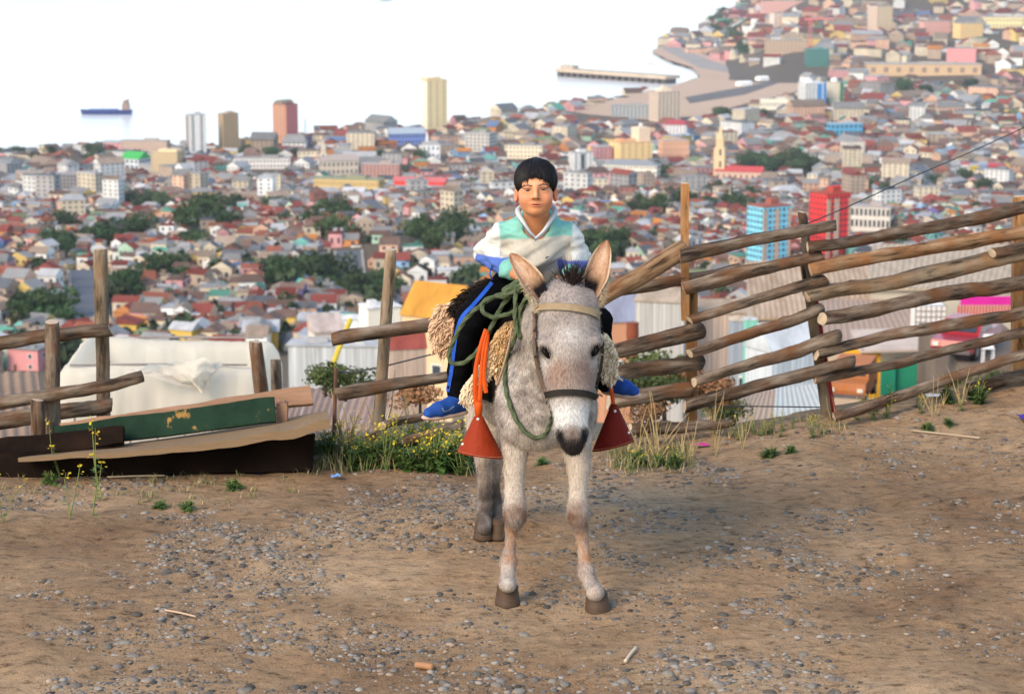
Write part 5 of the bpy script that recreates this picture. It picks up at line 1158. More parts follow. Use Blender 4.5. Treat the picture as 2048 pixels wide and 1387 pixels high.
clump('dry_weed', BARE, 8, (1640,0,1950,0), .4, .8, 'dry weed stalk at the foot of the right rails', Y=(11.1,11.5), dry=True)
clump('green_weed', BUSH, 7, (1230,0,1350,0), .35, .7, 'low green weed beside the right stirrup', Y=(10.35,10.6))
for (px, py, s, lab) in ((140,1035,.95,'tall thin yellow-flowered weed nearest the left corner'),(185,1030,1.0,'tall thin yellow-flowered weed beside a dark stone'),(205,1000,.85,'tall yellow-flowered weed in front of the plywood'),(120,955,.8,'thin yellow-flowered weed before the black board'),(6,1045,.7,'yellow-flowered weed cut by the left edge')):
    plant('yellow_flower_weed', random.choice(TALL), on_ground(px, py), s, lab, None)
for (px, py, s, lab) in ((465,978,1.1,'small green plant before the plywood sheet'),(375,1020,.9,'grey-green low plant on the dirt at the left'),(320,1016,.8,'flat dark green plant left of the grey-green one'),(100,966,1.0,'low green plant below the black board'),(1540,912,1.1,'small green tuft on the dirt right of the fallen log'),(1580,905,.8,'tiny green tuft next to the first tuft'),(1855,862,.9,'small green plant on the right path'),(1897,850,.8,'green plant at the far right path edge'),(900,925,1.3,'low green plant behind the hind legs'),(1085,928,.8,'pale flowering plant between the front legs')):
    plant('ground_plant', random.choice(GREENP), on_ground(px, py), s, lab, None, 'plant')
# grass
gb = MB()
def tuft(p, n, h, spread):
    for k in range(n):
        a = random.uniform(0,6.28); q = p+Vector((random.gauss(0,spread), random.gauss(0,spread), 0)); l = h*random.uniform(.4,1.2); d = Vector((math.cos(a)*.4, math.sin(a)*.4, 1)).normalized(); w = Vector((-math.sin(a), math.cos(a), 0))*.0022; m_ = q+d*l*.55; e = q+d*l+Vector((math.cos(a), math.sin(a), -.4))*l*.3
        c = random.choice([(.10,.14,.04),(.16,.17,.06),(.42,.32,.16),(.3,.24,.11)]); gb.add([q-w, q+w, m_+w*.8, m_-w*.8, e], [(0,1,2,3),(3,2,4)], c)
for k in range(34): yy = random.uniform(10.3,10.8); x = at(random.uniform(1228,1372), 900, yy).x; tuft(Vector((x, yy, gz(x,yy))), 20, .08, .03)
for k in range(60): yy = random.uniform(10.3,10.9); x = at(random.uniform(630,950), 900, yy).x; tuft(Vector((x, yy, gz(x,yy))), 22, .12, .03)
for k in range(18): yy = random.uniform(10.9,11.3); x = at(random.uniform(1440,1700), 900, yy).x; tuft(Vector((x, yy, gz(x,yy))), 12, .06, .03)
for k in range(40): p = on_ground(random.uniform(0,640), random.uniform(945,1010)); tuft(p, 8, .045, .02)
tag(gb.build('grass', mat('grass_mix', attr=True, rough=.85, var=.2), cols=True), 'thin green and straw coloured grass along the track edge', 'grass', kind='stuff')
# scrub on the slope behind the fences
SCR = [crown_mesh(500+k, n=1100, leaf=.075, flat=.7) for k in range(3)]
m_scrub = mat('scrub_leaf', (.075,.1,.03), rough=.85, var=.4, scale=1.5, rnd=.3); m_scrubd = mat('scrub_dry', (.24,.12,.055), rough=.9, var=.4, scale=1.5, rnd=.3)
def scrub(px, py, Y, r, m, lab):
    q = at(px, py, Y); r = r*.62; t = thing('shrub', (q.x, q.y, q.z-r), lab, 'shrub'); inst('crown', SCR[int(px) % 3], t, TRS((0,0,r*.5), px, (r, r, r*.85)), [m]); inst('stem', me_tk, t, TRS((0,0,r*.3), px, (r*.7, r*.7, r*.7)))
for a in ((1265,740,17,.45,m_scrub,'green shrub behind the third rail right of the donkey'),(1330,745,17.5,.5,m_scrub,'green shrub left of the squared post'),(1300,700,26,.7,m_scrub,'pale green shrub before the white shed'),(1345,735,19,.4,m_scrubd,'rust-brown dry shrub at the squared post'),(1420,745,19,.5,m_scrubd,'rust-brown dry shrub right of the squared post'),(1440,790,20,.4,m_scrub,'green shrub below the grey hut'),(690,725,20,.45,m_scrub,'dark green shrub behind the yellow pole'),(650,730,19,.35,m_scrub,'dark green shrub left of the yellow pole'),(840,760,15,.3,m_scrubd,'dry shrub behind the short fence rails'),(1915,640,105,1.9,m_scrub,'dark green shrub beside the caged water tank'),(1965,655,100,1.9,m_scrub,'dark green shrub under the magenta fence'),(1990,740,70,.9,m_scrub,'green shrub right of the red pickup'),(1915,752,70,.6,m_scrub,'green shrub in front of the red pickup'),(1300,800,14,.25,m_scrubd,'dry shrub under the lowest left rail'),(1800,812,60,.8,m_scrubd,'dry shrub before the green panels')): scrub(*a)
# straw mass on the bank just behind the crest
bk = MB(); gb2 = gb; gb = bk
for k in range(650):
    yy = random.uniform(10.9, 16); pxx = random.uniform(560,1150); x = at(pxx, 900, yy).x; z = max(tz(x,yy), gz(x,yy) if yy < 13.5 else -99); tuft(Vector((x, yy, z)), 14, .26 if yy > 12 else .1, .08)
gb = gb2
tag(bk.build('dry_grass_bank', MATS['grass_mix'], cols=True), 'dry straw grass covering the bank behind the fences', 'grass', kind='stuff')
# litter and odd bits
def rock(px, py, r, lab, m=None):
    p = on_ground(px, py); o = inst('rock', STM[2], None, TRS((p.x, p.y, p.z+r*.3), 1.0, (r, r*.8, r)), [m or m_stone]); tag(o, lab, 'rock')
rock(150, 945, .075, 'large brown rock before the black board', mat('brown_rock', (.2,.15,.11), var=.3, scale=8, bump=.4, bscale=12)); rock(745, 905, .06, 'dark rock in the weeds left of the short fence', mat('brown_rock', (.2,.15,.11)))
def stick(px0, py0, px1, py1, r, col, name, lab, cat, lift=.012):
    a, b_ = on_ground(px0, py0)+Vector((0,0,lift)), on_ground(px1, py1)+Vector((0,0,lift)); b = MB(); m = (a+b_)/2+Vector((0,.002,.001)); b.tube(catmull([a, m, b_], 5), r, 6); tag(b.build(name, colmat(col), smooth=True), lab, cat)
stick(400,938,520,950,.006,(.02,.03,.25),'blue_rope','dark blue rope lying before the boards','cord'); stick(215,958,330,955,.004,(.5,.38,.24),'straw_stalk','long pale straw stalk before the plywood','stalk')
stick(330,1225,392,1238,.004,(.55,.38,.25),'twig','pale twig among the stones at the left','twig'); stick(1250,1328,1272,1300,.006,(.6,.5,.38),'wood_chip','pale wood chip at the bottom centre','chip'); stick(832,1335,866,1340,.013,(.36,.19,.1),'stub','short brown wooden stub at the bottom','stub'); stick(1822,865,1960,880,.006,(.4,.31,.22),'thin_branch','thin pale branch lying on the right path','branch')
def litter(px, py, w, h, col, name, lab):
    p = on_ground(px, py); b = MB(); N = 5; G = []
    for i in range(N+1):
        for j in range(N+1): u, v = i/N-.5, j/N-.5; G.append((p.x+u*w, p.y+v*h, p.z+.012+.02*abs(fbm(u*4+px, v*4, 2))+.012*abs(u)))
    b.add(G, [(i*(N+1)+j, (i+1)*(N+1)+j, (i+1)*(N+1)+j+1, i*(N+1)+j+1) for i in range(N) for j in range(N)]); tag(b.build(name, colmat(col), smooth=True), lab, 'litter')
litter(1868,797,.09,.07,(.8,.8,.82),'paper_scrap','crumpled white litter at the right path edge'); litter(672,958,.045,.05,(.2,.4,.8),'plastic_scrap','light blue plastic scrap by the weeds'); litter(1402,895,.07,.04,(.6,.05,.3),'plastic_scrap','pink plastic scrap beside the fallen log'); litter(42,944,.04,.05,(.5,.02,.05),'plastic_scrap','small red scrap below the black board')
litter(2052,840,.08,.12,(.08,.05,.3),'cloth_scrap','purple cloth cut by the right edge')
# ------------------------------------------------------------------ implicit surfaces for the animal and the rider
class Field:
    def __init__(s, lo, hi, h):
        s.h = h; s.lo = np.array(lo, float); s.n = np.ceil((np.array(hi)-s.lo)/h).astype(int)+1
        s.F = np.full(s.n, 9.0, np.float32)
    def sub(s, lo, hi):
        a = np.clip(np.floor((np.array(lo)-s.lo)/s.h).astype(int), 0, s.n); b = np.clip(np.ceil((np.array(hi)-s.lo)/s.h).astype(int)+1, 0, s.n)
        if np.any(b <= a): return None
        sl = tuple(slice(a[i], b[i]) for i in range(3)); ax = [s.lo[i]+s.h*np.arange(a[i], b[i]) for i in range(3)]
        return sl, ax[0][:,None,None], ax[1][None,:,None], ax[2][None,None,:]
    def blend(s, sl, D, k, neg=False):
        A = s.F[sl]; D = D.astype(np.float32)
        if neg:
            D = -D; h = np.clip(.5+.5*(D-A)/k, 0, 1); s.F[sl] = A+(D-A)*h+k*h*(1-h)
        else:
            h = np.clip(.5+.5*(A-D)/k, 0, 1); s.F[sl] = A+(D-A)*h-k*h*(1-h)
    def cone(s, p, q, r1, r2, k=.02, neg=False, fx=1.0):
        """capsule that tapers from p to q"""
        p, q = np.array(p, float), np.array(q, float); m = max(r1, r2)*max(1, fx)+k+3*s.h
        g = s.sub(np.minimum(p, q)-m, np.maximum(p, q)+m)
        if g is None: return
        sl, X, Y, Z = g; d = q-p; L2 = float(d@d)+1e-12
        t = np.clip(((X-p[0])*d[0]+(Y-p[1])*d[1]+(Z-p[2])*d[2])/L2, 0, 1)
        D = np.sqrt(((X-p[0]-t*d[0])/fx)**2+(Y-p[1]-t*d[1])**2+(Z-p[2]-t*d[2])**2)-(r1+(r2-r1)*t)
        s.blend(sl, D, k, neg)
    def chain(s, pts, k=.02, fx=1.0):
        for (p, r1), (q, r2) in zip(pts[:-1], pts[1:]): s.cone(p, q, r1, r2, k, fx=fx)
    def ell(s, c, r, k=.02, rot=None, neg=False):
        c = np.array(c, float); r = np.array(r, float); m = r.max()+k+3*s.h
        g = s.sub(c-m, c+m)
        if g is None: return
        sl, X, Y, Z = g; X, Y, Z = X-c[0], Y-c[1], Z-c[2]
        if rot is not None:
            Rm = np.array(rot); X, Y, Z = (Rm[0,0]*X+Rm[1,0]*Y+Rm[2,0]*Z, Rm[0,1]*X+Rm[1,1]*Y+Rm[2,1]*Z, Rm[0,2]*X+Rm[1,2]*Y+Rm[2,2]*Z)
        k0 = np.sqrt((X/r[0])**2+(Y/r[1])**2+(Z/r[2])**2); k1 = np.sqrt((X/r[0]**2)**2+(Y/r[1]**2)**2+(Z/r[2]**2)**2)+1e-9
        s.blend(sl, k0*(k0-1)/k1, k, neg)
    def mesh(s, smooth=2):
        F = s.F; I = F < 0; n = np.array(F.shape)-1
        cs = [(i,j,k) for i in (0,1) for j in (0,1) for k in (0,1)]
        cnt = np.zeros(n, np.int8)
        for i,j,k in cs: cnt += I[i:i+n[0], j:j+n[1], k:k+n[2]]
        act = np.argwhere((cnt > 0) & (cnt < 8)); idx = np.full(n, -1, np.int32); idx[tuple(act.T)] = np.arange(len(act))
        val = {c: F[act[:,0]+c[0], act[:,1]+c[1], act[:,2]+c[2]] for c in cs}
        acc = np.zeros((len(act), 3)); num = np.zeros(len(act))
        for c in cs:
            for a in range(3):
                if c[a] == 0:
                    d = list(c); d[a] = 1; d = tuple(d); va, vb = val[c], val[d]; m = (va < 0) != (vb < 0)
                    t = np.where(m, va/np.where(m, va-vb, 1), 0); p = np.array(c, float)[None,:].repeat(len(act), 0); p[:,a] += t
                    acc += p*m[:,None]; num += m
        V = (act+acc/num[:,None])*s.h+s.lo; Q = []
        for a in range(3):
            b, c = (a+1) % 3, (a+2) % 3; sl0 = [slice(None)]*3; sl1 = [slice(None)]*3; sl0[a] = slice(0, -1); sl1[a] = slice(1, None)
            e0, e1 = I[tuple(sl0)], I[tuple(sl1)]; E = np.argwhere(e0 != e1); ok = np.all(E[:, [b, c]] > 0, 1) & np.all(E[:, [b, c]] < n[[b, c]], 1) & (E[:, a] < n[a]); E = E[ok]
            flip = ~e0[tuple(E.T)]
            def g(db, dc): q = E.copy(); q[:,b] -= db; q[:,c] -= dc; return idx[tuple(q.T)]
            q = np.stack([g(1,1), g(0,1), g(0,0), g(1,0)], 1); q[flip] = q[flip][:, ::-1]; Q.append(q)
        Q = np.concatenate(Q); Q = Q[np.all(Q >= 0, 1)]
        for _ in range(smooth):
            S = np.zeros_like(V); N = np.zeros(len(V))
            for i in range(4):
                a_, b_ = Q[:, i], Q[:, (i+1) % 4]; np.add.at(S, a_, V[b_]); np.add.at(N, a_, 1); np.add.at(S, b_, V[a_]); np.add.at(N, b_, 1)
            V = V*.5+.5*S/np.maximum(N, 1)[:,None]
        return V, Q
def bvh_of(V, Q): return BVHTree.FromPolygons([tuple(v) for v in V], [tuple(int(i) for i in q) for q in Q])
def nz3(V, sc, seed=0, o=2):
    return np.array([noise.fractal(Vector((v[0]*sc+seed, v[1]*sc, v[2]*sc)), 1.0, 2.0, o) for v in V])
def near(V, p, r):           # soft 0..1 blob weight
    d = np.linalg.norm(V-np.array(p), axis=1); return np.clip(1-d/r, 0, 1)
def ss(x, a, b): t = np.clip((x-a)/(b-a), 0, 1); return t*t*(3-2*t)
def lerpc(Cc, col, w): return Cc*(1-w[:,None])+np.array(col)[None,:]*w[:,None]

# ------------------------------------------------------------------ donkey
def A3(px, py, Y): return np.array(at(px, py, Y))
U = np.array([-.225, .974, 0]); S0 = np.array([.128, 8.30, 0])       # trunk axis from chest to rump
def trunk(s, z, off=0): p = S0+U*s; return np.array([p[0]+off*.974, p[1]+off*.225, z])
D = Field((-.55, 7.55, -.02), (.62, 9.55, 1.36), .0085)
rotU = np.array([[.974,-.225,0],[.225,.974,0],[0,0,1.0]])
D.ell(trunk(.0,.775), (.165,.19,.215), .06, rotU); D.ell(trunk(.18,.82), (.165,.24,.24), .08, rotU)
D.ell(trunk(.40,.78), (.225,.36,.255), .08, rotU); D.ell(trunk(.70,.80), (.19,.26,.23), .08, rotU)
D.ell(trunk(.12,.99), (.09,.22,.1), .08, rotU)                                   # withers
# neck
D.chain([(trunk(.10,.84), .165), (A3(1090,715,8.24), .128), (A3(1108,650,8.14), .11), (A3(1128,605,8.05), .092)], .07)
# shoulders and breast
D.ell(A3(1033,818,8.2), (.085,.13,.15), .06); D.ell(A3(1150,818,8.2), (.088,.13,.15), .06); D.ell(A3(1075,850,8.12), (.12,.09,.1), .06)
# head
Hc = [(A3(1138,612,8.0), .1), (A3(1139,655,7.955), .108), (A3(1139,700,7.925), .108), (A3(1140,750,7.885), .093), (A3(1141,792,7.845), .075), (A3(1142,830,7.805), .056), (A3(1143,858,7.785), .058)]
D.chain(Hc, .03)
D.ell(A3(1139,708,8.03), (.088,.11,.125), .05); D.ell(A3(1141,790,7.92), (.06,.07,.1), .04)
D.ell(A3(1144,868,7.775), (.061,.057,.05), .022); D.ell(A3(1146,890,7.79), (.04,.046,.038), .02)     # muzzle and lower lip
for (x, y, Yy) in ((1092,690,7.875), (1190,690,7.885)): D.ell(A3(x,y,Yy), (.034,.04,.035), .03)     # brow
for (x, y, Yy, a) in ((1092,707,7.848,-.54), (1191,703,7.858,.54)): D.ell(A3(x,y,Yy), (.014,.03,.03), .014, np.array(Matrix.Rotation(a, 3, 'Y')), neg=True)
for (x, y, Yy, a) in ((1117,872,7.735,.35), (1172,870,7.74,-.35)):
    rm = np.array(Matrix.Rotation(a, 3, 'Y')); D.ell(A3(x,y,Yy), (.011,.03,.022), .012, rm, neg=True)
D.ell(A3(1145,883,7.722), (.04,.02,.005), .006, neg=True)                          # mouth line
for (x, y) in ((1094,606), (1182,602)): D.ell(A3(x,y,8.0), (.032,.035,.036), .04)
def leg(pts, Y0, Y1, k=.011):
    ys = np.linspace(0, 1, len(pts)); L = []
    for (px, py, w, dY), u in zip(pts, ys):
        Yy = Y0+(Y1-Y0)*u+dY; p = A3(px, py, Yy); L.append((p, w*.95/2/ppm(p)))
    D.chain(L, k); return L
LF = leg([(1035,850,78,.06),(1030,900,56,.03),(1029,940,45,.02),(1029,985,40,.0),(1030,1010,46,-.012),(1030,1030,49,-.02),(1026,1050,33,0),(1022,1062,24,.01),(1021,1092,22,.01),(1018,1110,25,.005),(1017,1122,37,.0),(1016,1140,26,-.01),(1015,1156,30,-.02),(1015,1167,40,-.028)], 8.13, 8.02)
RF = leg([(1150,850,78,.06),(1153,900,60,.03),(1158,935,48,.02),(1156,985,36,.0),(1155,1012,42,-.01),(1156,1033,45,-.018),(1161,1055,33,0),(1164,1070,27,.01),(1168,1105,25,.01),(1171,1129,27,.005),(1173,1143,36,.0),(1179,1160,28,-.01),(1186,1174,33,-.02),(1190,1184,41,-.028)], 8.10, 7.96)
HL = leg([(985,800,130,.05),(972,870,80,.02),(966,920,34,.0),(969,960,28,.05),(969,985,28,.1),(969,1005,33,.12),(969,1025,31,.10),(970,1045,30,.03),(968,1058,30,.0)], 9.0, 8.93)
HR = leg([(1040,800,130,.05),(1010,870,70,.02),(992,920,28,.02),(990,960,22,.06),(990,985,22,.1),(991,1005,28,.12),(992,1025,26,.1),(995,1045,26,.05),(996,1058,30,.02)], 9.08, 9.0)
dV, dQ = D.mesh(2)
# coat colour from where it is on the animal
def donkey_cols(V):
    pxy = np.array([topx(v) for v in V]); x, y = pxy[:,0], pxy[:,1]; n1 = nz3(V, 10, 11, 3); n2 = nz3(V, 26, 9, 2); n3 = nz3(V, 70, 1, 1)
    c = np.tile(np.array([.275,.225,.19]), (len(V), 1))
    c = lerpc(c, (.11,.088,.077), ss(n1, .0, .55)*.42); c = lerpc(c, (.45,.395,.345), ss(-n1, .1, .7)*.65)
    c *= np.clip(1+.55*n2+.3*n3, .4, 1.8)[:,None]
    headw = (V[:,1] < np.interp(y, [560,640,760,800,910], [8.09,8.07,8.02,7.95,7.9])) & (y < 910) & (V[:,2] > .48)
    h = headw.astype(float)
    c = lerpc(c, (.285,.23,.20), h*.6)
    c = lerpc(c, (.235,.135,.09), h*np.clip(near(V, A3(1112,752,7.80), .085)*1.5, 0, 1)*.9); c = lerpc(c, (.16,.105,.085), h*np.clip(near(V, A3(1166,748,7.81), .085)*1.5, 0, 1)*.85)
    c = lerpc(c, (.24,.17,.14), h*ss(y, 725, 760)*(1-ss(y, 775, 800))*.5); c = lerpc(c, (.46,.41,.375), h*ss(y, 640, 662)*(1-ss(y, 675, 705))*np.clip(1-np.abs(x-1140)/45, 0, 1)*.7)
    c = lerpc(c, (.26,.21,.19), h*(1-ss(y, 590, 622))*.6)
    c = lerpc(c, (.50,.46,.42), h*ss(y, 784, 828)*(1-ss(y, 842, 866)))
    c = lerpc(c, (.025,.02,.018), h*ss(y+10*n2, 860, 878)*(.25+.75*ss(y, 868, 886))*np.clip(1.7-np.abs(x-1145)/28, 0, 1)); c = lerpc(c, (.10,.055,.035), h*near(V, A3(1145,862,7.72), .045)*.8)
    for p in ((1116,873,7.74),(1173,871,7.745)): c = lerpc(c, (.01,.008,.008), np.clip(near(V, A3(*p), .04)*2, 0, 1))
    for p in ((1091,706,7.85),(1191,703,7.86)): c = lerpc(c, (.035,.028,.025), np.clip(near(V, A3(*p), .044)*1.6, 0, 1))
    for p in ((1088,728,7.86),(1192,722,7.865)): c = lerpc(c, (.5,.44,.39), near(V, A3(*p), .06)*.5)
    # belly, chest and legs
    c = lerpc(c, (.44,.35,.275), (1-h)*(1-ss(V[:,2], .5, .72))*ss(V[:,2], .3, .45)*.85)
    lg = (V[:,2] < .42).astype(float)*np.clip(.8+1.1*nz3(V, 16, 4, 2), .25, 1.25)
    c = lerpc(c, (.34,.255,.2), lg*.6)
    for L in (LF, RF):
        c = lerpc(c, (.17,.105,.075), lg*np.clip(near(V, L[5][0]+np.array([0,-.03,-.015]), .085)*2, 0, 1)); c = lerpc(c, (.33,.17,.09), lg*np.clip(near(V, (L[7][0]+L[9][0])/2+np.array([.02,-.03,0]), .1)*1.6, 0, 1)*.8); c = lerpc(c, (.42,.345,.3), lg*near(V, L[11][0], .05)*.8)
        c = lerpc(c, (.06,.045,.04), lg*near(V, L[10][0]+np.array([0,.035,-.01]), .03)*.8); c = lerpc(c, (.05,.035,.028), lg*near(V, L[12][0]+np.array([0,0,-.03]), .05)*1.0)
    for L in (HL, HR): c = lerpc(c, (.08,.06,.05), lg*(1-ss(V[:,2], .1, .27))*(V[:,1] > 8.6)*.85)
    return np.clip(c*np.array([1.1,1.17,1.25]), .004, .9)
def mat_fur():
    m = bpy.data.materials.new('short_coat'); m.use_nodes = True; n, l = m.node_tree.nodes, m.node_tree.links; b = n['Principled BSDF']; b.inputs['Roughness'].default_value = .85; b.inputs['Specular IOR Level'].default_value = .15
    b.inputs['Specular IOR Level'].default_value = .08
    a = n.new('ShaderNodeAttribute'); a.attribute_name = 'Col'; tc = n.new('ShaderNodeTexCoord'); mp = n.new('ShaderNodeMapping'); mp.inputs['Scale'].default_value = (190,190,60); l.new(tc.outputs['Object'], mp.inputs[0])
    nz = n.new('ShaderNodeTexNoise'); nz.inputs['Scale'].default_value = 1; nz.inputs['Detail'].default_value = 4; l.new(mp.outputs[0], nz.inputs['Vector']); hs = n.new('ShaderNodeHueSaturation'); l.new(a.outputs['Color'], hs.inputs['Color'])
    r = n.new('ShaderNodeMapRange'); r.inputs['From Min'].default_value = .3; r.inputs['From Max'].default_value = .7; r.inputs['To Min'].default_value = .8; r.inputs['To Max'].default_value = 1.18; l.new(nz.outputs['Fac'], r.inputs['Value']); l.new(r.outputs[0], hs.inputs['Value']); l.new(hs.outputs[0], b.inputs['Base Color'])
    bp = n.new('ShaderNodeBump'); bp.inputs['Strength'].default_value = .5; bp.inputs['Distance'].default_value = .006; l.new(nz.outputs['Fac'], bp.inputs['Height']); l.new(bp.outputs[0], b.inputs['Normal']); return m
m_fur = mat_fur()
donkey = thing('donkey', (float(S0[0]), 8.4, 0), 'light grey donkey facing the camera on the dirt track', 'donkey')
mk('body', dV, dQ, m_fur, donkey, smooth=True, vcols=donkey_cols(dV))
DB = bvh_of(dV, dQ)
def coat(V, Q, Cc, n):
    r = np.random.default_rng(5); N = np.zeros_like(V); nn = np.cross(V[Q[:,1]]-V[Q[:,0]], V[Q[:,2]]-V[Q[:,0]])
    for i in range(4): np.add.at(N, Q[:,i], nn)
    N /= np.linalg.norm(N, axis=1)[:,None]+1e-12
    ok = np.nonzero((N[:,1] < .25) & (V[:,2] > .1))[0]; k = r.choice(ok, n); p = V[k]+r.normal(0,.003,(n,3)); p -= N[k]*.001; m = N[k]
    d = np.array([0,0,-1.0])[None,:]+r.normal(0,.35,(n,3)); d -= m*np.sum(d*m, 1)[:,None]; d /= np.linalg.norm(d, axis=1)[:,None]+1e-9; d = d+m*r.uniform(.25,.6,(n,1)); d /= np.linalg.norm(d, axis=1)[:,None]
    L = r.uniform(.008,.017,(n,1)); w = np.cross(d, m); w /= np.linalg.norm(w, axis=1)[:,None]+1e-9; wd = .0011
    T = np.stack([p-w*wd, p+w*wd, p+d*L], 1).reshape(-1,3); F_ = np.arange(3*n).reshape(-1,3); col = np.repeat(Cc[k]*r.uniform(.88,1.3,(n,1)), 3, 0)
    o = mk('coat_hair', T, F_, m_fur, donkey, vcols=np.clip(col, .004, .9)); o['kind'] = 'stuff'
coat(dV, dQ, donkey_cols(dV), 70000)
def surf(px, py, off=.004, tree=None):
    """first point of the animal seen at a pixel, lifted off its skin"""
    r = ray(px, py).normalized(); h = (tree or DB).ray_cast(cam.location, r)
    if h[0] is None: return None
    return h[0]+h[1]*off
# hooves
m_hoof = mat('hoof_horn', (.09,.048,.026), rough=.6, var=.35, scale=14, stretch=(1,1,5), col2=(.06,.042,.032), bump=.2, spec=.2)
def hoof(p, rx, tiltx, Yw):
    V = []; Fs = []; n = 18; rows = [(.0,1.10,-.016),(.006,1.12,-.016),(.02,1.05,-.011),(.036,.97,-.004),(.047,.92,.002),(.051,.97,.003),(.056,.93,.006),(.064,.72,.01)]
    for z, s, dy in rows:
        for k in range(n):
            a = 2*math.pi*k/n; V.append((p[0]+tiltx*(.06-z)+rx*s*math.cos(a), p[1]+dy+rx*s*1.12*math.sin(a)*(1 if math.sin(a) < 0 else .8), p[2]+z*1.25))
    for i in range(len(rows)-1):
        for k in range(n): Fs.append((i*n+k, i*n+(k+1) % n, (i+1)*n+(k+1) % n, (i+1)*n+k))
    Fs += [tuple(range(n))[::-1], tuple((len(rows)-1)*n+k for k in range(n))]; mk('hoof', V, Fs, m_hoof, donkey, smooth=True)
for (px, py, w, tx) in ((1015,1209,46,.0),(1193,1222,47,.12),(967,1076,37,0),(997,1076,30,0)):
    r = ray(px, py); tt = -CAMZ/r.z; p = Vector((r.x*tt, r.y*tt+.03, -.004)); hoof(p, w/2/ppm(p), tx, 0)
# eyes
m_eye = mat('dark_eye', (.006,.005,.004), rough=.4, var=0, spec=.15)
def ellipsoid_mesh(name, c, r, rot, m, parent, seg=14):
    V = []; Fs = []; n = seg; k = seg//2; Rm = rot or Matrix.Identity(3)
    for i in range(k+1):
        th = math.pi*i/k
        for j in range(n): a = 2*math.pi*j/n; V.append(Vector(c)+Rm @ Vector((r[0]*math.sin(th)*math.cos(a), r[1]*math.sin(th)*math.sin(a), r[2]*math.cos(th))))
    for i in range(k):
        for j in range(n): Fs.append((i*n+j, i*n+(j+1) % n, (i+1)*n+(j+1) % n, (i+1)*n+j))
    return mk(name, V, Fs, m, parent, smooth=True)
for (x, y, Yy, a) in ((1092,706,7.862,.55), (1191,702,7.872,-.55)):
    ellipsoid_mesh('eye', at(x,y,Yy), (.0095,.016,.0235), Matrix.Rotation(-a, 3, 'Y'), m_eye, donkey)
# ears: cupped leaf shapes
SG = -1
def ear(base, tip, wpx, side, fwd, rollv):
    base, tip = Vector(base), Vector(tip); ax = tip-base; L = ax.length; ax.normalize(); nrm = Vector(fwd); nrm = (nrm-ax*nrm.dot(ax)).normalized(); lat = ax.cross(nrm)
    nu, nv = 26, 15; V = []; Cc = []; k = ppm(base)
    for s in (0, 1):
        for i in range(nu+1):
            u = i/nu; prof = min(1, (u*1.55+.42))**1.1*max(0, 1-u**3.4)**.7; w = wpx/2/k*max(prof, .08)
            cup = .95*(1-u*.5); bend = Vector((0,0,0))+nrm*(.035*math.sin(u*2.6))
            for j in range(nv+1):
                v = 2*j/nv-1; a = v*1.25*cup; off = lat*(w*math.sin(a)/math.sin(1.25*cup)) - nrm*(w*(math.cos(a)-1)*1.15)
                q = base+ax*(L*u)+bend+off-(nrm*(.010*(1-abs(v)**4)) if s else Vector((0,0,0))); V.append(q)
                e = abs(v)
                if s == 0:
                    c = np.array([.42,.25,.155]); c = c*(1+.25*fbm(u*9, v*4, 2)); c = c*(1-.6*math.exp(-((u-.5)/.3)**2)*0)+0
                    cr = np.array([.5,.4,.28]); dk = math.exp(-((e-.70)/.1)**2)*.6; c = c*(1-dk)+np.array([.07,.03,.02])*dk; we = max(0, min(1, (e-.8)/.12)); c = c*(1-we)+cr*we
                    hl = math.exp(-((v*1.0+.1*side)/.22)**2)*max(0, min(1, (u-.35)*3)); c = c*(1-.45*hl)+np.array([.60,.47,.36])*.45*hl
                    tipw = max(0, min(1, (u-.78)/.16))*(.45+.55*e); c = c*(1-tipw)+np.array([.2,.075,.03])*tipw
                    bk = math.exp(-(max(0, u-.2)/.15)**2)*max(0, min(1, (.62-v*side*SG)*2.2)); bk = min(1, bk*1.35); c = c*(1-bk)+np.array([.01,.008,.01])*bk
                else: c = np.array([.36,.28,.21]); tw = max(0, min(1, (u-.75)/.2)); c = c*(1-tw)+np.array([.14,.06,.03])*tw
                Cc.append(c)
    Fs = []; S = (nu+1)*(nv+1)
    for i in range(nu):
        for j in range(nv):
            a = i*(nv+1)+j; Fs.append((a, a+1, a+nv+2, a+nv+1)); Fs.append((S+a, S+a+nv+1, S+a+nv+2, S+a+1))
        a = i*(nv+1); Fs.append((a, a+nv+1, S+a+nv+1, S+a)); a += nv; Fs.append((a, S+a, S+a+nv+1, a+nv+1))
    for j in range(nv): a = nu*(nv+1)+j; Fs.append((a, a+1, S+a+1, S+a))
    me = mk('ear', V, Fs, m_fur, donkey, smooth=True, vcols=np.array(Cc)); return me
ear(A3(1092,608,7.985), A3(1020,509,8.06), 48, 1, (.25,-1,.15), 0)
ear(A3(1180,602,7.985), A3(1214,482,8.06), 50, -1, (-.12,-1,.1), 0)
# hair: forelock and mane as many fine strands
def strands(name, roots, m, parent, length, r0, droop, jit, n):
    b = MB()
    for k in range(n):
        p, d = roots(k); L = length*random.uniform(.6, 1.15); pts = [Vector(p)]; d = Vector(d).normalized()+Vector((random.gauss(0,jit), random.gauss(0,jit), random.gauss(0,jit)))
        for i in range(4): d = d+Vector((0,0,-droop*i)); pts.append(pts[-1]+d.normalized()*(L/4))
        b.tube(pts, [r0, r0*.9, r0*.7, r0*.45, r0*.1], 3, cap=False)
    return b.build(name, m, parent, smooth=True)
m_mane = mat('dark_mane_hair', (.022,.014,.012), rough=.5, var=.4, scale=30)
fr = A3(1141,588,7.97)
def froot(k):
    a = random.uniform(-1, 1); side = random.gauss(.3, .5)
    return Vector(fr)+Vector((a*.014, random.uniform(-.01,.06), random.uniform(-.012,.02))), (side*.55, -.12, 1.0)
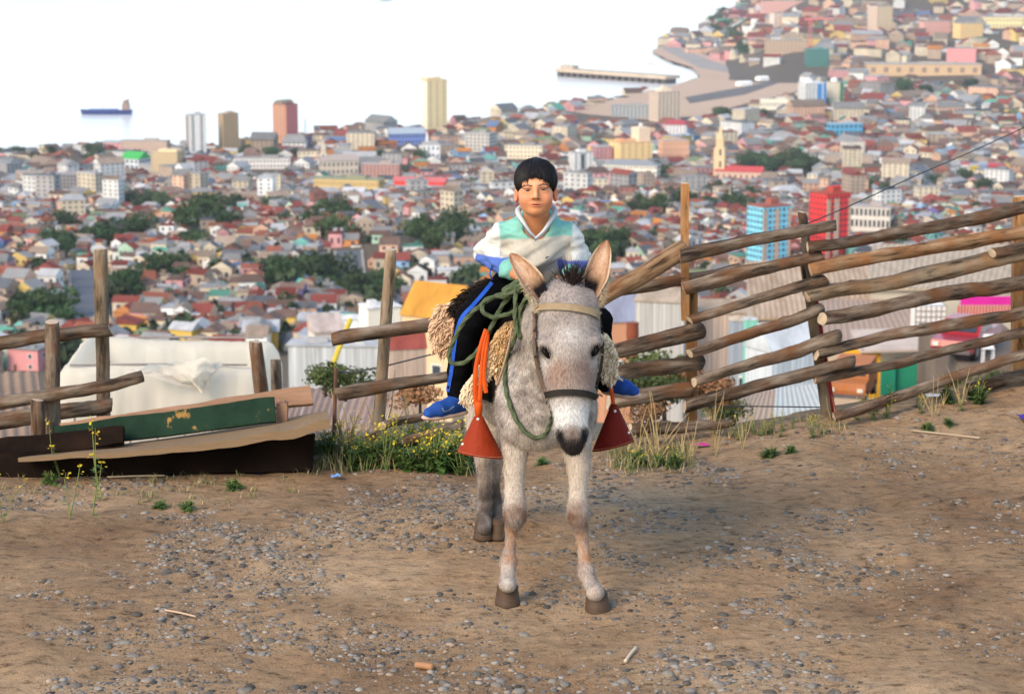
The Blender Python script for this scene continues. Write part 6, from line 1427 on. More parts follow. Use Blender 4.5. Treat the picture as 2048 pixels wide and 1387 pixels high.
strands('forelock', froot, m_mane, donkey, .125, .0013, .03, .2, 330)
def mroot(k):
    u = random.random(); p = Vector(A3(1136,590,8.06)).lerp(Vector(trunk(.08,1.085)), u); return p+Vector((random.gauss(0,.008),0,0)), (random.gauss(0,.3), -.1, 1)
strands('mane', mroot, m_mane, donkey, .09, .0024, .05, .2, 500)
# pale tufts round the ear bases
m_tuft = mat('pale_ear_hair', (.5,.4,.28), rough=.8, var=.2)
def troot(k):
    s = TS; u = random.random()
    if s == 0: p = Vector(A3(1046,556,8.0)).lerp(Vector(A3(1080,622,7.95)), u); return p+Vector((random.gauss(0,.006), random.gauss(0,.01), 0)), (-.75, -.3, -.5)
    p = Vector(A3(1214,540,8.0)).lerp(Vector(A3(1198,612,7.96)), u); return p+Vector((random.gauss(0,.005), random.gauss(0,.01), 0)), (.9, -.3, -.35)
for TS in (0, 1): strands('ear_fringe', troot, m_tuft, donkey, .024, .0014, .03, .35, 220)
def eroot(k):
    return surf_safe(random.uniform(1078,1200), random.uniform(592,640)), (random.gauss(0,.2), -.35, -.9)
def surf_safe(x, y):
    q = surf(x, y, 0); return q if q is not None else Vector(A3(1140,640,7.9))
# tail
b = MB(); b.tube(catmull([trunk(1.04,.98), trunk(1.1,.85), trunk(1.1,.6), trunk(1.08,.38)], 5), [.03]*6+[.025]*5+[.03]*4+[.012], 8); b.build('tail', m_mane, donkey, smooth=True)
# ------------------------------------------------------------------ rider
Bf = Field((-.24, 8.05, .95), (.43, 8.98, 1.70), .0038)
def hd(px, py, Y): return A3(px, py, Y)
Bf.ell(hd(1071,362,8.455), (.0715,.09,.082), .02); Bf.ell(hd(1071,391,8.415), (.0615,.072,.074), .03)
Bf.ell(hd(1072,419,8.375), (.03,.028,.022), .025); Bf.ell(hd(1051,396,8.376), (.022,.025,.025), .03); Bf.ell(hd(1092,396,8.376), (.022,.025,.025), .03)
Bf.ell(hd(1051,411,8.415), (.013,.026,.018), .03); Bf.ell(hd(1094,410,8.415), (.013,.026,.018), .03)
Bf.ell(hd(1071,367,8.365), (.048,.02,.022), .03)
Bf.cone(hd(1071,375,8.343), hd(1071,393,8.326), .0065, .0105, .012); Bf.ell(hd(1066,396,8.338), (.0062,.008,.005), .007); Bf.ell(hd(1076.5,396,8.338), (.0062,.008,.005), .007)
for x, y in ((1055,379.5),(1087,377.5)):
    Bf.ell(hd(x,y,8.338), (.0165,.011,.0085), .008, neg=True); Bf.ell(hd(x,y-4.2,8.352), (.0185,.0095,.0042), .006); Bf.ell(hd(x,y+4.3,8.355), (.016,.008,.004), .006)
Bf.ell(hd(1072,407.3,8.347), (.024,.012,.0036), .006); Bf.ell(hd(1072,411.5,8.348), (.02,.012,.004), .006); Bf.ell(hd(1072,409.4,8.338), (.026,.008,.0008), .0015, neg=True)
for x, y, s in ((1033,391,-1),(1110.5,388,1)):
    Bf.ell(hd(x,y,8.445), (.0095,.02,.031), .008, np.array(Matrix.Rotation(s*.25, 3, 'Z'))); Bf.ell(hd(x+s*3,y,8.432), (.005,.01,.018), .004, neg=True)
Bf.cone(hd(1073,415,8.465), hd(1074,475,8.53), .05, .06, .025)
Bf.ell(hd(1073,505,8.57), (.105,.075,.08), .05); Bf.cone(hd(1073,500,8.58), hd(1060,572,8.72), .1, .1, .05)
def arm(sh, el, wr): Bf.cone(hd(*sh), hd(*el), .032, .030, .02); Bf.cone(hd(*el), hd(*wr), .031, .022, .015)
arm((1012,474,8.54),(974,506,8.6),(1030,546,8.38)); arm((1134,477,8.54),(1157,514,8.57),(1142,556,8.38))
def hand(wr, palm, tips, th):
    wr, palm = Vector(wr), Vector(palm); Bf.ell(palm, (.026,.03,.018), .012)
    Bf.cone(wr, palm, .02, .022, .015)
    for i, tp in enumerate(tips):
        tp = Vector(tp); kn = palm.lerp(tp, .45)+Vector((0,-.004,.012)); Bf.cone(palm, kn, .0085, .008, .004); Bf.cone(kn, tp, .0078, .0065, .003)
    Bf.cone(palm, Vector(th), .009, .007, .006)
for (wx, wy, px_, py_, s) in ((1030,546,1046,556,1),(1142,556,1130,562,-1)):
    p = at(px_, py_, 8.33); hand(at(wx,wy,8.38), p, [p+Vector((s*(.012+.011*i), -.035+.006*i, -.022-.004*i)) for i in range(4)], p+Vector((s*.03,-.012,.018)))
# legs inside the trousers
for s, hx, kx, ky, ax, ay in ((-1,1022,940,640,913,790),(1,1104,1203,640,1212,760)):
    Bf.cone(hd(hx,574,8.66), hd(hx*.45+kx*.55,610,8.5), .06, .045, .03)
bV, bQ = Bf.mesh(1)
def skin_cols(V):
    pxy = np.array([topx(v) for v in V]); x, y = pxy[:,0], pxy[:,1]; front = V[:,1] < 8.45
    c = np.tile(np.array([.58,.25,.122]), (len(V), 1)); c *= (1+.10*nz3(V, 30, 2, 2))[:,None]
    def blob(cx, cy, rx, ry): return np.clip(1-np.hypot((x-cx)/rx, (y-cy)/ry), 0, 1)*front
    c = lerpc(c, (.66,.24,.14), blob(1047,398,18,16)*.8); c = lerpc(c, (.66,.24,.14), blob(1096,397,18,16)*.8)
    c = lerpc(c, (.72,.37,.21), blob(1071,366,26,10)*.7); c = lerpc(c, (.7,.35,.2), blob(1071,386,8,14)*.6)
    c = lerpc(c, (.44,.11,.08), np.clip(blob(1072,409.5,14,4.2)*2.2, 0, 1)*.8); c = lerpc(c, (.16,.03,.025), np.clip(blob(1072,409.2,12,1.8)*2, 0, 1))
    for ex, ey in ((1055,379.5),(1087,377.5)): c = lerpc(c, (.24,.09,.05), np.clip(blob(ex,ey-.5,11,6)*1.6, 0, 1)*.75)
    # eyebrows
    for pts in (((1043.5,375),(1049,371.3),(1056,370.6),(1063.5,372.2)), ((1078.5,371.2),(1086,368.6),(1093,369),(1099,373))):
        for a, b_ in zip(pts[:-1], pts[1:]):
            t = np.clip(((x-a[0])*(b_[0]-a[0])+(y-a[1])*(b_[1]-a[1]))/((b_[0]-a[0])**2+(b_[1]-a[1])**2), 0, 1); d = np.hypot(x-a[0]-t*(b_[0]-a[0]), (y-a[1]-t*(b_[1]-a[1]))*1.2)
            c = lerpc(c, (.06,.03,.022), ss(-d, -3.2, -1.0)*front*.95)
    for ex, ey in ((1066.3,397.8),(1076.5,397.6)): c = lerpc(c, (.14,.04,.025), np.clip(blob(ex,ey,2.8,1.8)*2, 0, 1))
    c = lerpc(c, (.44,.17,.075), ss(y, 428, 440)*.7)  # shade under the chin painted into the skin from the neck down
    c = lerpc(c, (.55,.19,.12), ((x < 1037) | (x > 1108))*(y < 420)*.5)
    return np.clip(c, .005, .9)
m_skin = mat('skin', attr=True, rough=.55, var=.05, scale=40, spec=.35, sub=.12)
person = thing('person', at(1060,580,8.7), 'dark-haired child in striped hoodie and black trousers riding the donkey', 'person')
mk('body', bV, bQ, m_skin, person, smooth=True, vcols=skin_cols(bV))
# eyes
def eyeball(px, py):
    V = []; Cc = []; Fs = []; n = 16; k = 10; c = at(px, py, 8.3555)
    for i in range(k+1):
        th = math.pi*i/k
        for j in range(n):
            a = 2*math.pi*j/n; v = Vector((math.sin(th)*math.cos(a), -math.cos(th), math.sin(th)*math.sin(a))); V.append(c+Vector((v.x*.0128, v.y*.0105, v.z*.0068)))
            r = math.hypot(v.x, v.z+.05); Cc.append((.010,.006,.005) if r < .45 and v.y < 0 else ((.03,.014,.008) if r < .62 and v.y < 0 else (.38,.27,.22)))
    for i in range(k):
        for j in range(n): Fs.append((i*n+j, i*n+(j+1) % n, (i+1)*n+(j+1) % n, (i+1)*n+j))
    mk('eye', V, Fs, mat('eyeball', attr=True, rough=.15, var=0), person, smooth=True, vcols=np.array(Cc))
eyeball(1055.5, 379.8); eyeball(1086.5, 377.8)
# hair
m_hair = mat('black_hair', (.009,.007,.008), rough=.5, var=.4, scale=60, spec=.22)
hc = Vector(hd(1071.5,359,8.458)); hr = (.0815,.100,.0835)
def hair_pt(th, ph, s=1.0):
    f = max(0, math.cos(th)); e = max(0, min(1, (math.degrees(ph)-70)/25))*f; ry = hr[1]*(1+.14*f)
    return hc+Vector((hr[0]*math.sin(ph)*math.sin(th), -ry*math.sin(ph)*math.cos(th)-.012*e, hr[2]*math.cos(ph)))*s
def phi_end(th):
    a = abs((th+math.pi) % (2*math.pi)-math.pi); d = math.degrees(th)
    e = 86+float(np.interp(math.degrees(a), [0,14,30,48,62,75,100,180], [-14,-10,1,19,42,54,50,52]))
    e += 3*math.sin(d*.11+.6)+2*math.sin(d*.31)+(4 if 8 < d < 40 else 0)
    return R(e)
V = []; Fs = []; nt, npn = 64, 20
for i in range(nt):
    th = 2*math.pi*i/nt; pe = phi_end(th)
    for j in range(npn+1): ph = pe*j/npn; V.append(hair_pt(th, ph, .985+.012*fbm(th*3, ph*4, 3)-.05*max(0, j/npn-.86)/.14))
for i in range(nt):
    for j in range(npn): a = i*(npn+1)+j; b_ = ((i+1) % nt)*(npn+1)+j; Fs.append((a, b_, b_+1, a+1))
hair = mk('hair', V, Fs, m_hair, person, smooth=True)
b = MB(); crown = (.25, R(24))
for k in range(1300):
    th = random.uniform(-math.pi, math.pi); pe = phi_end(th)*random.uniform(.88, 1.05); st = random.uniform(.05, .45); sw = random.gauss(.12, .12)*math.cos(th/2)
    pts = []
    for i in range(7):
        u = st+(1-st)*i/6; p0 = -R(34)*math.cos(th); pts.append(hair_pt(th+sw*(u-.5)*1.2, p0+(pe-p0)*u, 1.0+.02*math.sin(u*3)+random.gauss(0,.012)+(.012*(u-.8) if u > .8 else 0)))
    b.tube(pts, [.0012,.0022,.0026,.0026,.0024,.0017,.0005], 4, cap=False)
for k in range(160):
    th = random.uniform(-2.6, 2.6); p0 = random.uniform(.1,.6); pe = phi_end(th)*random.uniform(.7,1.04); pts = []; lift = random.uniform(.02,.07)
    for i in range(6): u = i/5; pts.append(hair_pt(th+random.gauss(0,.03), pe*(p0+(1-p0)*u), 1.01+lift*u*u))
    b.tube(pts, [.0009,.001,.001,.0009,.0007,.0003], 3, cap=False)
lk = b.build('locks', m_hair, hair, smooth=True); lk['kind'] = 'stuff'
# hoodie
Hf = Field((-.26, 8.1, 1.0), (.46, 9.0, 1.58), .0042)
Hf.ell(hd(1073,478,8.54), (.135,.085,.075), .04); Hf.ell(hd(1073,500,8.565), (.132,.1,.1), .05); Hf.cone(hd(1070,505,8.59), hd(1062,552,8.7), .112, .115, .04, fx=1.12)
Hf.cone(hd(1005,467,8.53), hd(973,505,8.6), .048, .046, .035); Hf.cone(hd(973,505,8.6), hd(1022,542,8.405), .046, .034, .025)
Hf.cone(hd(1140,471,8.53), hd(1158,514,8.57), .047, .043, .035); Hf.cone(hd(1156,512,8.57), hd(1144,550,8.405), .042, .033, .025)
Hf.ell(hd(1044,453,8.53), (.04,.055,.034), .05); Hf.ell(hd(1102,453,8.53), (.04,.055,.034), .05)
Hf.ell(hd(1073,436,8.585), (.075,.055,.05), .03)                                            # hood lying on the back
Hf.cone(hd(1071,428,8.43), hd(1072,454,8.405), .045, .014, .012, neg=True); Hf.cone(hd(1073,430,8.47), hd(1073,452,8.47), .056, .05, .012, neg=True)
hV, hQ = Hf.mesh(1)
# cloth folds
Tn = np.zeros_like(hV); 
for q3 in (hQ[:, :3], hQ[:, [0,2,3]]):
    nn = np.cross(hV[q3[:,1]]-hV[q3[:,0]], hV[q3[:,2]]-hV[q3[:,0]])
    for i in range(3): np.add.at(Tn, q3[:,i], nn)
Tn /= np.linalg.norm(Tn, axis=1)[:,None]+1e-12
pxy = np.array([topx(v) for v in hV]); X_, Y_ = pxy[:,0], pxy[:,1]
fold = np.array([noise.fractal(Vector(((a*.5+b_*.86)*.042, (a*.86-b_*.5)*.009, 3)), 1.0, 2.0, 2) for a, b_ in pxy])
body_w = ((X_ > 1000) & (X_ < 1142)).astype(float)*ss(Y_, 462, 492)
arm_f = np.array([noise.fractal(Vector((v[0]*14, v[1]*14, v[2]*34)), 1.0, 2.0, 2) for v in hV])
hV = hV+Tn*((fold*.016*body_w)+(arm_f*.009*(1-body_w)))[:,None]
def hoodie_cols():
    wob_ = 2.0*np.sin(X_*.11)+1.2*np.sin(X_*.23+Y_*.1)
    arms = np.maximum(ss(-(X_-(996+(Y_-440)*.12)), -2.5, 2.5), ss(X_-(1146-(Y_-440)*.05), -2.5, 2.5))
    c = np.tile(np.array([.47,.44,.39]), (len(hV), 1)); teal = np.array([.19,.45,.39])
    c = lerpc(c, teal, ss(-(Y_-(475-4*np.sin((X_-1070)*.02)+.4*wob_)), -2.0, 2.0)); c = lerpc(c, (.56,.575,.56), arms)
    dl = np.linalg.norm(hV-hd(1030,548,8.38), axis=1); dr = np.linalg.norm(hV-hd(1142,556,8.38), axis=1)
    L = ((X_ < 1052) & (hV[:,1] < 8.62) & (dl < .26))*ss(Y_-(507+.16*(X_-950)), -2.0, 2.0); c = lerpc(c, (.075,.135,.42), L)
    c = lerpc(c, (.11,.15,.43), (X_ > 1118)*ss(Y_, 518, 523))
    c = lerpc(c, teal*.9, ss(-dl, -.08, -.07)); c = lerpc(c, teal*.9, ss(-dr, -.065, -.055))
    c *= (1+.10*nz3(hV, 60, 5, 2)+.08*nz3(hV, 14, 1, 2))[:,None]; return np.clip(c, .01, .9)
m_cloth = mat('cotton_jersey', attr=True, rough=.9, var=.06, scale=220, spec=.15, bump=.06, bscale=260)
hoodie = mk('hoodie', hV, hQ, m_cloth, person, smooth=True, vcols=hoodie_cols())
HB = bvh_of(hV, hQ)
def surf2(px, py, off, trees):
    best = None; r = ray(px, py).normalized()
    for T_ in trees:
        h = T_.ray_cast(cam.location, r)
        if h[0] is not None and (best is None or h[3] < best[1]): best = (h[0]+h[1]*off, h[3])
    return best[0] if best else None
# collar edge of the hood: two rolls crossing at the throat
m_hoodin = mat('hood_lining', (.46,.49,.52), rough=.9, var=.08, scale=50); m_seam = mat('seam_thread', (.12,.17,.22), rough=.9)
cl = catmull([at(1072,476,8.415), at(1058,462,8.405), at(1046,443,8.415), at(1038,430,8.45), at(1036,420,8.5), at(1044,413,8.55)], 6); cr = catmull([at(1070,477,8.41), at(1086,463,8.405), at(1099,445,8.415), at(1108,430,8.45), at(1110,420,8.5), at(1102,413,8.55)], 6)
for path in (cl, cr):
    n = len(path); b = MB(); b.tube(path, [.004+.007*min(1, i/(n*.6)) for i in range(n)], 9); b.build('hood_edge', m_hoodin, hoodie, smooth=True)
    b = MB(); b.tube([p+Vector((0,-.004-.010*min(1, i/(n*.45)), -.008-.006*min(1,i/(n*.45)))) for i, p in enumerate(path[:-6])], .0022, 5); b.build('seam', m_seam, hoodie, smooth=True)
# little dark chest mark
q = [surf2(x, y, .002, [HB]) for x, y in ((1090,515.5),(1093.5,512.5),(1099,512),(1094.5,514.2),(1093,516.5))]
if all(v is not None for v in q): mk('chest_mark', q, [(0,1,2,3,4)], mat('dark_print', (.03,.03,.04)), hoodie)
# trousers
Tf = Field((-.36, 8.2, .58), (.5, 9.0, 1.2), .006)
Tf.ell(hd(1062,566,8.74), (.15,.12,.095), .05); Tf.ell(hd(1068,545,8.62), (.11,.08,.06), .04)
Tf.chain([(hd(1020,574,8.66), .083), (hd(972,612,8.5), .071), (hd(942,640,8.385), .058), (hd(929,690,8.38), .047), (hd(919,740,8.41), .043), (hd(914,788,8.42), .042)], .03)
Tf.chain([(hd(1104,576,8.66), .083), (hd(1160,610,8.5), .07), (hd(1196,640,8.39), .05), (hd(1200,690,8.4), .045), (hd(1206,740,8.43), .041), (hd(1211,764,8.44), .04)], .03)
tV, tQ = Tf.mesh(2)
tf = np.array([noise.fractal(Vector((v[0]*9, v[1]*9, v[2]*26)), 1.0, 2.0, 2) for v in tV]); cen = np.array([.08,8.6,.95]); dn = tV-cen; dn /= np.linalg.norm(dn, axis=1)[:,None]
tV = tV+dn*(tf*.006)[:,None]
m_trouser = mat('black_trouser_cloth', (.0045,.0045,.0055), rough=.95, var=.3, scale=30, spec=.02)
trousers = mk('trousers', tV, tQ, m_trouser, person, smooth=True); TB = bvh_of(tV, tQ)
m_stripe = mat('blue_stripe_cloth', (.012,.075,.42), rough=.8, var=.1)
def ribbon_on(name, pts, wpx, m, parent, trees, off=.003, nrm=None, fb=None, th=.0):
    path = catmull([(a, b_, 0) for a, b_ in pts], 6); L_ = []; R_ = []; last = None
    for i, p in enumerate(path):
        d = path[min(i+1, len(path)-1)]-path[max(i-1, 0)]; n_ = Vector((-d.y, d.x)).normalized()
        for s, lst in ((-1, L_), (1, R_)):
            x, y = p.x+n_.x*s*wpx/2, p.y+n_.y*s*wpx/2; q = surf2(x, y, off, trees); lst.append((x, y, q))
    ok = [q for _, _, q in L_+R_ if q is not None]
    if not ok: return None
    def fix(lst, oth):
        out = []
        for i, (x, y, q) in enumerate(lst):
            if q is None or (fb and abs(q.y-fb) > .35):
                o = oth[i][2]; yy = o.y+.006 if o is not None else (out[-1].y if out else ok[0].y); q = at(x, y, yy)
            out.append(q)
        return out
    l2, r2 = fix(L_, R_), fix(R_, L_); n = len(l2); bk = Vector((0, max(th, .003), 0))
    V = l2+r2+[q+bk for q in l2]+[q+bk for q in r2]; Fs = []
    for i in range(n-1): Fs += [(i, i+1, n+i+1, n+i), (2*n+i, 3*n+i, 3*n+i+1, 2*n+i+1), (i, 2*n+i, 2*n+i+1, i+1), (n+i, n+i+1, 3*n+i+1, 3*n+i)]
    Fs += [(0, n, 3*n, 2*n), (n-1, 3*n-1, 4*n-1, 2*n-1)]
    return mk(name, V, Fs, m, parent, smooth=False)
ribbon_on('side_stripe', [(984,566),(966,588),(945,612),(925,634),(914,665),(908,705),(903,745),(896,783)], 7, m_stripe, trousers, [TB])
ribbon_on('waist_cord', [(985,530),(980,548),(986,560)], 3, m_stripe, trousers, [TB, HB])
# shoes
m_shoe = mat('blue_shoe_mesh', (.010,.06,.28), rough=.75, var=.2, scale=120, bump=.3, bscale=200); m_sole = mat('shoe_sole', (.5,.36,.30), rough=.7, var=.1); m_mark = mat('shoe_mark', (.2,.25,.32))
def shoe(pts, sole, mark):
    f = Field(tuple(np.min([A3(*p[:3]) for p in pts], 0)-.07), tuple(np.max([A3(*p[:3]) for p in pts], 0)+.07), .004)
    L = [(A3(*p[:3]), p[3]) for p in pts]; f.chain(L[1:], .015); f.cone(L[0][0], L[1][0], L[0][1], L[1][1]*.9, .02)
    sV, sQ = f.mesh(2); s = mk('shoe', sV, sQ, m_shoe, person, smooth=True); sb = bvh_of(sV, sQ)
    g = Field(f.lo, f.lo+f.h*(f.n-1), .004); L2 = [(A3(*p[:3]), p[3]) for p in sole]
    for (p, r), (q, r2) in zip(L2[:-1], L2[1:]):
        for u in np.linspace(0, 1, 5): c = p+(q-p)*u; rr = r+(r2-r)*u; g.ell(c, (rr, rr, .0105), .006)
    gV, gQ = g.mesh(1); mk('sole', gV, gQ, m_sole, s, smooth=True)
    if mark: ribbon_on('swoosh', mark, 1.8, m_mark, s, [sb], .0015)
    return s
shoe([(916,796,8.42,.036),(918,808,8.42,.033),(900,812,8.39,.034),(878,819,8.355,.031),(858,826,8.325,.023)], [(922,824,8.42,.03),(895,829,8.385,.033),(870,834,8.35,.03),(853,834,8.325,.021)], [(884,815),(888,822),(897,820),(908,812)])
shoe([(1214,762,8.45,.035),(1217,768,8.45,.033),(1235,770,8.41,.033),(1252,776,8.38,.03),(1268,782,8.35,.022)], [(1216,783,8.45,.028),(1238,787,8.41,.031),(1258,791,8.375,.028),(1273,790,8.35,.019)], None)
# ------------------------------------------------------------------ saddle, wool, straps
pad = Field((-.36, 8.2, .5), (.5, 9.25, 1.16), .009)
pad.F[:] = 9
def shell(k0, k1, zlo):
    V = []; Fs = []; ns, na_ = 26, 40
    for i in range(ns+1):
        s = k0+(k1-k0)*i/ns; c = Vector(trunk(s, .80))
        for j in range(na_+1):
            a = R(-112+224*j/na_); side = Vector((.974,.225,0)); dr = side*math.sin(a)+Vector((0,0,1))*math.cos(a)
            h = DB.ray_cast(c+dr*.8, -dr); p = (h[0] if h[0] is not None else c+dr*.25)+dr*(.022+.012*fbm(s*6, a*3, 1)); V.append(p)
    for i in range(ns):
        for j in range(na_): a = i*(na_+1)+j; Fs.append((a, a+1, a+na_+2, a+na_+1))
    return V, Fs
saddle = thing('saddle', trunk(.36,1.08), 'dark saddle pad with sheepskins under the rider', 'saddle')
V, Fs = shell(.06, .72, .6); mk('saddle_pad', V, Fs, mat('black_felt', (.006,.005,.005), rough=.95, spec=.02, var=.3, scale=20), saddle, smooth=True); PB = BVHTree.FromPolygons([tuple(v) for v in V], Fs)
def wool(name, n, gen, L, r0, col, curl, parent=saddle, seg=4, jit=.25):
    b = MB()
    for k in range(n):
        p, d = gen(k); p, d = Vector(p), Vector(d).normalized(); l = L*random.uniform(.6,1.3); pts = []; ph = random.uniform(0,6.28); u = d.cross(Vector((.3,.5,.8))).normalized(); w = d.cross(u)
        d = (d+Vector((random.gauss(0,jit), random.gauss(0,jit), random.gauss(0,jit)))).normalized()
        for i in range(6):
            t_ = i/5; pts.append(p+d*(l*t_)+Vector((0,0,-.25*l*t_*t_))+(u*math.cos(ph+t_*curl)+w*math.sin(ph+t_*curl))*(l*.14*min(1,t_*3)))
        cc = random.uniform(.75,1.2); b.tube(pts, [r0*.7, r0, r0*1.05, r0, r0*.8, r0*.3], seg, tuple(v*cc for v in col), cap=False)
    o = b.build(name, mat('wool', attr=True, rough=.95, var=.12, scale=60, spec=.1), parent, smooth=True, cols=True); o['kind'] = 'stuff'; return o
def patch(poly, Yoff=0.0, trees=None, fallback=8.4, dirv=(0,-.6,-.5)):
    xs = [p[0] for p in poly]; ys = [p[1] for p in poly]
    class Pt: pass
    P_ = [Vector((a, b_, 0)) for a, b_ in poly]
    def gen(k):
        while True:
            x, y = random.uniform(min(xs), max(xs)), random.uniform(min(ys), max(ys))
            if in_poly(x, y, P_): break
        q = None
        if trees: q = surf2(x, y, .0, trees)
        if q is None: q = at(x, y, fallback)
        return q+Vector((0, Yoff, 0)), dirv
    return gen
def skin_slab(name, poly, Y0, col, th=.05, bulge=.03):
    """hide under the wool: a thick rounded slab hanging from the saddle"""
    c = [sum(p[0] for p in poly)/len(poly), sum(p[1] for p in poly)/len(poly)]; ring = catmull([(x, y, 0) for x, y in poly+[poly[0]]], 5)[:-1]; n = len(ring); V = []; Fs = []
    for s in (0, 1):
        for f, dy in ((1.0, 0), (.75, -bulge*.8), (.4, -bulge), (0.02, -bulge*1.1)):
            for p in ring: V.append(at(c[0]+(p.x-c[0])*f, c[1]+(p.y-c[1])*f, Y0+(dy if s == 0 else th-dy*.3)))
    for s in (0, 1):
        for r_ in range(3):
            for k in range(n): a = (s*4+r_)*n+k; b_ = (s*4+r_)*n+(k+1) % n; Fs.append((a, b_, b_+n, a+n) if s == 0 else (a, a+n, b_+n, b_))
    for k in range(n): Fs.append((k, 4*n+k, 4*n+(k+1) % n, (k+1) % n))
    return mk(name, V, Fs, mat('hide_%d' % int(col[0]*100), col, rough=.95, var=.2, scale=30), saddle, smooth=True)
TANW, CRM = (.50,.32,.16), (.66,.52,.36)
polyF = [(1036,640),(1040,665),(1012,700),(996,742),(982,735),(978,700),(990,668),(1012,645)]; polyL = [(985,690),(990,730),(960,770),(940,800),(922,790),(930,768),(958,735),(972,705)]
skin_slab('front_hide', polyF, 8.24, (.3,.19,.1), .06, .02); skin_slab('front_hide', polyL, 8.24, (.45,.34,.23), .05, .02)
wool('front_wool', 900, patch(polyF, 0, None, 8.222), .03, .0058, TANW, 7); wool('front_wool', 800, patch(polyL, 0, None, 8.22), .03, .0058, CRM, 7)
polyB = [(880,612),(905,604),(928,618),(932,660),(925,705),(900,700),(880,690),(870,655)]
skin_slab('rear_hide', polyB, 8.78, (.48,.34,.25), .16, .05); wool('rear_wool', 1300, patch(polyB, 0, None, 8.735, (-.55,-.45,-.55)),   .042, .004, (.66,.45,.30), 4, jit=.3)
polyK = [(905,620),(925,595),(960,570),(985,560),(975,590),(945,615),(925,640)]
skin_slab('dark_hide', polyK, 8.66, (.02,.015,.013), .14, .05); wool('dark_wool', 800, patch(polyK, 0, None, 8.615, (-.6,-.35,.25)), .035, .004, (.022,.016,.014), 5)
polyR = [(1198,662),(1214,668),(1230,700),(1234,745),(1222,762),(1205,748),(1196,710)]
skin_slab('side_hide', polyR, 8.36, (.45,.34,.23), .08, .02); wool('side_wool', 900, patch(polyR, 0, None, 8.338), .028, .0056, (.66,.54,.38), 7)
b = MB(); b.tube(catmull([trunk(.10,1.08), trunk(.06,1.13), trunk(.07,1.17)], 4), .022, 8); b.build('pommel', MATS['black_felt'], saddle, smooth=True)
# hanging straps
m_or = mat('orange_leather', (.55,.075,.008), rough=.6, var=.25, scale=14, spec=.15); m_lea = mat('red_leather', (.30,.036,.008), rough=.6, var=.5, scale=6, col2=(.17,.018,.006), spec=.12, bump=.2, bscale=60); m_lead = mat('dark_red_leather', (.19,.014,.008), rough=.6, var=.5, scale=6, col2=(.10,.008,.006), spec=.12, bump=.2, bscale=60)
def strip(name, pts, w, m, parent, th=.004):
    """flat leather strip through world points, facing the camera"""
    path = catmull(pts, 6); n = len(path); V = []; Fs = []
    for i, p in enumerate(path):
        d = (path[min(i+1,n-1)]-path[max(i-1,0)]).normalized(); s = d.cross(Vector((0,1,0))).normalized(); ww = (w[0]+(w[1]-w[0])*i/(n-1)) if isinstance(w, tuple) else w
        for o, y in ((-ww/2, 0), (0, -.003), (ww/2, 0), (ww/2, th), (-ww/2, th)): V.append(p+s*o+Vector((0, y, 0)))
    for i in range(n-1):
        for k in range(5): Fs.append((i*5+k, i*5+(k+1) % 5, (i+1)*5+(k+1) % 5, (i+1)*5+k))
    Fs += [tuple(range(5)), tuple((n-1)*5+k for k in range(5))[::-1]]; return mk(name, V, Fs, m, parent, smooth=False)
YS = 8.15
def stirrup(top, corners, Y, leather, label, rivets, straps, tie, dpt):
    t = thing('stirrup_cover', at(top[0], top[1], Y), label, 'stirrup', 'leather stirrups')
    TL, TR, BR, BL = corners; V = []; Fs = []; n, m_ = 16, 12
    for s in (0, 1):
        for i in range(m_+1):
            v = i/m_
            for j in range(n+1):
                u = j/n; a = R(-90+180*u); lx = TL[0]+(BL[0]-TL[0])*v; rx = TR[0]+(BR[0]-TR[0])*v; ly = TL[1]+(BL[1]-TL[1])*v; ry = TR[1]+(BR[1]-TR[1])*v
                f = .5+.5*math.sin(a); px = lx+(rx-lx)*f; py = ly+(ry-ly)*f+5*math.cos(a)*v; V.append(at(px, py, Y-(dpt*(.2+.8*v))*math.cos(a)*(1-.06*s)+.008*s))
    S = (m_+1)*(n+1)
    for i in range(m_):
        for j in range(n): a = i*(n+1)+j; Fs += [(a, a+n+1, a+n+2, a+1), (S+a, S+a+1, S+a+n+2, S+a+n+1)]
    for j in range(n): a = m_*(n+1)+j; Fs.append((a, S+a, S+a+1, a+1)); Fs.append((j, j+1, S+j+1, S+j))
    for i in range(m_): a = i*(n+1); Fs.append((a, S+a, S+a+n+1, a+n+1)); a += n; Fs.append((a, a+n+1, S+a+n+1, S+a))
    hood = mk('hood', V, Fs, leather, t, smooth=True); hb = BVHTree.FromPolygons([tuple(v) for v in V], Fs)
    for (x, y) in rivets:
        q = surf2(x, y, .001, [hb])
        if q is not None: ellipsoid_mesh('rivet', q, (.006,.003,.006), None, mat('rivet_metal', (.7,.68,.66), rough=.3, metal=.3), hood, 10)
    b = MB()
    for k in range(30):
        a = [surf2(BL[0]+(BR[0]-BL[0])*(k+o)/30, BL[1]+(BR[1]-BL[1])*(k+o)/30+4*math.sin(math.pi*k/30)-2.0, .001, [hb]) for o in (.2, .7)]
        if a[0] is not None and a[1] is not None: b.tube(a, .0011, 4)
    if b.f: o = b.build('stitching', mat('thread', (.5,.25,.15)), hood); o['kind'] = 'stuff'
    for pts, w in straps: strip('strap', [at(*p) for p in pts], w, m_or, t)
    if tie: b = MB(); b.tube([at(tie[0], tie[1]-9, Y), at(tie[0], tie[1], Y), at(tie[0], tie[1]+24, Y)], [.014,.017,.012], 10); b.build('tie', m_or, t, smooth=True)
    return t
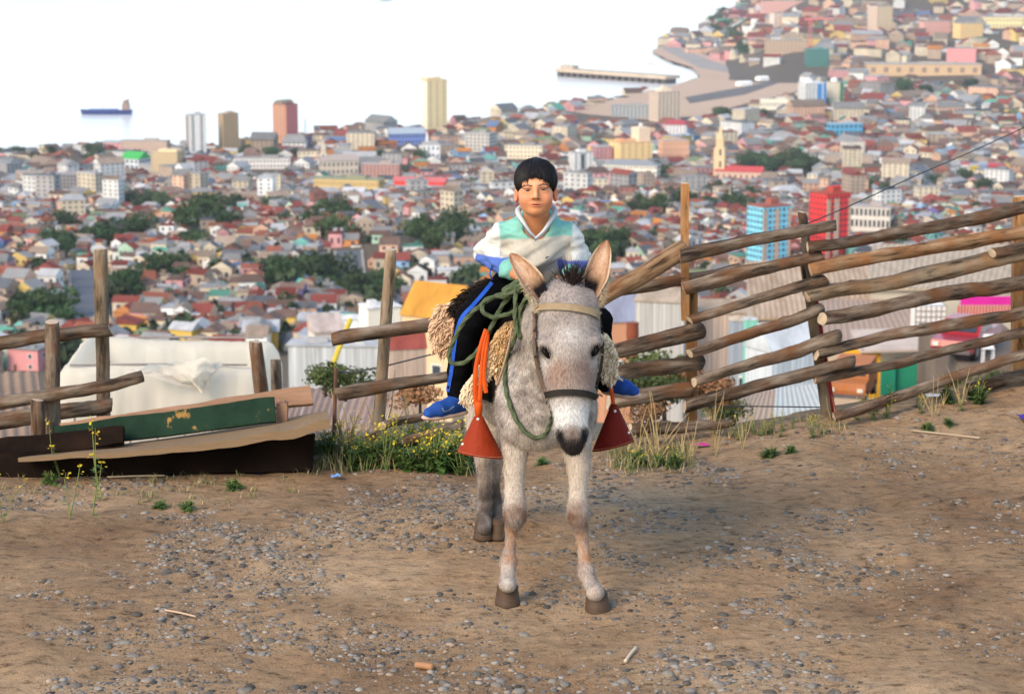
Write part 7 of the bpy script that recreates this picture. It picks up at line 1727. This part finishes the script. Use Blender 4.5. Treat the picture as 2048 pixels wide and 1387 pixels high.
stirrup((957,830), [(948,832),(966,832),(1009,916),(914,903)], YS, m_lea, 'orange-red leather stirrup hood hanging on the left flank', ((956,838),(926,888)), (([(972,658,8.2),(962,690,8.19),(952,735,8.185),(950,780,8.185),(953,812,8.185)], (.016,.019)), ([(975,662,8.2),(967,700,8.185),(962,750,8.18),(959,812,8.18)], (.012,.017)), ([(976,668,8.2),(972,705,8.182),(968,752,8.18),(972,785,8.18)], (.012,.016))), (957,812), .085)
stirrup((1228,808), [(1222,808),(1234,808),(1269,881),(1184,902)], 8.32, m_lead, 'dark red leather stirrup hood on the right flank', ((1230,822),(1257,865)), (([(1216,740,8.36),(1222,775,8.34),(1227,812,8.32)], (.014,.016)),), None, .06)
t = thing('loose_strap', at(1010,700,8.15), 'thin tan strap looped beside the shoulder', 'strap'); strip('strap', [at(1024,655,8.12), at(1018,690,8.1), at(1006,735,8.09), at(996,764,8.10), at(993,768,8.11), at(994,755,8.12)], .008, mat('tan_leather', (.3,.2,.13), rough=.6), t)
# halter
halter = thing('halter', surf_safe(1140,622), 'leather halter with tan brow band on the donkey head', 'halter')
m_tanl = mat('tan_band', (.26,.19,.11), rough=.7, var=.2, scale=30); m_dkl = mat('dark_band', (.022,.019,.017), rough=.75, var=.3, scale=30, spec=.08); m_brn = mat('brown_strap', (.14,.095,.07), rough=.7, var=.25, scale=30)
ribbon_on('brow_band', [(1073,617),(1090,616),(1115,616),(1140,618),(1165,622),(1185,628),(1197,634)], 13, m_tanl, halter, [DB], .014, fb=7.95, th=.006)
ribbon_on('nose_band', [(1089,790),(1097,789),(1115,786),(1140,785),(1165,787),(1180,791),(1188,796)], 12, m_dkl, halter, [DB], .014, fb=7.85, th=.006)
ribbon_on('cheek_strap', [(1074,624),(1074,650),(1073,685),(1075,715),(1080,745),(1086,770),(1092,795),(1097,808)], 7, m_brn, halter, [DB], .014, fb=7.95, th=.006)
ribbon_on('cheek_strap', [(1197,636),(1204,665),(1205,700),(1202,735),(1195,765),(1187,796)], 6, m_dkl, halter, [DB], .014, fb=7.95, th=.006)
# rope
m_rope = mat('green_rope', (.066,.088,.047), rough=.95, var=.2, scale=90, col2=(.09,.115,.065), spec=.1)
rope = thing('rope', at(1040,575,8.25), 'green twisted rope coiled over the saddle and round the neck', 'rope')
def ropeline(name, pts, r=.0078):
    b = MB(); path = catmull(pts, 14); b.tube(path, r, 12, lobes=3, twist=120, lob=.3); return b.build(name, m_rope, rope, smooth=True)
ropeline('large_loop', [at(1048,568,8.24), at(1015,582,8.22), at(970,604,8.22), at(932,638,8.25), at(908,680,8.27), at(898,712,8.28), at(908,727,8.28), at(932,722,8.27), at(960,695,8.24), at(982,655,8.22), at(1000,618,8.21), at(1022,590,8.2), at(1045,572,8.22)])
ropeline('small_loop', [at(1052,575,8.23), at(1020,592,8.19), at(985,594,8.18), at(966,606,8.18), at(966,622,8.17), at(985,634,8.17), at(1015,628,8.17), at(1046,614,8.16), at(1062,606,8.14)])
ropeline('bundle_turn', [at(1058,562,8.23), at(1030,570,8.19), at(1010,585,8.18), at(1004,592,8.19), at(1018,588,8.17), at(1040,578,8.17), at(1056,566,8.18)]); ropeline('bundle_turn', [at(1060,556,8.25), at(1036,562,8.2), at(1008,580,8.2), at(1024,578,8.18), at(1050,566,8.19)])
ropeline('hanging_loop', [at(1030,575,8.18), at(1031,600,8.14), at(1030,630,8.12), at(1033,655,8.11), at(1040,674,8.10), at(1041,655,8.12), at(1040,620,8.13), at(1050,600,8.14), at(1062,585,8.15)])
ropeline('neck_turn', [at(1056,590,8.14), at(1062,602,8.1), at(1074,610,8.05), at(1082,606,8.05)])
def rs(x, y, off=.011):
    q = surf(x, y, off); return q
lead = [at(1034,655,8.11), at(1026,685,8.1)]+[q for q in (rs(1018,715), rs(1014,750), rs(1016,785), rs(1024,815), rs(1036,842), rs(1052,862), rs(1072,873), rs(1090,865)) if q is not None]+[at(1101,845,7.99), at(1105,822,7.93), at(1104,808,7.87)]
ropeline('lead_line', lead, .0078)
# ------------------------------------------------------------------ haze
hb = MB(); hb.box((0, 8500, SEA-40), (34000, 19000, 40-SEA+230), bottom=True)
hz = hb.build('haze', None)
hm = bpy.data.materials.new('haze_air'); hm.use_nodes = True; n = hm.node_tree.nodes; n.remove(n['Principled BSDF'])
pv = n.new('ShaderNodeVolumePrincipled'); pv.inputs['Color'].default_value = (.88,.91,1.0,1); pv.inputs['Density'].default_value = HAZE; pv.inputs['Anisotropy'].default_value = .2
hm.node_tree.links.new(pv.outputs[0], n['Material Output'].inputs['Volume']); hz.data.materials.append(hm); tag(hz, kind='stuff')
